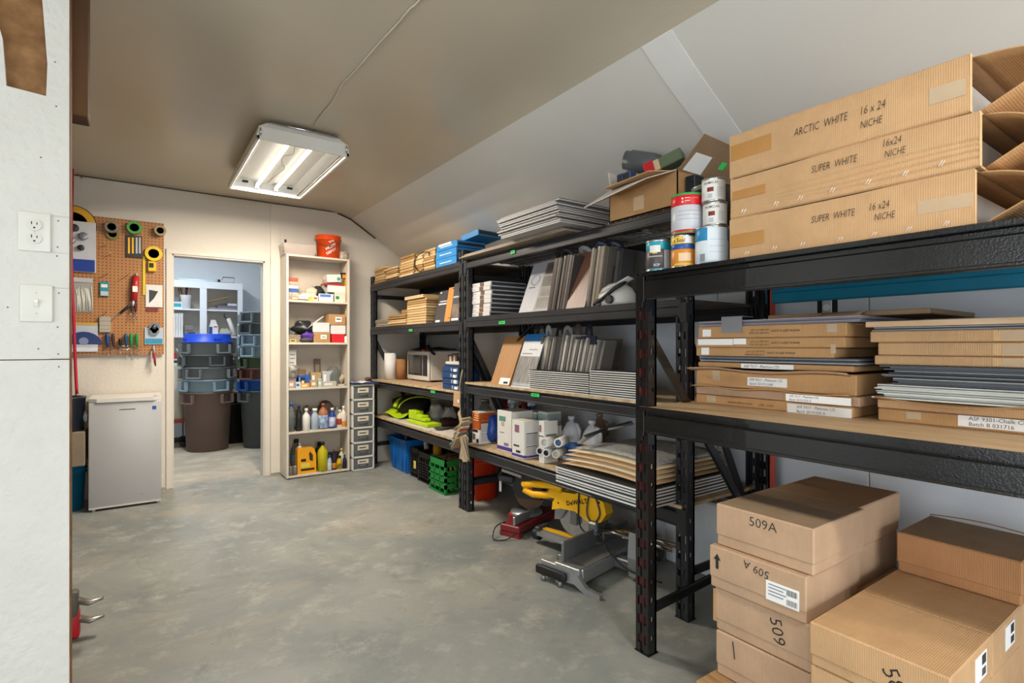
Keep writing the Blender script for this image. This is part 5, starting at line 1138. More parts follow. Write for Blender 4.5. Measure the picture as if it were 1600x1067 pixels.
lc(MB().box(-.066, -.03, .07, .24, .32, .345, bev=.004, mtx=Matrix.Rotation(.15, 4, 'X')), 'guard_lever', STEEL)
lc(MB().box(-.0355, -.031, -.05, .03, .25, .29), 'label_sticker', mat('#c84a52', .4), ); lc(MB().box(-.062, -.058, .19, .21, .21, .285, bev=.002), 'grip_plate', LGREY)
lc(MB().tube(sm([(-.24, .03, .08), (-.30, .06, .06), (-.36, .04, .015), (-.38, .0, .008), (-.33, -.05, .008), (-.27, -.08, .04)]), .004, 6), 'power_cord', BLK)
lc(MB().lathe([(.02, 0), (.024, .01), (.024, .04), (.012, .05), (0, .05)], (-.02, .10, .05), 14, 0, 'Y'), 'miter_handle', RED)
# orange bucket behind the double post
def bucket(name, label, x, y, z0, r, h, m, logo=False, handle=True):
    t = thing(name, label, 'bucket', (x, y, z0))
    put(MB().lathe([(0, .004), (r * .86, .004), (r * .86, 0), (r * .88, 0), (r * .97, h * .80), (r * 1.04, h * .80), (r * 1.04, h * .83), (r * .98, h * .83), (r * .985, h * .88), (r * 1.05, h * .88), (r * 1.05, h * .91), (r * .99, h * .91), (r, h * .985), (r * 1.05, h * .985), (r * 1.05, h), (r * .95, h), (r * .84, .02), (0, .02)], (x, y, z0), 32), 'body', m, t)
    if handle:
        a0 = math.atan2(-y, -x); pts = []
        for i in range(13):
            a = a0 - 1.5 + 3.0 * i / 12; f = math.sin(math.pi * i / 12); pts.append((x + (r * 1.07) * math.cos(a), y + r * 1.07 * math.sin(a), z0 + h * .84 - f * h * .33))
        put(MB().tube(pts, .003, 6), 'bail_handle', DSTEEL, t)
    return t
ob = bucket('bucket', 'red orange bucket on the floor behind the double post', 2.30, 3.72, 0, .15, .37, mat('#e23c12', .4), handle=False)
put(MB().box(2.16, 2.17, 3.60, 3.64, .05, .10), 'print', mat('#7a1a08', .5), ob)
for i, (x, y) in enumerate(((2.25, 3.70), (2.32, 3.66), (2.36, 3.75))):
    t = thing('hand_tool', 'wooden handled tool standing in the red orange bucket', 'tool', (x, y, .02), group='tools in the red orange bucket')
    put(MB().tube([(x, y, .03), (x + .01, y - .02, .30), (x + .015, y - .03, .42)], [.008, .010, .014], 8), 'handle', mat('#b98a4e', .5), t); put(MB().cyl((x + .015, y - .03, .42), .006, .03, 'Z', 8), 'tip', DGREY, t)
# ================================================================ FAR RACK (wood samples, microwave, crates)
B1, B2, B3, B4 = 1.8660, 1.4210, .8810, .5110
WD = [mat('#a98656', .6, second='#96713f', scale=8, stretch=(1, 10, 10)), mat('#d7b98c', .6, second='#c3a172', scale=8, stretch=(1, 10, 10)), mat('#e0c59c', .6, second='#cfb083', scale=8, stretch=(1, 10, 10)), mat('#c9a878', .6, second='#b48f5c', scale=8, stretch=(1, 10, 10))]
def wood_stack(label, group, xl, xr, yt, z0, n, X=2.02, depth=.30, cols=None, seed=1, name='wood_sample', cat='wood sample', jit=.009):
    yn, yf, zt, _ = RX(X, xl, xr, yt); th = (zt - z0) / n; rn = random.Random(seed); cols = cols or WD; yf = min(yf, 5.352)
    for i in range(n):
        d, e = rn.uniform(-jit, jit), rn.uniform(-jit, jit)
        put(MB().box(X + d, X + depth + d, yn + e, yf + e, z0 + .0004 + i * th, z0 + (i + 1) * th - .0035, bev=.0008), name, cols[rn.randrange(len(cols))], None, label, cat, group)
    return yn, yf, zt
wood_stack('pale wood sample in the end stack by the rack corner, top shelf', 'wood samples by the rack corner', 586, 600, 419, B1, 6, seed=1)
yn, yf, zt = wood_stack('pale wood sample in the low stack under the thick plank', 'wood samples under the thick plank', 603, 621, 424, B1, 5, seed=2)
put(MB().box(2.01, 2.33, yn - .02, yf + .04, zt + .0005, zt + .018, bev=.001, mtx=None), 'wood_plank', WD[1], None, 'thick wood plank lying across the low sample stack', 'plank')
wood_stack('wood sample in the stack between the thick plank and the strapped stack', 'wood samples beside the strapped stack', 625, 646, 402, B1, 8, seed=3)
wood_stack('wood sample bundled by a black strap, top shelf', 'strapped wood samples', 649, 661, 398, B1, 7, seed=4)
wood_stack('wood sample in the stack touching the blue boxes', 'wood samples by the blue boxes', 662, 679, 391, B1, 8, seed=5)
pts = [onX(px, py, 2.005) for px, py in ((662, 421), (655, 424), (649, 417), (648, 408), (652, 400), (660, 395), (669, 393), (671, 400))]
put(MB().tube(sm(pts), .006, 6, flat=.5), 'strap', BLK, None, 'black strap looped round the wood samples on the top shelf', 'strap')
BLB = mat('#2f86c8', .4)
def blue_case(label, X, xl, xr, z0, z1, n, dx=.26, tilt=0):
    yn, yf, _, _ = RX(X, xl, xr, 500)
    t = thing('sample_case', label, 'sample case', (X, (yn + yf) / 2, z0), group='blue sample cases')
    put(MB().box(X, X + dx, yn, yf, z0 + .0005, z1, bev=.002), 'body', BLB, t)
    for i in range(n):
        zz = z0 + (z1 - z0) * (i + .5) / n
        put(MB().box(X - .0008, X, yf - .78 * (yf - yn), yf - .2 * (yf - yn), zz - .004, zz + .003), 'lettering_strip', mat('#cfe6f4', .5), t)
        put(MB().box(X + .01, X + dx - .01, yn - .001, yn, zz - .012, zz + .010), 'side_panel', mat('#2a2c30', .5), t)
    return t
blue_case('blue sample case, bottom of the blue pile', 2.02, 681, 713, B1, B1 + .066, 1); blue_case('blue sample case, middle of the blue pile', 2.022, 681, 713, B1 + .067, B1 + .132, 1)
bt_ = blue_case('blue sample case with white top edge under the tilted one', 2.02, 682, 714, B1 + .133, B1 + .185, 1)
put(MB().box(2.018, 2.02, bt_.location.y - .08, bt_.location.y + .13, B1 + .168, B1 + .186), 'white_edge', PAPER, bt_)
tt = thing('sample_case', 'tilted blue sample case leaning on top of the blue pile', 'sample case', (2.08, 3.50, B1 + .187), group='blue sample cases'); tt.rotation_euler = (-.10, 0, .12); tt.location = (2.10, 3.66, B1 + .235)
put(MB().box(0, .24, -.19, .03, -.045, 0, bev=.002), 'body', BLB, tt, local=True); put(MB().box(.01, .23, -.192, -.1905, -.036, -.008), 'side_panel', mat('#2a2c30', .5), tt, local=True)
# --- second shelf
wood_stack('grey washed sample board in the low pile at the rack end', 'grey washed samples', 583, 607, 500, B2, 5, cols=[mat('#b9ad9c', .6), mat('#a99c8b', .6)], seed=6)
wood_stack('pale wood sample in the knee high pile of the second shelf', 'wood samples left of the tall stack', 607, 635, 493, B2, 5, seed=7, X=2.03)
wood_stack('short wood offcut behind the low wood piles', 'wood offcuts', 627, 637, 484, B2, 5, seed=17, X=2.2, depth=.12)
yn, yf, zt = wood_stack('pale wood sample in the tallest stack of the second shelf', 'wood samples in the tallest stack', 636, 666, 469, B2, 10, seed=8, jit=.004)
for i in range(2): put(MB().box(2.005, 2.30, yn + .03, yf + .02, zt + .0005 + i * .014, zt + .013 + i * .014, bev=.0008), 'wood_sample', WD[2 - i], None, ('shifted wood sample laid across the tallest stack', 'topmost wood sample pushed forward on the tallest stack')[i], 'wood sample', 'wood samples in the tallest stack')
DKP = mat('#4b4a4d', .4, second='#3a393c', scale=6)
a, b = px_row(2.04, 676, 691); L = Lean('sample_folder', 'charcoal sample folder leaning beside the tall wood stack', 2.05, b, a, B2, .27, .06, .012, DKP, cat='folder')
L.patch(.25, .95, .64, .68, LGREY); L.patch(.15, .95, .56, .60, PAPER); L.patch(.1, .25, .93, .96, PAPER); L.patch(.15, .6, .02, .08, PAPER)
a, b = px_row(2.03, 690, 699); L = Lean('sample_folder', 'honey coloured wooden folder between the two dark ones', 2.05, b, a, B2, .285, .05, .012, mat('#c98d4b', .45), cat='folder'); L.patch(.7, .9, .94, .97, BLK); L.patch(.7, .9, .1, .13, BLK)
a, b = px_row(2.0, 700, 715); L = Lean('sample_folder', 'dark photo covered folder against the double post', 2.02, b + .01, a, B2, .30, .04, .014, mat('#57585a', .4, second='#3d3c3e', scale=5), cat='folder')
L.patch(.05, .98, .1, .45, mat('#5d5048', .45, second='#8a7a70', scale=16)); L.patch(.05, .9, .62, .66, mat('#b9bcc0', .4)); L.patch(.1, .85, .02, .08, PAPER)
put(MB().sheet(lambda u, v: (2.10 + .10 * u, 3.57 + .12 * v, B2 + .335 + .02 * math.sin(5 * u + 4 * v)), 6, 6, .004), 'crumpled_paper', PAPER, None, 'crumpled white paper on the folders under the top shelf', 'paper')
# --- third shelf: rolls, microwave, binders
def lathe_thing(name, label, cat, x, y, z, prof, m, part='body', group=None, seg=22, mis=None):
    t = thing(name, label, cat, (x, y, z), group=group); put(MB().lathe(prof, (x, y, z + .0005), seg, mis=mis), part, m, t); return t
y = onX(610, 540, 2.16)[1]; t = lathe_thing('paper_towel', 'white paper towel roll beside the microwave', 'paper towel', 2.16, y, B3, [(.02, 0), (.062, 0), (.062, .27), (.02, .27), (.02, 0)], PAPER, 'roll')
put(MB().lathe([(.0195, 0), (.0195, .272), (.016, .272), (.016, 0)], (2.16, y, B3 + .0005), 16), 'core', CB, t)
y = onX(627, 540, 2.24)[1]; t = lathe_thing('cardboard_tube', 'brown cardboard tube between paper towel and microwave', 'tube', 2.24, y, B3, [(.045, 0), (.052, 0), (.052, .21), (.045, .21), (.045, 0)], cardboard('#a3724c'), 'wall')
put(MB().lathe([(0, 0), (.044, 0), (.044, .19), (0, .19)], (2.24, y, B3 + .0008), 16), 'filling', mat('#5d4534', .8), t)
gp = thing('green_brush', 'small tuft of green artificial foliage beside the microwave', 'foliage', (2.40, 5.17, B3)); g = MB(); rn = random.Random(4)
for i in range(30):
    a = rn.uniform(0, 6.28); r = rn.uniform(.01, .05); g.tube([(2.40, 5.17, B3 + .19), (2.40 + r * math.cos(a), 5.17 + r * math.sin(a), B3 + .24 + rn.uniform(0, .08))], .004, 4)
put(g, 'leaves', mat('#3d6b35', .6), gp, kind='stuff'); put(MB().cyl((2.40, 5.17, B3 + .0005), .025, .19, 'Z', 12), 'stem', mat('#3d4a2c', .6), gp)
mx0, mx1, my0, my1, mz0 = 2.26, 2.60, 4.60, 5.09, B3 + .002; mz1 = onX(638, 548, mx0)[2]
mw = thing('microwave_oven', 'white microwave oven with dark glass door on the third shelf', 'microwave', ((mx0 + mx1) / 2, (my0 + my1) / 2, B3))
MWW = mat('#e2e1df', .35, var=.02)
put(MB().box(mx0 + .03, mx1, my0, my1, mz0 + .012, mz1, bev=.006), 'body', MWW, mw)
for x in (mx0 + .06, mx1 - .05):
    for yy in (my0 + .05, my1 - .05): put(MB().cyl((x, yy, B3 + .0005), .012, .014, 'Z', 10), 'foot', BLK, mw)
dr = put(MB().box(mx0, mx0 + .029, my0 + .001, my1, mz0 + .008, mz1 - .002, bev=.01, seg=2), 'door', MWW, mw)
put(MB().box(mx0 - .003, mx0, my0 + .13, my1 - .035, mz0 + .055, mz1 - .04, bev=.002), 'window', mat('#262626', .15), dr)
put(MB().box(mx0 - .0045, mx0 - .003, my0 + .17, my1 - .07, mz0 + .075, mz1 - .06), 'glass', mat('#4a4842', .2), dr)
put(MB().box(mx0 - .006, mx0, my0 + .02, my0 + .115, mz0 + .055, mz1 - .04, bev=.003), 'control_panel', mat('#26262a', .25), mw)
put(MB().box(mx0 + .005, mx0 + .03, my0 + .10, my0 + .15, mz1, mz1 + .012), 'red_sticker', RED, mw)
bg_ = MB().sheet(lambda u, v: (mx0 + .04 + .28 * v, my1 - .46 * u, mz1 + .012 + .022 * abs(math.sin(5 * u + 2 * v)) * (1 - (2 * v - 1) ** 2) + .006), 18, 8, .008)
put(bg_, 'black_cloth', mat('#232021', .7), None, 'black cloth bag lying on the microwave', 'cloth')
put(MB().tube([(mx0 + .05, my0 - .03, mz1 - .03), (mx0 + .04, my0 + .02, mz1 - .005), (mx0 + .03, my0 + .07, mz1 + .03), (mx0 + .06, my0 + .12, mz1 + .05)], .014, 8), 'tool_grip', BLK, None, 'black rubber tool grip drooping over the microwave corner', 'tool')
for i, (px0, px1, c, hh, lb) in enumerate(((699, 702, '#6d4f45', .27, 'brown hardcover binder behind the navy boxes'), (702, 705, '#d6cfc5', .26, 'cream paperback between brown binders'), (705, 708, '#7a5340', .28, 'reddish binder behind the navy boxes'), (708, 711, '#cfc6ba', .27, 'pale catalogue behind the navy boxes'), (711, 714, '#5c463c', .26, 'dark brown binder beside the double post'))):
    a, b = px_row(2.22, px0, px1); put(MB().box(2.22, 2.45, b + .002, a - .002, B3 + .0005, B3 + hh, bev=.002), 'binder', mat(c, .5), None, lb, 'binder', 'standing binders behind the navy boxes')
NV = mat('#22406f', .4)
yn, yf, _, _ = RX(2.01, 689, 716, 500); yn = max(yn, 3.56)
for i in range(4):
    sh = (.012, .006, .0, .004)[i]; zz = B3 + .0005 + i * .046
    t = thing('navy_box', 'navy storage box with white label in the pile by the double post', 'box', (2.01, yn, zz), group='navy boxes')
    put(MB().box(2.01 + sh, 2.20, yn + .004, yf - .006 * i - .004, zz, zz + .045, bev=.003), 'body', NV, t)
    put(MB().box(2.009 + sh, 2.01 + sh, yn + .04, yn + .085, zz + .008, zz + .036 if i == 1 else zz + .03), 'label_sticker', PAPER, t)
    for q in (.105, .02): put(MB().box(2.009 + sh, 2.01 + sh, yn + q, yn + q + .018, zz + .01, zz + .035), 'print', mat('#9fb0c9', .5), t)
put(MB().box(2.02, 2.19, yn + .01, yf - .05, B3 + .186, B3 + .20, bev=.001), 'booklet', mat('#23365a', .5), None, 'navy booklet on the navy boxes', 'booklet'); put(MB().box(2.03, 2.19, yn + .005, yf - .04, B3 + .2005, B3 + .222, bev=.002), 'booklet', mat('#cfcbc2', .5), None, 'white catalogue on the navy boxes', 'booklet')
for i, (y0, y1, x0) in enumerate(((4.15, 4.75, 2.02), (3.62, 4.13, 2.05))): put(MB().box(x0, 2.24, y0, y1, B3 + .0003, B3 + .0045), 'cardboard_sheet', CB3, None, ('flat cardboard sheet in front of the microwave', 'flat cardboard sheet behind the navy boxes')[i], 'cardboard sheet')
# --- lower shelf
for i, (y0, y1, dx, lb) in enumerate(((4.05, 4.98, .0, 'long pale board lying on the lower shelf under the neon case'), (3.56, 4.04, .01, 'short pale board lying on the lower shelf by the double post'))):
    put(MB().box(2.0 + dx, 2.36, y0, y1, B4 + .0003, B4 + .007, bev=.0008), 'shelf_board', mat('#c9c4bb', .5, var=.06), None, lb, 'board')
NEON = mat('#b6d416', .5)
hv = thing('safety_jacket', 'crumpled black and neon yellow safety jacket on the lower shelf', 'jacket', (2.25, 5.05, B4))
yj = onX(609, 540, 2.2)[1]
put(MB().blob((2.27, 5.0, B4 + .11), (.17, .24, .11), 3, .22, 12, 20, zmin=B4 + .0078), 'cloth', mat('#1e1e20', .8), hv)
put(MB().sheet(lambda u, v: (2.07 + .10 * v, 5.28 - .46 * u, B4 + .028 + .012 * math.sin(6 * u) + .05 * v * v), 16, 5, .006), 'neon_hem', NEON, hv)
for k in (0, 1): put(MB().tube([(2.27 + .185 * math.cos(a), 5.0 + .26 * math.cos(a) * (-.3 if k else .2) + (.0 if k else .05) - (.17 if k else 0), B4 + .09 + .125 * math.sin(a)) for a in [math.pi * (.25 + .07 * i) for i in range(11)]], .03, 8, flat=.25), 'neon_stripe', NEON, hv)
nc = thing('laser_case', 'neon green tool case with a block on its lid', 'tool case', (2.12, 4.45, B4 + .007))
a, b = px_row(2.06, 619, 645)
zc = B4 + .0075
put(MB().box(2.05, 2.20, 4.20, 4.62, zc, zc + .032, bev=.006), 'tray', NEON, nc); put(MB().box(2.07, 2.18, 4.32, 4.60, zc + .033, zc + .036), 'foam', GREY, nc)
put(MB().box(2.065, 2.15, 4.47, 4.62, zc + .037, zc + .115, bev=.006).box(2.07, 2.15, 4.36, 4.47, zc + .037, zc + .085, bev=.006).box(2.075, 2.14, 4.30, 4.36, zc + .037, zc + .062, bev=.005), 'block', NEON, nc)
pb_ = thing('clear_tub', 'smoky translucent tub behind the neon case', 'tub', (2.44, 4.62, B4)); put(MB().lathe([(0, .003), (.10, .003), (.10, 0), (.105, 0), (.135, .20), (.145, .205), (.145, .22), (.128, .22), (.098, .01), (0, .01)], (2.44, 4.62, B4 + .0005), 28), 'wall', mat('#8d8980', .3, trans=.25), pb_)
put(MB().blob((2.44, 4.62, B4 + .14), (.11, .11, .09), 6, .25, zmin=B4 + .02), 'contents', mat('#7c766c', .8), pb_)
for i, (px, X, r, hh, c, lb) in enumerate(((682, 2.26, .075, .17, '#b9bac0', 'knotted grey plastic bag on the lower shelf'), (701, 2.36, .06, .14, '#c9c7c9', 'white plastic bag beside the grey knotted one'), (701, 2.28, .08, .07, '#4a2a2e', 'dark red cloth heap near the double post'), (690, 2.12, .06, .025, '#3b3a3a', 'dark rag lying on the lower shelf'))):
    y = onX(px, 540, X)[1]; put(MB().blob((X, y, B4 + hh * .5), (r, r * 1.1, hh * .55), 20 + i, .28, 12, 18, zmin=B4 + .0078, freq=3), ('plastic_bag', 'plastic_bag', 'cloth_heap', 'rag')[i], mat(c, .35 if i < 2 else .8), None, lb, ('bag', 'bag', 'cloth', 'rag')[i])
# --- floor: bins and crates
bb = thing('storage_bin', 'blue plastic recycling bin under the far rack', 'bin', (2.28, 5.0, 0)); BBL = mat('#1668b8', .4)
bx0, bx1, by0, by1, bh = 2.09, 2.45, 4.73, 5.16, .325
def bin_shell(mb, x0, x1, y0, y1, z0, z1, tp, th):
    lo = [(x0 + tp, y0 + tp), (x1 - tp, y0 + tp), (x1 - tp, y1 - tp), (x0 + tp, y1 - tp)]; hi = [(x0, y0), (x1, y0), (x1, y1), (x0, y1)]
    li = [(x0 + tp + th, y0 + tp + th), (x1 - tp - th, y0 + tp + th), (x1 - tp - th, y1 - tp - th), (x0 + tp + th, y1 - tp - th)]; hii = [(x0 + th, y0 + th), (x1 - th, y0 + th), (x1 - th, y1 - th), (x0 + th, y1 - th)]
    vs = [(x, y, z0) for x, y in lo] + [(x, y, z1) for x, y in hi] + [(x, y, z1) for x, y in hii] + [(x, y, z0 + th) for x, y in li]
    fs = [(3, 2, 1, 0), (12, 13, 14, 15)] + [(i + k, (i + 1) % 4 + k, (i + 1) % 4 + k + 4, i + k + 4) for k in (0, 4, 8) for i in range(4)]
    return mb.add(vs, fs)
put(bin_shell(MB(), bx0, bx1, by0, by1, .001, bh, .025, .004), 'shell', BBL, bb)
rm = MB(); rm.box(bx0 - .012, bx0, by0 - .012, by1 + .012, bh - .03, bh); rm.box(bx1, bx1 + .012, by0 - .012, by1 + .012, bh - .03, bh); rm.box(bx0, bx1, by0 - .012, by0, bh - .03, bh); rm.box(bx0, bx1, by1, by1 + .012, bh - .03, bh)
put(rm, 'rim', BBL, bb)
for y in (by0 + .03, by0 + .12, by0 + .3): put(MB().box(bx0 + .002, bx0 + .014, y, y + .02, .03, bh - .03, bev=.003, mtx=None), 'rib', BBL, bb)
lathe_thing('dark_bottle', 'dark green bottle standing in the blue bin', 'bottle', 2.2, 4.98, .02, [(.035, 0), (.04, .01), (.04, .27), (.03, .31), (.03, .36), (0, .36)], mat('#24362c', .3), group=None)
put(MB().blob((2.3, 4.88, .29), (.10, .10, .07), 9, .3), 'cloth_heap', mat('#2b2c30', .8), None, 'dark cloth heap in the blue bin', 'cloth')
def crate(label, x0, x1, y0, y1, h, m, seed, solid):
    t = thing('milk_crate', label, 'crate', ((x0 + x1) / 2, (y0 + y1) / 2, 0)); b = MB(); th = .012
    for zz, hh in ((h - .05, .05),):
        b.box(x0, x1, y0, y0 + th, zz, zz + hh); b.box(x0, x1, y1 - th, y1, zz, zz + hh); b.box(x0, x0 + th, y0, y1, zz, zz + hh); b.box(x1 - th, x1, y0, y1, zz, zz + hh)
    put(MB().box(x0, x1, y0, y1, .002, .012), 'bottom', m, t)
    put(b, 'rim', m, t)
    sl = MB(); n = 3 if solid else 6
    for k in range(n):
        z = .05 + (h - .12) * k / n; hh = (h - .12) / n * (.78 if solid else .18)
        for a in ((x0, x1, y0, y0 + .008), (x0, x0 + .008, y0, y1), (x0, x1, y1 - .008, y1), (x1 - .008, x1, y0, y1)): sl.box(*a, z, z + hh)
        for a in ((x0 - .004, x1, y0 - .004, y0), (x0 - .004, x0, y0, y1)): sl.box(*a, z + hh - .006, z + hh)
    for k in range(1, 6 if not solid else 3):
        q = k / (6 if not solid else 3); y = y0 + (y1 - y0) * q; x = x0 + (x1 - x0) * q
        sl.box(x0, x0 + .008, y - .006, y + .006, .03, h - .04); sl.box(x - .006, x + .006, y0, y0 + .008, .03, h - .04); sl.box(x - .006, x + .006, y1 - .008, y1, .03, h - .04)
    for x in (x0, x1 - .02):
        for y in (y0, y1 - .02): sl.box(x, x + .02, y, y + .02, .01, h - .02)
    put(sl, 'lattice', m, t, kind='stuff')
    return t
GCR = mat('#17823a', .4); BCR = mat('#1d1c1b', .45)
crate('green plastic milk crate beside the double post', 2.06, 2.40, 3.885, 4.175, .28, GCR, 1, True)
crate('black plastic milk crate next to the green crate', 2.10, 2.44, 4.19, 4.49, .27, BCR, 2, False)
c2_ = crate('black plastic milk crate next to the blue bin', 2.12, 2.46, 4.50, 4.70, .27, BCR, 3, False)
put(MB().box(2.108, 2.109, 4.55, 4.60, .09, .16), 'yellow_sticker', mat('#d9cf6a', .6), c2_)
lathe_thing('paint_tin', 'small orange tin on top of the black crate', 'tin', 2.20, 4.30, .20, [(.035, 0), (.037, .002), (.037, .14), (0, .14)], mat('#c98a1e', .4))
rn = random.Random(12); JK = ['#c9c7c2', '#8d8d8e', '#3a3a3c', '#b5a68e', '#d8d6d2', '#6d6f72']
for i in range(9):
    x, y, z = rn.uniform(2.17, 2.38), rn.uniform(4.53, 4.67) if i < 5 else rn.uniform(4.22, 4.44), .04
    t = thing('pipe_fitting', ('white pipe fitting heaped in the crate by the blue bin' if i < 5 else 'grey pipe fitting heaped in the middle crate'), 'pipe fitting', (x, y, z), group='fittings in the black crates')
    hh = rn.uniform(.20, .30)
    put(MB().tube([(x, y, z), (x + rn.uniform(-.01, .01), y, z + hh * .7), (x - .03, y + rn.uniform(-.02, .02), z + hh)], .016, 8), 'pipe', mat(JK[i % 6], .4), t); put(MB().cyl((x, y, z + hh * .55), .022, .03, 'Z', 10), 'collar', mat(JK[(i + 2) % 6], .4), t)
for i in range(6):
    x, y = 2.12 + .05 * (i % 3) + .02, 3.93 + .09 * (i // 3) + .02 * (i % 2)
    t = thing('brush', 'worn yellow handled brush standing in the green crate', 'brush', (x, y, .014), group='brushes in the green crate')
    put(MB().tube([(x, y, .02), (x, y, .18), (x - .01, y + .005, .24)], .010, 8), 'handle', mat('#b79a3a', .5), t); put(MB().box(x - .018, x + .016, y - .02, y + .03, .24, .30, bev=.004), 'bristles', mat('#5b4a35', .8), t)
put(MB().box(2.10, 2.37, 3.90, 4.12, .281, .289, bev=.002), 'wooden_tray', mat('#8a5a36', .5), None, 'flat brown board lying on the green crate', 'board')
# ================================================================ BACK WALL
# --- bookcase
kx0, kx1, ky0, ky1, kh = 1.055, 1.698, 5.18, 5.435, 2.055
KW = mat('#d6cdbf', .5, var=.03)
bk = thing('bookcase', 'tall cream bookcase crammed with supplies beside the doorway', 'bookcase', ((kx0 + kx1) / 2, (ky0 + ky1) / 2, 0))
kx0 = 1.115
put(MB().box(kx0, kx0 + .02, ky0, ky1, 0.01, kh, bev=.0015), 'side_panel', KW, bk); put(MB().box(kx1 - .02, kx1, ky0, ky1, 0.01, kh, bev=.0015), 'side_panel', KW, bk)
put(MB().box(kx0 + .02, kx1 - .02, ky1 - .008, ky1, .01, kh - .02), 'back_panel', mat('#cbbfae', .6, var=.03), bk)
KZ = [.030, .432, .837, 1.259, 1.652]
put(MB().box(kx0, kx1, ky0, ky1, kh + .0002, kh + .018, bev=.0015), 'top_panel', KW, bk)
for z in KZ: put(MB().box(kx0 + .0205, kx1 - .0205, ky0 + .002, ky1 - .009, z - .019, z, bev=.0015), 'shelf', KW, bk)
put(MB().box(kx0 + .0205, kx1 - .0205, ky0 + .02, ky0 + .035, .0, .01), 'plinth', mat('#5d4a38', .7), bk)
KT = kh + .0185
def wbox(name, label, Y, xl, xr, yt, z0, depth, m, cat='box', group=None, marks=(), bev=.002, rz=0):
    x0, x1, zt, _ = RY(Y, xl, xr, yt)
    if Y < 5.44: x0, x1 = max(x0, 1.1365), min(x1, 1.676)
    t = thing(name, label, cat, ((x0 + x1) / 2, Y + depth / 2, z0), group=group)
    put(MB().box(x0, x1, Y, Y + depth, z0 + .0005, zt, bev=bev), 'body', m, t)
    for u0, u1, v0, v1, mm in marks: put(MB().box(x0 + (x1 - x0) * u0, x0 + (x1 - x0) * u1, Y - .0012, Y - .0002, z0 + (zt - z0) * v0, z0 + (zt - z0) * v1), 'print', mm, t)
    return t
def wbottle(name, label, px, Y, z0, yt, r, body, cap=None, style='round', lab=None, labz=(.2, .6), cat='bottle', group=None, neck=.35):
    x, _, zt = onY(px, yt, Y); x = min(max(x, 1.137 + r), 1.676 - r); h = zt - z0 - .001; t = thing(name, label, cat, (x, Y, z0), group=group)
    ch = min(.03, h * .14); hb = h - ch
    put(MB().lathe([(r * .9, 0), (r, .004), (r, hb * .68), (r * .85, hb * .80), (r * neck, hb * .95), (r * neck, hb), (0, hb)], (x, Y, z0 + .0005), 18), 'body', body, t)
    if cap: put(MB().lathe([(r * neck * 1.25, 0), (r * neck * 1.2, ch), (0, ch)], (x, Y, z0 + .0008 + hb), 14), 'cap', cap, t)
    if lab: put(MB().lathe([(r, hb * labz[0]), (r * 1.012, hb * labz[0] + .001), (r * 1.012, hb * labz[1] - .001), (r, hb * labz[1])], (x, Y, z0 + .0005), 18), 'label_wrap', lab, t)
    return t
# on top
x0, x1, zt, _ = RY(5.20, 440, 494, 381)
tb = thing('clear_bin', 'clear plastic bin of loose hardware on the bookcase', 'bin', ((x0 + x1) / 2, 5.3, KT)); x0 = max(x0, kx0 - .02)
put(bin_shell(MB(), x0, x1, 5.20, 5.42, KT + .0006, zt, .012, .003), 'shell', mat('#cdbfb5', .15, alpha=.45), tb)
hw = MB(); rn = random.Random(2)
for i in range(60):
    x, y, z = rn.uniform(x0 + .03, x1 - .03), rn.uniform(5.225, 5.39), KT + .01 + rn.uniform(0, .05); a = rn.uniform(0, 3.14)
    hw.tube([(x - .015 * math.cos(a), y - .01 * math.sin(a), z), (x + .015 * math.cos(a), y + .01 * math.sin(a), z + rn.uniform(-.01, .01))], .004, 5)
put(hw, 'screws', STEEL, tb, kind='stuff')
put(MB().cyl((x0 + .02, 5.22, zt), .010, .03, 'Z', 10), 'latch', BLK, tb)
xo = onY(513, 540, 5.30)[0]; zo = onY(513, 370, 5.30)[2]
hb_ = bucket('bucket', 'orange pail with white logo on top of the bookcase', xo, 5.30, KT, .117, zo - KT, mat('#ee5414', .38))
BENT.append((hb_, 'THE', .03, xo, 5.30, .1145, KT + .150, WP, math.atan2(-5.3, -xo) + .30, .55)); BENT.append((hb_, 'HOME', .040, xo, 5.30, .1125, KT + .098, WP, math.atan2(-5.3, -xo) + .28, .55)); BENT.append((hb_, 'DEPOT', .034, xo, 5.30, .110, KT + .055, WP, math.atan2(-5.3, -xo) + .32, .55))
x = onY(537, 540, 5.27)[0]; t = thing('twine_roll', 'roll of pale twine beside the orange pail', 'twine', (x, 5.27, KT)); put(MB().lathe([(.02, 0), (.045, 0), (.05, .03), (.05, .05), (.045, .08), (.02, .08), (.02, 0)], (x, 5.27, KT + .0006), 18), 'winding', mat('#c9bfae', .8, second='#8d8070', scale=40), t)
x = 1.665; t = thing('glue_tin', 'brown tin at the end of the bookcase top', 'tin', (x, 5.30, KT)); put(MB().lathe([(.034, 0), (.036, .002), (.036, .082), (.034, .084), (0, .08)], (x, 5.30, KT + .0006), 18), 'body', mat('#6b5c4a', .4), t)
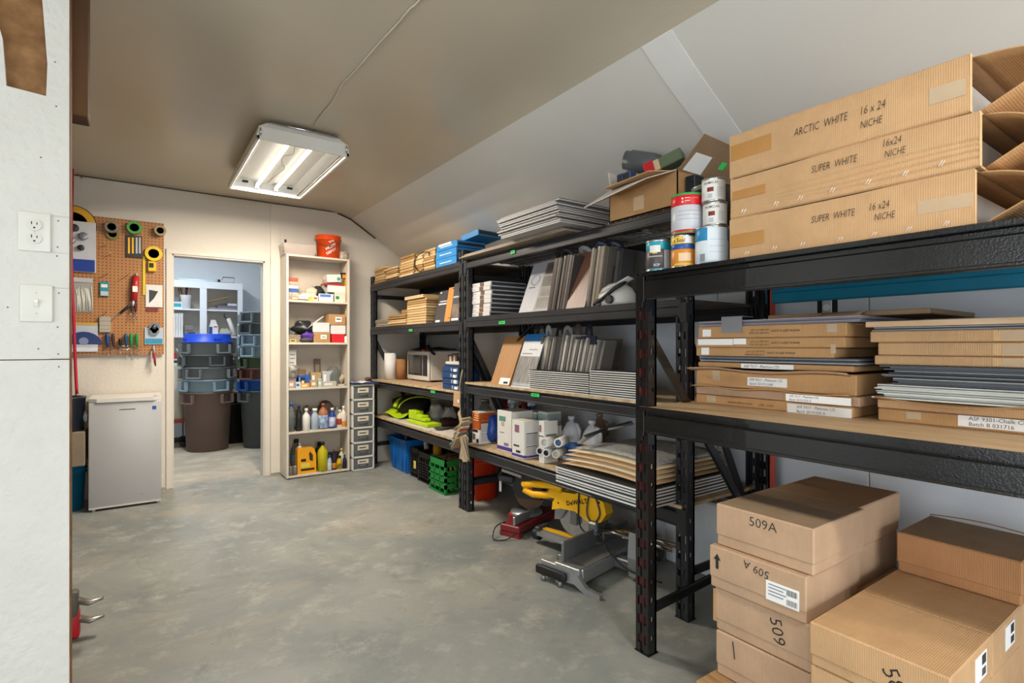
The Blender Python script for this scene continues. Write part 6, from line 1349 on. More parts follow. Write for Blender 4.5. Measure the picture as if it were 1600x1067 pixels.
# shelf 1 (top compartment)
z = KZ[4]
for i, (c, yt, lb) in enumerate((('#3b5fa0', 456, 'blue booklet at the bottom of the small book pile'), ('#e0ddd6', 447, 'white booklet in the small book pile'), ('#c9a38f', 440, 'salmon booklet in the small book pile'), ('#b5583c', 433, 'rust red booklet on top of the small book pile'))):
    x0, x1, zt, _ = RY(5.24, 450, 466, yt); zb0 = z + .075 + i * .035
    put(MB().box(kx0 + .022, x1, 5.24, 5.38, zb0, zb0 + .032, bev=.002), 'booklet', mat(c, .5), None, lb, 'booklet', 'booklets in the top compartment')
put(MB().box(kx0 + .022, 1.25, 5.22, 5.40, z + .0006, z + .073, bev=.004), 'cloth_stack', mat('#cfc8bb', .7, second='#8d8578', scale=22, bump=.3), None, 'folded pale rags under the small booklets', 'rags')
for i, (px, r, hh, c, lb) in enumerate(((478, .07, .07, '#d2cbbd', 'heap of cream work gloves in the top compartment'), (487, .055, .13, '#c9bca6', 'tan canvas bag standing in the top compartment'), (497, .065, .14, '#1e1e20', 'black cloth cap on the heap in the top compartment'), (470, .06, .03, '#d9d8d3', 'crumpled white paper near the shelf edge'))):
    x = onY(px, 540, 5.28)[0]; put(MB().blob((x, 5.27 - .03 * (i == 3), z + hh * .5), (r, .06, hh * .55), 40 + i, .3, 12, 18, zmin=z + .0008, freq=3), ('work_gloves', 'canvas_bag', 'black_beanie', 'paper_wad')[i], mat(c, .75), None, lb, ('gloves', 'bag', 'cap', 'paper')[i])
wbox('yellow_pack', 'small yellow pack in the top compartment', 5.205, 481, 489, 463, z, .03, mat('#d9c24a', .5))
wbox('blister_pack', 'blue and white blister pack in the top compartment', 5.20, 498, 521, 459, z, .05, mat('#c8d3e2', .4), marks=[(.1, .8, .6, .9, mat('#4f7fc4', .4)), (.5, .9, .1, .5, PAPER)])
wbox('tile_box', 'white carton at the bottom of the box pile, top compartment', 5.20, 523, 540, 457, z, .14, mat('#cfd2c2', .5), marks=[(.1, .4, .3, .6, GRN)])
zz = onY(530, 457, 5.2)[2]; wbox('tile_box', 'wide white carton in the middle of the box pile', 5.21, 512, 540, 446, zz, .14, mat('#e0dcd4', .5))
zz = onY(526, 446, 5.21)[2]; wbox('red_case', 'flat red case in the box pile', 5.205, 507, 537, 443, zz, .14, mat('#b02a33', .5))
t = thing('tilted_carton', 'tilted white carton on top of the red case', 'box', (onY(524, 540, 5.22)[0], 5.22, zz + .032)); t.rotation_euler = (0, -.10, 0)
put(MB().box(-.075, .06, 0, .12, 0, .075, bev=.002), 'body', mat('#e3e0da', .5), t, local=True); put(MB().box(.02, .052, -.001, 0, .015, .045), 'print', mat('#4a9a8a', .5), t, local=True)
wbox('foil_pack', 'grey foil pack leaning by the tilted carton', 5.25, 505, 513, 437, z, .03, mat('#9a948c', .35))
x = onY(538, 540, 5.24)[0]; t = thing('drill_pack', 'black and orange blister pack at the compartment edge', 'pack', (x, 5.24, z + .0)); put(MB().box(x - .035, x + .025, 5.235, 5.26, z + .235, z + .295, bev=.003), 'card', BLK, t); put(MB().box(x - .02, x + .015, 5.233, 5.2348, z + .24, z + .275), 'print', mat('#e08a1e', .4), t); put(MB().box(x + .005, x + .02, 5.22, 5.27, z + .0006, z + .235), 'backing', mat('#c8a52c', .5), t)
# shelf 2
z = KZ[3]
wbox('paper_pile', 'bundle of folded newspapers in the second compartment', 5.21, 450.5, 470, 523, z, .16, mat('#b9aa90', .8, second='#6d6252', scale=40, stretch=(1, 1, 14), bump=.4), cat='newspapers')
x = onY(460, 540, 5.29)[0]; put(MB().blob((x + .075, 5.29, z + .145), (.085, .08, .065), 51, .3, 12, 18, zmin=z + .074, freq=3), 'plastic_sack', mat('#26282a', .35), None, 'crumpled black plastic sack on the newspapers', 'bag')
x = onY(480, 540, 5.25)[0]; put(MB().blob((x, 5.24, z + .055), (.055, .05, .055), 52, .3, 12, 18, zmin=z + .0008, freq=3), 'purple_cloth', mat('#5a3a94', .6), None, 'purple cloth bunched beside the newspapers', 'cloth')
x = onY(478, 540, 5.21)[0]; put(MB().blob((x, 5.205, z + .02), (.06, .02, .02), 53, .3, 10, 14, zmin=z + .0008, freq=3), 'rag', mat('#4d4a44', .8), None, 'dark rag at the second shelf edge', 'rag')
wbox('small_carton', 'brown carton with white label, bottom of the second compartment', 5.20, 490, 516, 519, z, .15, CB2, marks=[(.42, .78, .35, .75, PAPER), (.5, .7, .5, .58, INK)], cat='cardboard box')
zz = onY(503, 519, 5.2)[2]; wbox('small_carton', 'white carton with open lid above the brown one', 5.20, 489, 515, 504, zz, .14, mat('#d6d4d6', .55), cat='cardboard box')
x0, x1, zl, _ = RY(5.2, 478, 513, 504); lid = put(MB().sheet(lambda u, v: (x0 + .02 + .15 * u, 5.205 + .10 * v, zl + .0 - .05 + .115 * u), 4, 2, .004), 'cardboard_offcut', mat('#cfcac4', .55), None, 'lifted white cardboard sheet leaning in the second compartment', 'cardboard')
wbox('red_carton', 'red carton under the white box in the second compartment', 5.20, 518.5, 538, 522, z, .15, mat('#d2222c', .45), cat='box'); wbox('white_pack', 'small white pack beside the red carton', 5.20, 538.5, 542.5, 525, z, .12, PAPER)
zz = onY(528, 522, 5.2)[2]; wbox('small_carton', 'white carton on the red one', 5.205, 517, 540, 508, zz, .14, mat('#dcd9d6', .55), cat='cardboard box')
zz = onY(528, 508, 5.205)[2]; wbox('small_carton', 'brown carton with white label, top of the second compartment pile', 5.20, 514, 540, 491, zz, .15, CB2, marks=[(.38, .76, .3, .75, PAPER), (.45, .7, .5, .6, INK)], cat='cardboard box')
# shelf 3
z = KZ[2]
wbox('paper_sheaf', 'upright sheaf of white papers against the bookcase side', 5.26, 450.5, 463, 546, z, .05, mat('#d2d2cf', .6), cat='papers', marks=[(.2, .8, .85, .88, GREY), (.2, .8, .75, .78, GREY), (.2, .7, .64, .67, GREY)])
x = 1.19; put(MB().blob((x, 5.25, z + .15), (.05, .05, .07), 61, .3, 10, 14, zmin=z + .09), 'magazine_wad', mat('#5b5650', .6, second='#c9c5bd', scale=30), None, 'crumpled magazine in front of the sheaf of papers', 'paper')
items = [('small_box', 'red and white small box at the third shelf edge', 450.5, 461, 595, '#b99a8c'), ('tape_box', 'white and blue tape box on the third shelf', 462, 470, 597, '#c9d2da'), ('yellow_box', 'yellow packet on the third shelf', 470, 484, 599, '#d9a02c'), ('wooden_block', 'wooden block on the third shelf', 485.5, 496, 594, '#b79a76'), ('glue_pack', 'green and white pack on the third shelf', 497, 503, 592, '#a9c3b8'), ('hook_box', 'white box of hooks on the third shelf', 503.5, 526, 596, '#b9b4aa'), ('grey_packet', 'grey packet at the third shelf end', 527, 542, 600, '#9a9184')]
for nm, lb, xl, xr, yt, c in items: wbox(nm, lb, 5.195, xl, xr, yt, z, .06, mat(c, .5), marks=[(.15, .7, .3, .7, mat('#e9e4da' if c != '#c9d2da' else '#2f62b0', .5))])
zz = onY(456, 594, 5.26)[2]
for nm, lb, xl, xr, yt, c in (('tape_roll_box', 'white roll box at the back of the third shelf', 451, 463, 588, '#dcdad5'), ('blue_packet', 'blue and white packet at the back of the third shelf', 466, 485, 586, '#2d5fb0'), ('tan_carton', 'tan carton at the back of the third shelf', 486, 502, 582, '#b8986c'), ('clamshell', 'clear clamshell pack at the back of the third shelf', 504, 520, 580, '#b9bcc0')):
    wbox(nm, lb, 5.27, xl, xr, yt, z, .07, mat(c, .45), marks=[(.1, .35, .2, .8, PAPER)])
wbox('photo_card', 'brown picture card propped at the bookcase back', 5.38, 491, 501, 561, z, .01, mat('#6d6253', .5), marks=[(.2, .8, .2, .8, mat('#9a8a72', .5))], cat='card')
x = onY(521, 540, 5.33)[0]; t = lathe_thing('glass_dome', 'smoky glass dome on the third shelf', 'glass dome', x, 5.33, z, [(.075, 0), (.08, .02), (.08, .10), (.065, .15), (.035, .18), (0, .19)], mat('#8f9490', .15, trans=.5, ior=1.15), 'glass')
x = onY(534, 540, 5.27)[0]; put(MB().blob((x - .01, 5.30, z + .06), (.042, .04, .06), 66, .3, 10, 16, zmin=z + .001), 'rope_bundle', mat('#b7a68c', .8), None, 'bundle of tan rope at the third shelf end', 'rope')
# shelf 4: bottles
z = KZ[1]; gr = 'bottles on the fourth shelf'
wbottle('bottle', 'clear bottle with blue cap at the fourth shelf end', 453.5, 5.225, z, 629, .030, CLEARG, BLUE, group=gr)
wbottle('bottle', 'dark glass bottle with blue cap on the fourth shelf', 467, 5.225, z, 632, .030, mat('#2a2a26', .2), mat('#2b3a6b', .4), group=gr)
wbottle('bottle', 'white plastic bottle without label on the fourth shelf', 478.5, 5.225, z, 638, .036, WHITE, WHITE, group=gr)
wbottle('bottle', 'pale blue canister with white cap on the fourth shelf', 492, 5.225, z, 638, .036, mat('#a9bac6', .4), WHITE, group=gr, neck=.5)
wbox('purple_carton', 'purple carton between bottles on the fourth shelf', 5.25, 483, 488, 644, z, .06, mat('#4a2a66', .5))
wbottle('jug', 'jug with blue and white label on the fourth shelf', 505, 5.235, z, 630, .046, mat('#a8704e', .3), mat('#8f4a3a', .4), group=gr, lab=mat('#c9d6e2', .4, second='#2f62a8', scale=24), labz=(.05, .62), cat='jug')
wbottle('bottle', 'white and navy oil bottle on the fourth shelf', 519, 5.225, z, 637, .034, mat('#223f94', .35), WHITE, group=gr, lab=mat('#2a4fae', .4, second='#dfe3ea', scale=16), labz=(.1, .66))
wbottle('bottle', 'cream bottle with red label on the fourth shelf', 531, 5.225, z, 640, .030, mat('#e0d7c4', .4), WHITE, group=gr, lab=mat('#a5402e', .4), labz=(.2, .6))
wbottle('bottle', 'white bottle with orange picture on the fourth shelf', 539, 5.215, z, 634, .028, mat('#e3ddd0', .35), WHITE, group=gr, lab=mat('#d98a3a', .4), labz=(.05, .35))
for px, r, hh, c, lb, cat in ((458, .03, .15, '#8d9590', 'small clear bottle behind the dark glass one', 'bottle'), (480, .05, .22, '#7b7c70', 'olive glass jug at the back of the fourth shelf', 'jug'), (490, .045, .21, '#a2a39a', 'grey plastic jug at the back of the fourth shelf', 'jug'), (527, .04, .19, '#b5b8b3', 'clear flask at the back of the fourth shelf', 'flask')):
    x = onY(px, 540, 5.35)[0]; lathe_thing('back_' + cat if False else cat, lb, cat, x, 5.35, z, [(r * .9, 0), (r, .005), (r, hh * .6), (r * .4, hh * .85), (r * .35, hh), (0, hh)], mat(c, .25, trans=.3), group='vessels at the back of the fourth shelf')
x = onY(510, 540, 5.34)[0]; put(MB().blob((x, 5.35, z + .13), (.075, .05, .13), 71, .18, 12, 16, zmin=z + .001), 'brown_sack', mat('#5d4a3c', .7), None, 'brown sack slumped at the back of the fourth shelf', 'bag')
# shelf 5: big jugs and glue bottles
z = KZ[0]; gr = 'bottles on the bottom shelf'
yj = thing('glue_jug', 'yellow glue jug with white pump cap on the bottom shelf', 'jug', (1.3, 5.22, z))
x0, x1, zt, _ = RY(5.20, 465, 494, 700)
Y5 = mat('#f0a512', .38)
hp = [(x0, z + .001), (x1 + .002, z + .001), (x1, z + .17), (x1 - .015, z + .225), (x1 - .03, zt + .0), (x0 + .012, zt + .005), (x0, zt - .012)]
hn = [(x1 - .060, z + .125), (x1 - .030, z + .110), (x1 - .030, z + .170), (x1 - .055, z + .205), (x1 - .066, z + .185)]
put(MB().prism(hp, 5.20, 5.30, 'Y'), 'body', Y5, yj)
put(MB().prism(hn, 5.1985, 5.2, 'Y'), 'grip_opening', mat('#3a2a12', .6), yj)
put(MB().cyl((x0 + .03, 5.25, zt), .018, .016, 'Z', 14).lathe([(.008, 0), (.006, .03), (0, .034)], (x0 + .03, 5.25, zt + .016), 10), 'cap', WHITE, yj)
put(MB().box(x0 + .03, x0 + .075, 5.1985, 5.1998, z + .115, z + .14), 'print', BLK, yj); put(MB().box(x0 + .03, x1 - .015, 5.1985, 5.1998, z + .03, z + .048), 'print', BLK, yj); put(MB().box(x0 + .03, x0 + .11, 5.1985, 5.1998, z + .06, z + .10), 'print', mat('#e9d24a', .4), yj)
wbottle('glue_bottle', 'yellow green glue bottle with black spout on the bottom shelf', 504, 5.225, z, 690, .048, mat('#c2b51a', .38), BLK, group=gr, neck=.3)
wbottle('glue_bottle', 'black glue bottle behind the yellow green one', 499, 5.31, z, 690, .050, BLK, BLK, group=gr, neck=.3)
wbottle('glue_bottle', 'small white and blue glue bottle on the bottom shelf', 515, 5.20, z, 711, .020, mat('#a9c0d8', .4), mat('#22508f', .4), group=gr, lab=mat('#cfd8e2', .4), labz=(.1, .6))
wbottle('glue_bottle', 'dark glue bottle with orange label on the bottom shelf', 522, 5.215, z, 702, .022, mat('#2a2436', .35), mat('#3a2a5a', .4), group=gr, lab=mat('#c8862a', .4), labz=(.1, .4), neck=.25)
wbottle('glue_bottle', 'yellow and black labelled glue bottle on the bottom shelf', 530, 5.205, z, 712, .024, mat('#e0b41e', .4), BLK, group=gr, lab=mat('#e2bf2a', .4, second='#1c1c1c', scale=30), labz=(.08, .55), neck=.6)
wbottle('glue_bottle', 'dark navy glue bottle at the bottom shelf end', 538.5, 5.205, z, 710, .019, mat('#1c2236', .35), mat('#22407a', .4), group=gr)
wbottle('glue_bottle', 'small yellow capped bottle at the back of the bottom shelf', 533.5, 5.29, z, 700, .026, mat('#e0dccb', .4), mat('#e2be22', .4), group=gr)
wbottle('water_bottle', 'large clear bottle with blue band on the bottom shelf', 463, 5.366, z, 686, .050, CLEARG, BLK, lab=mat('#2f7f98', .4), labz=(.45, .58))
for px, lb in ((454, 'small glass jar at the bottom shelf corner'), (461, 'small glass jar next to the corner jar')):
    x = onY(px, 540, 5.21)[0]; lathe_thing('glass_jar', lb, 'jar', x, 5.21, z, [(.02, 0), (.022, .004), (.022, .06), (.018, .07), (.02, .085), (0, .085)], mat('#8d877a', .2, trans=.4), group='jars on the bottom shelf')
# more clutter in the bookcase compartments
for nm, lb, cat, Yq, xl, xr, yt, z, dp, c, c2 in (
    ('screw_box', 'small white screw box leaning by the work gloves', 'box', 5.21, 468, 479, 461, KZ[4], .05, '#dcd8cf', '#4a6fae'), ('sandpaper_pack', 'tan sandpaper pack at the top compartment edge', 'sandpaper', 5.195, 455, 467, 463, KZ[4], .012, '#b08a5c', '#e6e0d2'),
    ('nail_box', 'dark nail box at the back of the top compartment', 'box', 5.36, 488, 503, 448, KZ[4], .06, '#5a4a3c', '#c9b9a0'), ('cream_packet', 'cream packet before the black beanie', 'packet', 5.195, 489.5, 497, 462, KZ[4], .02, '#e0d8c6', '#b5583c'),
    ('grey_case', 'flat grey case at the back of the second compartment', 'case', 5.38, 452, 486, 512, KZ[3], .04, '#8d8a86', '#c9c7c2'), ('marker_box', 'yellow marker box before the newspapers', 'box', 5.19, 453, 463, 530, KZ[3], .015, '#cdb56a', '#3a3226'),
    ('tack_box', 'small black tack box on the third shelf', 'box', 5.235, 470, 477, 590, KZ[2], .03, '#26262a', '#d8d4cc'), ('brown_packet', 'brown packet behind the tape box', 'packet', 5.34, 462, 478, 577, KZ[2], .04, '#8d6a48', '#d0b890'), ('white_tub', 'white tub at the back of the third shelf', 'tub', 5.36, 520, 532, 583, KZ[2], .05, '#d9d6cf', '#8aa0b4'),
    ('filter_box', 'pale green filter box at the back of the fourth shelf', 'box', 5.38, 455, 474, 641, KZ[1], .04, '#9aa898', '#d9dcd2'), ('dark_box', 'dark brown box behind the glue bottles', 'box', 5.37, 512, 530, 707, KZ[0], .05, '#4a3f36', '#8a7a68')):
    wbox(nm, lb, Yq, xl, xr, yt, z, dp, mat(c, .5), cat, marks=[(.15, .75, .35, .7, mat(c2, .5))])
# --- drawer tower
tx0, tx1, ty0, ty1, tzh = 1.713, 1.937, 5.15, 5.43, .842
TW = mat('#dcdad4', .4, var=.02)
tw = thing('drawer_tower', 'white plastic tower of six clear labelled drawers', 'drawer unit', ((tx0 + tx1) / 2, 5.29, 0))
fr = MB(); fr.box(tx0, tx0 + .016, ty0, ty1, .002, tzh, bev=.003); fr.box(tx1 - .016, tx1, ty0, ty1, .002, tzh, bev=.003); fr.box(tx0, tx1, ty1 - .01, ty1, .002, tzh)
zsep = [onY(567, q, 5.15)[2] for q in (736, 714, 691.5, 668.5, 646.5, 624.5, 602)]
zsep[0] = .004
for zq in zsep: fr.box(tx0, tx1, ty0, ty1, max(.002, zq - .008), zq + .010, bev=.002)
put(fr, 'frame', TW, tw)
SM = mat('#84868a', .2, trans=.35, ior=1.1)
for i in range(6):
    za, zb2 = zsep[i] + .013, zsep[i + 1] - .011
    d = put(bin_shell(MB(), tx0 + .019, tx1 - .019, ty0 + .004, ty1 - .02, za, zb2 - .002, .002, .003), 'drawer', SM, tw)
    put(MB().box(tx0 + .025, tx1 - .025, ty0 + .02, ty1 - .03, za + .006, za + .006 + (zb2 - za) * (.35 + .05 * (i % 3))), 'contents', mat(('#5a5650', '#6a5d4a', '#4d4f52', '#63605a', '#57504a', '#7a4a34')[i], .8, second='#3a3836', scale=60), d)
    put(MB().box(tx0 + .055, tx1 - .060, ty0 + .001, ty0 + .0035, za + (zb2 - za) * .48, za + (zb2 - za) * .88), 'label_sticker', mat('#e0d8c4', .6), d)
    put(MB().box(tx0 + .07, tx1 - .085, ty0 + .0003, ty0 + .001, za + (zb2 - za) * .64, za + (zb2 - za) * .72), 'writing', INK, d)
    put(MB().tube([(tx0 + .07, ty0 + .001, za + .03), (tx0 + .085, ty0 - .008, za + .038), ((tx0 + tx1) / 2, ty0 - .010, za + .041), (tx1 - .085, ty0 - .008, za + .038), (tx1 - .07, ty0 + .001, za + .03)], .005, 6), 'pull', mat('#7c7e80', .3, trans=.3), d)
put(MB().sheet(lambda u, v: (tx0 - .005 + .27 * u, 5.13 + .24 * v, zsep[6] + .014 + .006 * math.sin(8 * u) + .008), 10, 6, .006), 'blue_folder', mat('#2b3f78', .45), None, 'navy plastic folder on the drawer tower', 'folder')
put(MB().sheet(lambda u, v: (tx0 + .0 + .18 * u, 5.15 + .2 * v, zsep[6] + .0195 + .006 * math.sin(8 * u + 1) + .010), 8, 5, .003), 'loose_papers', PAPER, None, 'white papers on the navy folder', 'paper')
put(MB().blob((tx1 - .03, 5.24, zsep[6] + .055), (.04, .04, .02), 81, .3, 8, 12), 'leather_glove', mat('#6d4a38', .7), None, 'small brown leather scrap on the drawer tower', 'leather')
# --- fridge
fx0, fx1, fy0, fy1, fz1 = -.297, .153, 5.0, 5.42, .835
FW = mat('#b9b8b8', .35, var=.02); FWL = mat('#d8d4ce', .4, var=.02)
fg = thing('mini_fridge', 'grey mini fridge with blue energy sticker below the pegboard', 'fridge', ((fx0 + fx1) / 2, 5.21, 0))
put(MB().box(fx0 + .006, fx1 - .004, fy0 + .055, fy1, .02, fz1 - .03, bev=.005), 'body', FWL, fg)
tp = [(fx0, fy0 + .02), (fx0 + .05, fy0 - .01), (fx1 - .05, fy0 - .01), (fx1, fy0 + .02), (fx1, fy1 + .0), (fx0, fy1 + .0)]
put(MB().prism(tp, fz1 - .029, fz1, 'Z'), 'top_panel', FWL, fg)
dr = put(MB().box(fx0, fx1, fy0, fy0 + .05, .025, fz1 - .031, bev=.006, seg=2), 'door', FW, fg)
put(MB().box(fx0 + .002, fx1 - .002, fy0 - .002, fy0 + .01, .018, .03), 'kick_strip', FWL, dr)
xm = onY(199, 540, fy0)[0]; put(MB().box(xm - .05, xm + .05, fy0 - .0015, fy0 - .0002, .744, .749), 'badge', DGREY, dr)
xm = onY(241, 540, fy0)[0]; put(MB().box(xm - .013, xm + .013, fy0 - .0015, fy0 - .0002, .735, .762), 'energy_sticker', mat('#1f4f9c', .4), dr)
xm = onY(221, 540, fy0)[0]; put(MB().lathe([(0, -.001), (.003, -.001), (.003, .001), (0, .001)], (xm, fy0 - .001, .09), 10, 0, 'Y'), 'lock', DGREY, dr)
for x in (fx0 + .03, fx1 - .02): put(MB().cyl((x, fy0 + .02, 0), .012, .024, 'Z', 10), 'foot', FWL, fg); put(MB().cyl((x, fy1 - .04, 0), .012, .024, 'Z', 10), 'foot', FWL, fg)
put(MB().lathe([(.022, 0), (.022, .006), (0, .009)], (fx1 - .03, fy0 + .03, fz1), 16), 'hinge_cap', LGREY, fg)
# --- left of the fridge
wx = -.43
tan = carton('pasteboard_box', 'tan box stacked between the black pail and the blue bucket', -.60, -.315, 4.98, 5.30, .352, .60, cardboard('#8d7f6c'), cat='box')
t = thing('black_pail', 'dark blue black pail on the tan box beside the fridge', 'pail', (-.45, 5.2, .601)); put(MB().lathe([(.12, 0), (.125, .004), (.135, .235), (.14, .24), (.14, .25), (.12, .25), (.11, .02), (0, .02)], (-.452, 5.12, .6015), 28), 'body', mat('#242c38', .3), t)
put(MB().lathe([(.02, 0), (.045, .01), (.05, .03)], (-.335, 5.10, .70), 14, 0, 'X'), 'pale_disc', LGREY, t)
bk2 = bucket('bucket', 'teal blue bucket with lid on the floor beside the fridge', -.455, 5.20, 0, .135, .34, mat('#126a8c', .4), handle=False)
put(MB().lathe([(.136, 0), (.146, .004), (.146, .009), (.10, .011), (0, .011)], (-.455, 5.20, .3405), 24), 'lid', mat('#d6d1c4', .5), bk2)
# red hose hanging behind the partition
hz_ = [onY(119, 183, 5.30), onY(116.5, 196, 5.3), onY(114.5, 215, 5.30), onY(113.5, 240, 5.3), onY(112.5, 300, 5.30), onY(111, 380, 5.30), onY(112.5, 440, 5.3), onY(115, 490, 5.30), onY(117, 550, 5.30), onY(120, 615, 5.28)]
hs = thing('air_hose', 'red air hose hanging beside the pegboard behind the partition', 'hose', (hz_[-1][0], 5.28, .9))
put(MB().tube(sm(hz_), .0105, 10), 'hose', mat('#b81c3c', .35), hs)
e = hz_[-1]; put(MB().tube([(e[0], 5.28, e[2]), (e[0] + .004, 5.28, e[2] - .03)], .012, 10).cyl((e[0] - .02, 5.275, e[2] - .055), .014, .03, 'Z', 10), 'brass_fitting', mat('#8d7448', .35, .8), hs)
put(MB().tube([onY(118, 175, 5.3), onY(119.5, 186, 5.3), onY(116, 208, 5.28)], .006, 6), 'tie', mat('#c9b8a8', .5), hs)
put(MB().tube([onY(105, 248, 5.40), onY(118, 268, 5.42), onY(128, 279, 5.43), onY(131, 274, 5.43)], .004, 5), 'ceiling_wire', mat('#7a6a48', .6), None, 'thin tan wire hooked at the ceiling corner', 'wire')
# --- pegboard with tools
pgx0, pgx1, pgz0, pgz1 = -.62, .183, 1.155, 2.269
PGY = YB - .03
pg = put(MB().box(pgx0, pgx1, PGY, PGY + .006, pgz0, pgz1), 'pegboard', peg_mat(), None, 'brown pegboard covered with hanging tools', 'pegboard')
for x in (pgx0 + .03, pgx1 - .03):
    for zq in (pgz0 + .03, pgz1 - .03): put(MB().cyl((x, PGY + .0062, zq), .012, YB - PGY - .0065, 'Y', 10), 'spacer', DGREY, pg)
PG = PGY - .0015
def P(px, py, off=0.0): return onY(px, py, PG - off)
def hang(name, label, px, py, cat, group=None): 
    x, y, z = P(px, py); return thing(name, label, cat, (x, PG, z), group=group)
def card(t, xl, xr, yt, yb, m, part='card', th=.003, off=0.0, bev=.001):
    x0, x1, zt, zb = RY(PG - off - th, xl, xr, yt, yb); return put(MB().box(x0, x1, PG - off - th, PG - off, zb, zt, bev=bev), part, m, t)
def hook(px, py, ln=.05):
    x, y, z = P(px, py); t = thing('peg_hook', 'bare steel hook on the pegboard', 'hook', (x, PG, z), group='bare pegboard hooks'); put(MB().tube([(x, PG, z), (x, PG - ln, z - .004), (x, PG - ln - .008, z + .012)], .0028, 6), 'wire', CHROME, t)
for q in ((165, 384), (173, 398), (166, 488), (213, 490), (168, 428), (200, 430)): hook(*q, ln=.05 if q[1] < 420 else .08)
# big saw blade pack top left
t = hang('saw_blade', 'large round saw blade in yellow and black sleeve at the pegboard corner', 112, 350, 'saw blade')
x, y, z = P(113, 351); put(MB().lathe([(0, -.003), (.155, -.003), (.155, .003), (0, .003)], (x, PG - .004, z), 36, 0, 'Y', smooth=False), 'disc', mat('#3a3020', .5), t)
put(MB().ring((x, PG - .0115, z), .148, .10, .004, 'Y', 36), 'yellow_ring', mat('#d9a41e', .45), t); put(MB().ring((x, PG - .0115, z), .08, .03, .004, 'Y', 30), 'inner_ring', mat('#b3861a', .45), t)
t = hang('hole_saw_kit', 'blister pack of hole saws with blue card under the saw blade', 128, 385, 'tool kit'); card(t, 104, 150, 346, 425, mat('#c9cbd0', .3), th=.004, off=.012); x0, x1, zt, zb = RY(PG - .02, 104, 148, 405, 424)
put(MB().box(x0, x1, PG - .0205, PG - .0165, zb, zt), 'blue_band', mat('#1f3f96', .4), t)
for px, py, r in ((117, 357, .028), (131, 370, .030), (127, 388, .022), (111, 376, .03)): x, y, z = P(px, py); put(MB().lathe([(r * .8, 0), (r, -.002), (r, -.028), (r * .8, -.03), (0, -.03)], (x, PG - .017, z), 16, 0, 'Y'), 'cup', mat('#2b2b2d', .35) if r < .03 else mat('#8d8f92', .3, .5), t)
x, y, z = P(118, 405); put(MB().ring((x + .0, PG - .022, z + .03), .12, .095, .003, 'Y', 30), 'white_arc', WHITE, t) if False else None
# tapes
def tape(label, px, py, r, w, m, core=mat('#8a6a48', .6), n=1):
    x, y, z = P(px, py)
    t = thing('tape_roll', label, 'tape roll', (x, PG - .02, z), group='tape rolls on the pegboard')
    put(MB().ring((x, PG - .004 - w, z), r, r * .62, w, 'Y', 28), 'tape', m, t); put(MB().ring((x, PG - .0038 - w, z), r * .619, r * .56, w - .0004, 'Y', 24), 'core', core, t)
    return t
tape('clear tape roll with maroon core on the pegboard', 175, 356, .048, .045, mat('#9a8f7c', .25, second='#6d6250', scale=20), mat('#5a2a2a', .5)); tape('olive tape roll below the maroon cored one', 176, 366, .044, .012, mat('#7d7a3a', .4))
tape('green masking tape roll on the pegboard', 210, 357, .052, .045, mat('#4f9a4a', .5)); tape('brown packing tape roll at the pegboard corner', 250, 362, .042, .055, mat('#8d7a4a', .3, second='#b9a878', scale=12), CB); tape('wide yellow tape roll on the pegboard edge', 240, 397, .062, .03, mat('#e6c322', .45), mat('#8a7a4a', .5))
t = hang('bit_set', 'yellow and black drill bit pack under the green tape', 209, 385, 'drill bits'); card(t, 197, 222, 368, 402, mat('#2a2a2a', .4), th=.008, off=.006)
for k, c in ((200, YEL), (206, YEL), (212, LGREY), (217, LGREY)): 
    x0, x1, zt, zb = RY(PG - .016, k, k + 3, 371, 396); put(MB().box(x0, x1, PG - .018, PG - .0145, zb, zt), 'bit', c, t)
t = hang('tape_measure', 'yellow tape measure hanging under the yellow tape roll', 238, 416, 'tape measure'); card(t, 231, 244, 408, 424, mat('#e2b81e', .4), 'case', th=.03, off=.004, bev=.006); card(t, 233, 240, 411, 418, BLK, 'print', th=.001, off=.0345, bev=0)
t = hang('folding_rule', 'yellow strip rule hanging on the pegboard', 225, 430, 'ruler'); card(t, 223, 227, 400, 461, mat('#e0c01e', .45), 'blade', th=.004, off=.004)
# silicone tube
t = hang('sealant_tube', 'red and white sealant tube hanging on the pegboard', 212, 452, 'tube'); a_, b_ = P(213, 432), P(209, 470)
put(MB().tube([(a_[0], PG - .03, a_[2]), ((a_[0] * .6 + b_[0] * .4), PG - .03, a_[2] * .6 + b_[2] * .4), (b_[0], PG - .03, b_[2])], [.022, .026, .022], 12), 'body', mat('#b52a2e', .35), t); put(MB().tube([(a_[0], PG - .03, a_[2]), (a_[0] + .002, PG - .03, a_[2] + .02)], [.024, .03], 10, flat=.4), 'crimp', LGREY, t); put(MB().tube([(b_[0], PG - .03, b_[2]), (b_[0] - .004, PG - .03, b_[2] - .045)], [.012, .006], 8), 'nozzle', WHITE, t)
card(t, 207, 215, 447, 456, PAPER, 'label', th=.001, off=.057, bev=0)
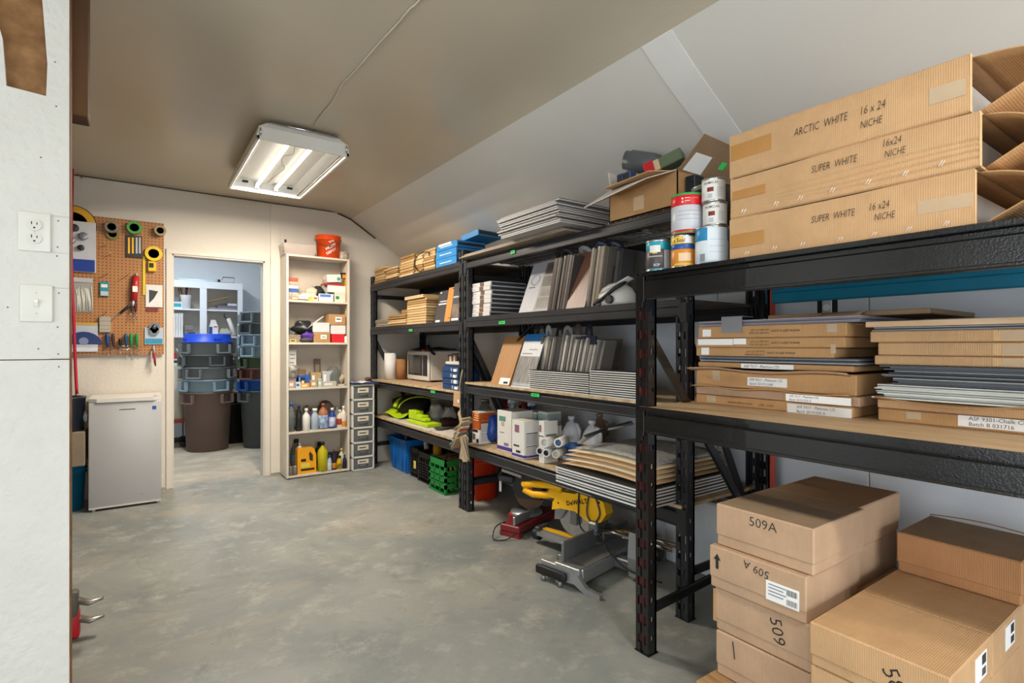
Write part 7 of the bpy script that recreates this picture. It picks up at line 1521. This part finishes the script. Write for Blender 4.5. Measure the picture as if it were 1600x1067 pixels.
# zip ties
t = hang('cable_ties', 'clear bag of white cable ties on the pegboard', 130, 462, 'cable ties'); card(t, 112, 145, 436, 488, mat('#cfcfca', .25, trans=.4), 'bag', th=.003, off=.004)
for i in range(16): 
    rn = random.Random(i); a_, b_ = P(118 + i * 1.5 + rn.uniform(-2, 2), 447 + rn.uniform(0, 6), .01), P(121 + i * 1.4 + rn.uniform(-4, 4), 486, .01); put(MB().tube([a_, ((a_[0] + b_[0]) / 2 + .004, a_[1], (a_[2] + b_[2]) / 2), b_], .0032, 5), 'tie', mat('#d9d8cd', .4), t)
card(t, 112, 145, 434, 441, mat('#bfc0c4', .4), 'header', th=.002, off=.012)
t = hang('battery_pack', 'small teal blister pack on the pegboard', 163, 450, 'pack'); card(t, 156, 170, 440, 463, mat('#2f8b98', .4), th=.012, off=.004); card(t, 158, 168, 444, 449, PAPER, 'print', th=.001, off=.0165, bev=0); card(t, 157, 169, 455, 462, mat('#b9c6cc', .3), 'blister', th=.008, off=.0165)
t = hang('blade_pack', 'white card with black scraper blade on the pegboard', 241, 462, 'blade pack'); card(t, 227.5, 254, 445, 480, mat('#dcdad6', .5), th=.004, off=.004); x0, x1, zt, zb = RY(PG - .01, 233, 247, 453, 474)
put(MB().prism([(x0, zt), (x1, zt - .01), (x1 - .03, zb + .04), (x0, zb)], PG - .0098, PG - .0084, 'Y'), 'blade_print', mat('#2f2e30', .4), t); card(t, 228, 247, 481, 487, mat('#7a2a24', .5), 'lower_pack', th=.003, off=.002)
def driver(label, pa, pb, ph, hm, group='screwdrivers on the pegboard', off=.03, r=.012):
    a_, b_, c_ = P(*pa, off), P(*ph, off), P(*pb, off); t = thing('screwdriver', label, 'screwdriver', a_, group=group)
    mid = tuple((a_[i] + b_[i]) / 2 for i in range(3)); 
    L0 = bpy.data.objects
    def rel(p): return p
    put(MB().tube([a_, tuple(a_[i] * .8 + b_[i] * .2 for i in range(3)), mid, tuple(a_[i] * .2 + b_[i] * .8 for i in range(3)), b_], [r * .8, r, r, r * .8, r * .55], 10), 'handle', hm, t)
    put(MB().tube([b_, c_], .0035, 6), 'shaft', CHROME, t)
driver('black handled screwdriver lying aslant on a pegboard hook', (203, 477), (174, 501), (188, 489), mat('#1e1e22', .35)); driver('maroon handled screwdriver hanging below the sealant tube', (212, 470), (213, 501), (212, 487), mat('#5a1a26', .35)); driver('small black driver beside the maroon one', (206, 478), (204, 496), (205, 488), mat('#2b2b2b', .4), r=.007)
for px, c, lb, ye in ((168, '#2a4680', 'blue handled screwdriver at the end of the driver row', 557), (177, '#4a2f2c', 'brown handled screwdriver in the driver row', 555), (188, '#1c1c1c', 'short black screwdriver in the driver row', 552), (197, '#1f4f78', 'dark teal screwdriver in the driver row', 560), (205, '#1f8a46', 'green handled screwdriver next to the dark teal one', 563), (214, '#178a40', 'green handled screwdriver at the right end of the driver row', 562)):
    driver(lb, (px - .5, 521 if px not in (188,) else 529), (px + 1, ye), (px + .5, 541), mat(c, .35), r=.015 if px in (168,) else .012)
t = hang('tool_rail', 'steel wire rail holding the screwdriver row', 190, 545, 'rail'); a_, b_ = P(163, 545, .045), P(219, 546, .045); put(MB().tube([P(164, 545), a_, b_, P(218, 546)], .003, 6), 'wire', CHROME, t); a_, b_ = P(163, 540, .015), P(219, 541, .015); put(MB().tube([a_, b_], .003, 6), 'back_wire', CHROME, t)
t = hang('parts_box', 'small clear compartment box on the pegboard', 164, 506, 'box'); card(t, 155, 173, 494, 519, mat('#c9c0ad', .25, trans=.3), 'case', th=.02, off=.004, bev=.002)
for zq in (501, 508, 514): card(t, 156, 172, zq, zq + .9, mat('#8d8574', .4), 'divider', th=.001, off=.0242, bev=0)
t = hang('circular_blade', 'circular saw blade pack with blue disc print low on the pegboard', 133, 527, 'saw blade'); card(t, 104, 153, 505, 550, mat('#b9bec8', .35), th=.005, off=.004)
x, y, z = P(131, 531); poly = [(x + .115 * math.cos(math.radians(a)), z - .035 + .10 * math.sin(math.radians(a))) for a in range(0, 181, 12)]
put(MB().prism(poly, PG - .0115, PG - .0095, 'Y'), 'disc_print', mat('#20356f', .4), t); card(t, 110, 152, 504, 508, mat('#c9a23a', .5), 'header', th=.002, off=.0098); card(t, 110, 152, 543, 549, mat('#d9dde4', .4), 'footer', th=.002, off=.0098)
put(MB().lathe([(0, 0), (.03, 0), (.03, .001), (0, .001)], (x, PG - .0128, z - .01), 16, 0, 'Y', smooth=False), 'hub_print', mat('#7d8aa8', .4), t)
t = hang('hose_clamps', 'clear pack of shiny steel discs on the pegboard edge', 241, 520, 'pack'); card(t, 226, 255, 512, 538, mat('#aab4bd', .25), th=.006, off=.004); card(t, 227, 254, 529, 537, mat('#2a8ab0', .4), 'blue_print', th=.001, off=.0105, bev=0)
for q, r in ((511, .038), (517, .036)): x, y, z = P(241, q); put(MB().ring((x, PG - .03, z), r, r * .55, .006, 'Y', 24), 'disc', DSTEEL, t)
x, y, z = P(241, 511); put(MB().lathe([(0, 0), (.018, 0), (.018, .004), (0, .004)], (x, PG - .031, z), 16, 0, 'Y'), 'hub', DSTEEL, t)
t = hang('utility_knife', 'red and white utility knife hanging from the pegboard corner', 242, 555, 'knife'); a_, b_, c_, d_ = P(240, 540, .03), P(241, 552, .03), P(242, 565, .03), P(243, 572, .03)
put(MB().tube([a_, b_], [.012, .014], 8, flat=.6), 'collar', LGREY, t); put(MB().tube([b_, c_], [.015, .014], 8, flat=.6), 'grip', mat('#b5262a', .4), t); put(MB().tube([c_, d_], [.014, .008], 8, flat=.6), 'tip', BLK, t); put(MB().tube([P(237, 548, .02), P(235, 566, .02)], .005, 6), 'clip', LGREY, t)
# --- red clamps behind the partition on the floor
for i, (px, py, zq) in enumerate(((121, 938, .17), (123, 966, .075))):
    x, y, z = onZ(px, py, zq); t = thing('bar_clamp', ('upper grey bar clamp with metal jaw behind the partition', 'lower red bar clamp with metal jaw behind the partition')[i], 'clamp', (x, y, 0), group='bar clamps behind the partition')
    put(MB().tube([(x - .5, y + .02, .02), (x - .06, y, .03 + i * .0)], .011, 8), 'bar', DSTEEL, t)
    put(MB().box(x - .10, x + .005, y - .03, y + .03, .001 if i else .11, zq + .045, bev=.012, seg=2), 'head', RED if i else mat('#5f5a52', .5), t)
    put(MB().tube([(x - .02, y, zq + .01), (x + .04, y - .01, zq - .015), (x + .085, y - .02, zq - .005)], [.026, .022, .012], 8, flat=.5), 'jaw', mat('#8a857c', .35, .6), t)
    put(MB().box(x - .06, x - .04, y - .018, y + .018, .0, .09, bev=.003), 'stand', DGREY, t)

# ================================================================ STORAGE ROOM
SHW = mat('#e3e7ea', .45, var=.02); SHB = mat('#cfc8ba', .6, var=.04)
sy0, sy1 = 7.85, 8.19
su = thing('wall_shelving', 'white built-in shelving across the storage room wall', 'shelving', (.6, 8.0, 0))
sx0 = -.3; sxm0, sxm1 = onY(312, 540, sy0)[0], onY(323, 540, sy0)[0]; sxr0, sxr1 = onY(371, 540, sy0)[0], onY(379, 540, sy0)[0]
stop_ = onY(340, 441, sy0)[2]
put(MB().box(sx0, sxr1, sy0 - .02, sy0, stop_ - .09, stop_, bev=.002), 'header_rail', SHW, su)
for a, b in ((sx0, sx0 + .08), (sxm0, sxm1), (sxr0, sxr1)): put(MB().box(a, b, sy0 - .02, sy0 - .0005, .0, stop_ - .09, bev=.002), 'stile', SHW, su)
put(MB().box(sx0, sxr1, sy0, sy1, stop_ - .02, stop_ - .0005), 'top_board', SHW, su); put(MB().box(sxr1 - .02, sxr1, sy0, sy1, 0, stop_ - .021), 'end_panel', SHW, su)
put(MB().box(sx0, sxr1 - .021, sy1 - .01, sy1, .4, stop_ - .021), 'back_panel', SHB, su)
SZ = []
for q in (484, 525.5, 560):
    zq = onY(345, q, sy0)[2]; SZ.append(zq); put(MB().box(sx0, sxr1 - .021, sy0 + .001, sy1 - .011, zq - .018, zq, bev=.001), 'shelf', SHW, su)
put(MB().box(sx0, .62, sy0 + .0, sy1 - .011, .90, .92), 'shelf', SHW, su)
for q in (470, 505): pass
def sbox(name, label, xl, xr, yt, z, m, cat='box', Y=sy0 + .06, depth=.15, marks=()): return wbox(name, label, Y, xl, xr, yt, z, depth, m, cat, marks=marks)
z = SZ[0]
sbox('teal_box', 'teal and white box on the upper storage shelf', 262, 285, 471, z, mat('#d3d8da', .5), marks=[(.3, .92, .25, .75, mat('#1f9aa6', .4))]); zz = onY(275, 471, sy0 + .06)[2]
sbox('grey_box', 'small grey box on the teal box', 268, 280, 464, zz, mat('#6d6f72', .5), depth=.1)
x = onY(290, 540, sy0 + .10)[0]; t = lathe_thing('brush_pot', 'white plastic pot of paint brushes on the storage shelf', 'pot', x, sy0 + .10, z, [(.05, 0), (.065, .17), (.068, .175), (.055, .175), (.045, .01), (0, .01)], PAPER, 'pot')
rn = random.Random(3)
for i in range(8):
    a = rn.uniform(-.5, .5); b2 = rn.uniform(-.3, .3); p0 = (x + a * .05, sy0 + .10 + b2 * .05, z + .03); p1 = (x + a * .16, sy0 + .10 + b2 * .12, z + .27 + rn.uniform(-.02, .02))
    t2 = thing('paint_brush', 'paint brush standing in the white pot', 'brush', p0, group='brushes in the white pot'); put(MB().tube([p0, p1], .006, 6), 'handle', mat(('#b98a5a', '#3a2a24', '#8a2f2a', '#c9a878')[i % 4], .5), t2); put(MB().tube([p1, (p1[0] * 1.0 + a * .03, p1[1], p1[2] + .035)], [.011, .014], 6), 'bristles', mat(('#c9a37a', '#3a2f2a')[i % 2], .8), t2)
for i, (a, b, q, c, lb) in enumerate(((322, 371, 480, '#8d8790', 'grey folder at the bottom of the storage shelf pile'), (340, 371, 476, '#6d6874', 'lilac folder in the storage shelf pile'), (356, 371, 473, '#c8c9cc', 'pale folder on the storage shelf pile'))):
    zq = onY(350, q, sy0 + .05)[2]; x0, x1, _, _ = RY(sy0 + .05, a, b, 480); put(MB().box(x0, min(x1, sxr0 + .0), sy0 + .05, sy0 + .28, z + .0006 + i * .03, z + .029 + i * .03, bev=.002), 'folder', mat(c, .5), None, lb, 'folder', 'folders on the storage shelf')
x0, x1, _, _ = RY(sy0 + .04, 320, 352, 480); put(MB().box(0, .27, 0, .2, 0, .008, mtx=Matrix.Translation((x0 + .02, sy0 + .04, z + .092)) @ Matrix.Rotation(-.28, 4, 'Y')), 'plywood_offcut', mat('#b48a52', .5), None, 'thin brown panel propped on the storage folders', 'board')
z = SZ[1]
for i in range(6):
    x0, x1, zt, _ = RY(sy0 + .05, 263 + i * 3.9, 263 + i * 3.9 + 3.6, 489); put(MB().box(x0, x1, sy0 + .05, sy0 + .25, z + .0006, zt, bev=.002), 'white_binder', mat('#d9dad8', .5), None, 'white binder in the row on the middle storage shelf', 'binder', 'white binders in the storage room')
sbox('wire_basket', 'grey wire basket of parts on the middle storage shelf', 288, 302, 508, z, mat('#7d7a76', .5), 'basket', marks=[(.05, .95, .5, .55, DGREY), (.05, .95, .2, .25, DGREY)]); sbox('dark_tin', 'dark tin in front of the wire basket', 294, 305, 519, z, mat('#3a3f38', .5), 'tin', Y=sy0 + .01, depth=.04)
sbox('white_carton', 'white and blue milk-style carton on the middle storage shelf', 327, 341, 508, z, PAPER, 'carton', marks=[(0, .35, .05, .85, mat('#2f4f9c', .4)), (.5, .9, .8, .9, RED)]); x0, x1, zt, _ = RY(sy0 + .06, 328, 340, 508)
put(MB().prism([(x0, zt), (x1, zt), ((x0 + x1) / 2 + .02, zt + .07), ((x0 + x1) / 2 - .03, zt + .07)], sy0 + .07, sy0 + .18, 'Y'), 'carton_gable', WHITE, None, 'white folded top standing on the milk-style carton', 'carton')
x = onY(351, 540, sy0 + .1)[0]; put(MB().blob((x, sy0 + .1, z + .05), (.08, .06, .05), 91, .35, 10, 16, zmin=z + .001), 'respirator', mat('#b9b6ae', .5), None, 'grey crumpled respirator on the middle storage shelf', 'mask')
x = onY(358, 540, sy0 + .1)[0]; t = thing('caulk_gun', 'white caulking gun leaning on the middle storage shelf', 'caulking gun', (x, sy0 + .1, z)); put(MB().tube([(x + .06, sy0 + .06, z + .02), (x - .01, sy0 + .1, z + .24)], .026, 10), 'barrel', WHITE, t); put(MB().tube([(x - .02, sy0 + .1, z + .22), (x - .06, sy0 + .1, z + .27), (x - .05, sy0 + .1, z + .30)], .008, 6), 'trigger', DSTEEL, t)
z = SZ[2]
sbox('red_box', 'red box on the lower storage shelf', 262, 276, 551, z, mat('#a8323c', .5)); t = None
for i in range(7):
    rn = random.Random(i + 30); x = onY(282 + 3 * i, 540, sy0 + .1)[0]; put(MB().tube([(x, sy0 + .1, z + .01), (x + rn.uniform(-.07, .07), sy0 + .1, z + .12 + rn.uniform(0, .10))], .008, 6), 'putty_knife', mat(('#3a3a3c', '#d8d8d6', '#7a2a2a')[i % 3], .4), None, 'loose putty knife in the bundle on the lower storage shelf', 'putty knife', 'putty knives')
sbox('yellow_level', 'yellow level lying on the lower storage shelf', 322, 340, 555.5, z, mat('#c9b82a', .5), 'level'); sbox('dark_tray', 'dark tray behind the blue lid on the lower storage shelf', 340, 372, 557, z, mat('#3f4a4a', .5), 'tray')
sbox('teal_tub', 'pale teal tub on the lowest storage shelf', 262, 277, 566, .92, mat('#8fb3ac', .5), 'tub', Y=sy0 + .03)
t = thing('tube_lamp', 'long pale tube light lying on the storage shelving', 'tube light', (.6, 8.0, stop_)); a_, b_ = onY(278, 434, sy0 + .08), onY(340, 436, sy0 + .08); put(MB().tube([(a_[0], a_[1], stop_ + .02), (b_[0], b_[1], stop_ + .02)], .018, 10), 'tube', mat('#d6eef2', .3), t); put(MB().box(b_[0], b_[0] + .03, b_[1] - .02, b_[1] + .02, stop_ + .0005, stop_ + .045, bev=.004), 'end_cap', BLK, t)
a_ = onY(358, 436, sy0 + .08); put(MB().tube([(a_[0] - .10, a_[1], stop_ + .01), (a_[0] - .07, a_[1], stop_ + .08), (a_[0] + .06, a_[1], stop_ + .08), (a_[0] + .06, a_[1], stop_ + .01)], .006, 6, closed=True), 'bent_wire', DGREY, None, 'bent dark wire frame on the storage shelving', 'wire frame')
# round trash bins, nested in two stacks
def trash_bin(label, x, y, z0, m, rim=.265, h=.69, rot=0.0):
    t = thing('trash_bin', label, 'trash bin', (x, y, z0), rz=rot, group='nested trash bins in the storage room')
    r0 = rim * .82
    rr = lambda f: r0 + (rim * .965 - r0) * f
    put(MB().lathe([(0, .004), (r0 - .006, .004), (r0 - .004, 0), (r0, 0), (rr(.80), h * .80), (rr(.80) + .010, h * .805), (rr(.98) + .008, h * .975), (rim, h * .975), (rim, h), (rim - .015, h), (rr(.80) - .004, h * .80), (r0 - .006, .012), (0, .012)], (0, 0, 0), 36), 'body', m, t, local=True)
    for s in (0, 1, 2, 3):
        a = s * math.pi / 2; rm_ = rr(.9) + .012
        mt = Matrix.Rotation(a, 4, 'Z') @ Matrix.Translation((rm_, 0, h * .895))
        hd = MB()
        hd.box(0, .040, -.085, -.066, -.05, .048, bev=.004, mtx=mt); hd.box(0, .040, .066, .085, -.05, .048, bev=.004, mtx=mt); hd.box(.012, .040, -.085, .085, -.062, -.042, bev=.005, mtx=mt)
        put(hd, 'handle', m, t, local=True)
    return t
BR = mat('#6a5850', .55, var=.06); GY = mat('#6b7274', .55, var=.06); GYD = mat('#4f5556', .55, var=.06); LB = mat('#7d93a0', .55, var=.06); BU = mat('#1742b8', .45); GRb = mat('#41533f', .55); RB = mat('#5d3a30', .55); BUB = mat('#17488f', .5)
lx, ly = onZ(320, 707, 0)[0] + .05, onZ(320, 707, 0)[1] + .22
for i, (m, lb, rt) in enumerate(((BR, 'brown trash bin at the bottom of the stack with the blue bin', -.9), (LB, 'slate blue trash bin nested in the brown one', -1.2), (GY, 'grey trash bin nested above the slate blue one', -.6), (GYD, 'dark grey trash bin nested third above the brown one', -1.35), (GY, 'grey trash bin nested under the blue bin', -1.05))):
    trash_bin(lb, lx + .006 * (i % 2), ly, .0 + i * .145, m, rot=rt)
zt_ = .69 + 4 * .145
t = thing('bin_lid', 'bright blue bin lid on top of the left bin stack', 'lid', (lx, ly, zt_)); put(MB().lathe([(.268, -.014), (.272, -.014), (.272, .004), (.252, .012), (.244, .085), (.237, .095), (0, .098)], (0, 0, .003), 36), 'dome', BU, t, local=True); 
for s in range(4): put(MB().box(-.04, .04, .225, .257, .02, .06, bev=.008, mtx=Matrix.Rotation(s * math.pi / 2 + .3, 4, 'Z')), 'lug', BU, t, local=True)
rx_, ry_ = onZ(393, 703, 0)[0] + .16, onZ(393, 703, 0)[1] + .24
for i, (m, lb, rt) in enumerate(((GYD, 'dark grey trash bin at the bottom of the taller stack', -1.0), (BUB, 'blue trash bin nested in the taller stack', -1.1), (RB, 'rust brown trash bin nested above the blue one', -.85), (GRb, 'green trash bin nested above the rust brown one', -1.15), (LB, 'light slate bin nested above the green one', -.8), (LB, 'light slate bin second above the green one', -.75), (GYD, 'grey bin second from the top of the taller stack', -.9), (GY, 'grey bin on top of the taller stack', -.85))):
    trash_bin(lb, rx_ + .004 * (i % 2), ry_, i * .135, m, rot=rt, rim=.255)
x, y, _ = onZ(362, 690, 0); trash_bin('black trash bin standing behind the two stacks', (lx + rx_) / 2 + .02, 7.63, 0, BLK, rim=.17, h=.62)
# beige roll and red trolley
x = onY(270, 540, 7.5)[0]; t = thing('canvas_roll', 'pale canvas roll standing on a red trolley in the storage room', 'canvas roll', (x, 7.62, .30)); put(MB().lathe([(.16, 0), (.18, .03), (.18, .62), (.16, .66), (0, .67)], (x - .02, 7.62, .352), 24), 'roll', mat('#bdb7a6', .7), t)
t = thing('trolley', 'low trolley with red rail and black wheels', 'trolley', (x, 7.4, 0)); put(MB().box(x - .35, x + .17, 7.56, 7.82, .30, .35, bev=.005), 'red_deck', RED, t)
put(MB().box(x - .35, x + .17, 7.57, 7.59, .09, .12).box(x + .1, x + .115, 7.57, 7.59, .12, .3).box(x - .1, x - .085, 7.57, 7.59, .12, .3), 'lower_frame', DGREY, t)
for xx in (x - .25, x + .12):
    for yy in (7.58, 7.76): put(MB().cyl((xx, yy, .055), .055, .03, 'Y', 18), 'wheel', BLK, t)
put(MB().tube([(x - .3, 7.54, .10), (x + .17, 7.54, .10)], .03, 10), 'black_bar', BLK, t)
sl_ = thing('ceiling_light', 'bare strip light on the storage room ceiling', 'ceiling light', (.3, 6.6, 2.6))  # out of view, added so the room beyond the doorway is brighter
put(MB().box(.24, .36, 6.0, 7.2, 2.66, 2.698, bev=.004), 'channel', WHITE, sl_)
put(MB().cyl((.30, 6.03, 2.635), .014, 1.14, 'Y', 12), 'tube', mat('#f4f8ff', .4, emit=8.0, var=0), sl_)
ld = bpy.data.lights.new('storage_fill', 'AREA'); ld.shape = 'RECTANGLE'; ld.size = .12; ld.size_y = 1.1; ld.energy = STORE_W; ld.color = (.86, .93, 1.0)
lo2 = bpy.data.objects.new('storage_fill', ld); C.objects.link(lo2); lo2.parent = sl_; lo2.location = (0, 0, .015); lo2['kind'] = 'helper'
flush_text(); flush_bent()
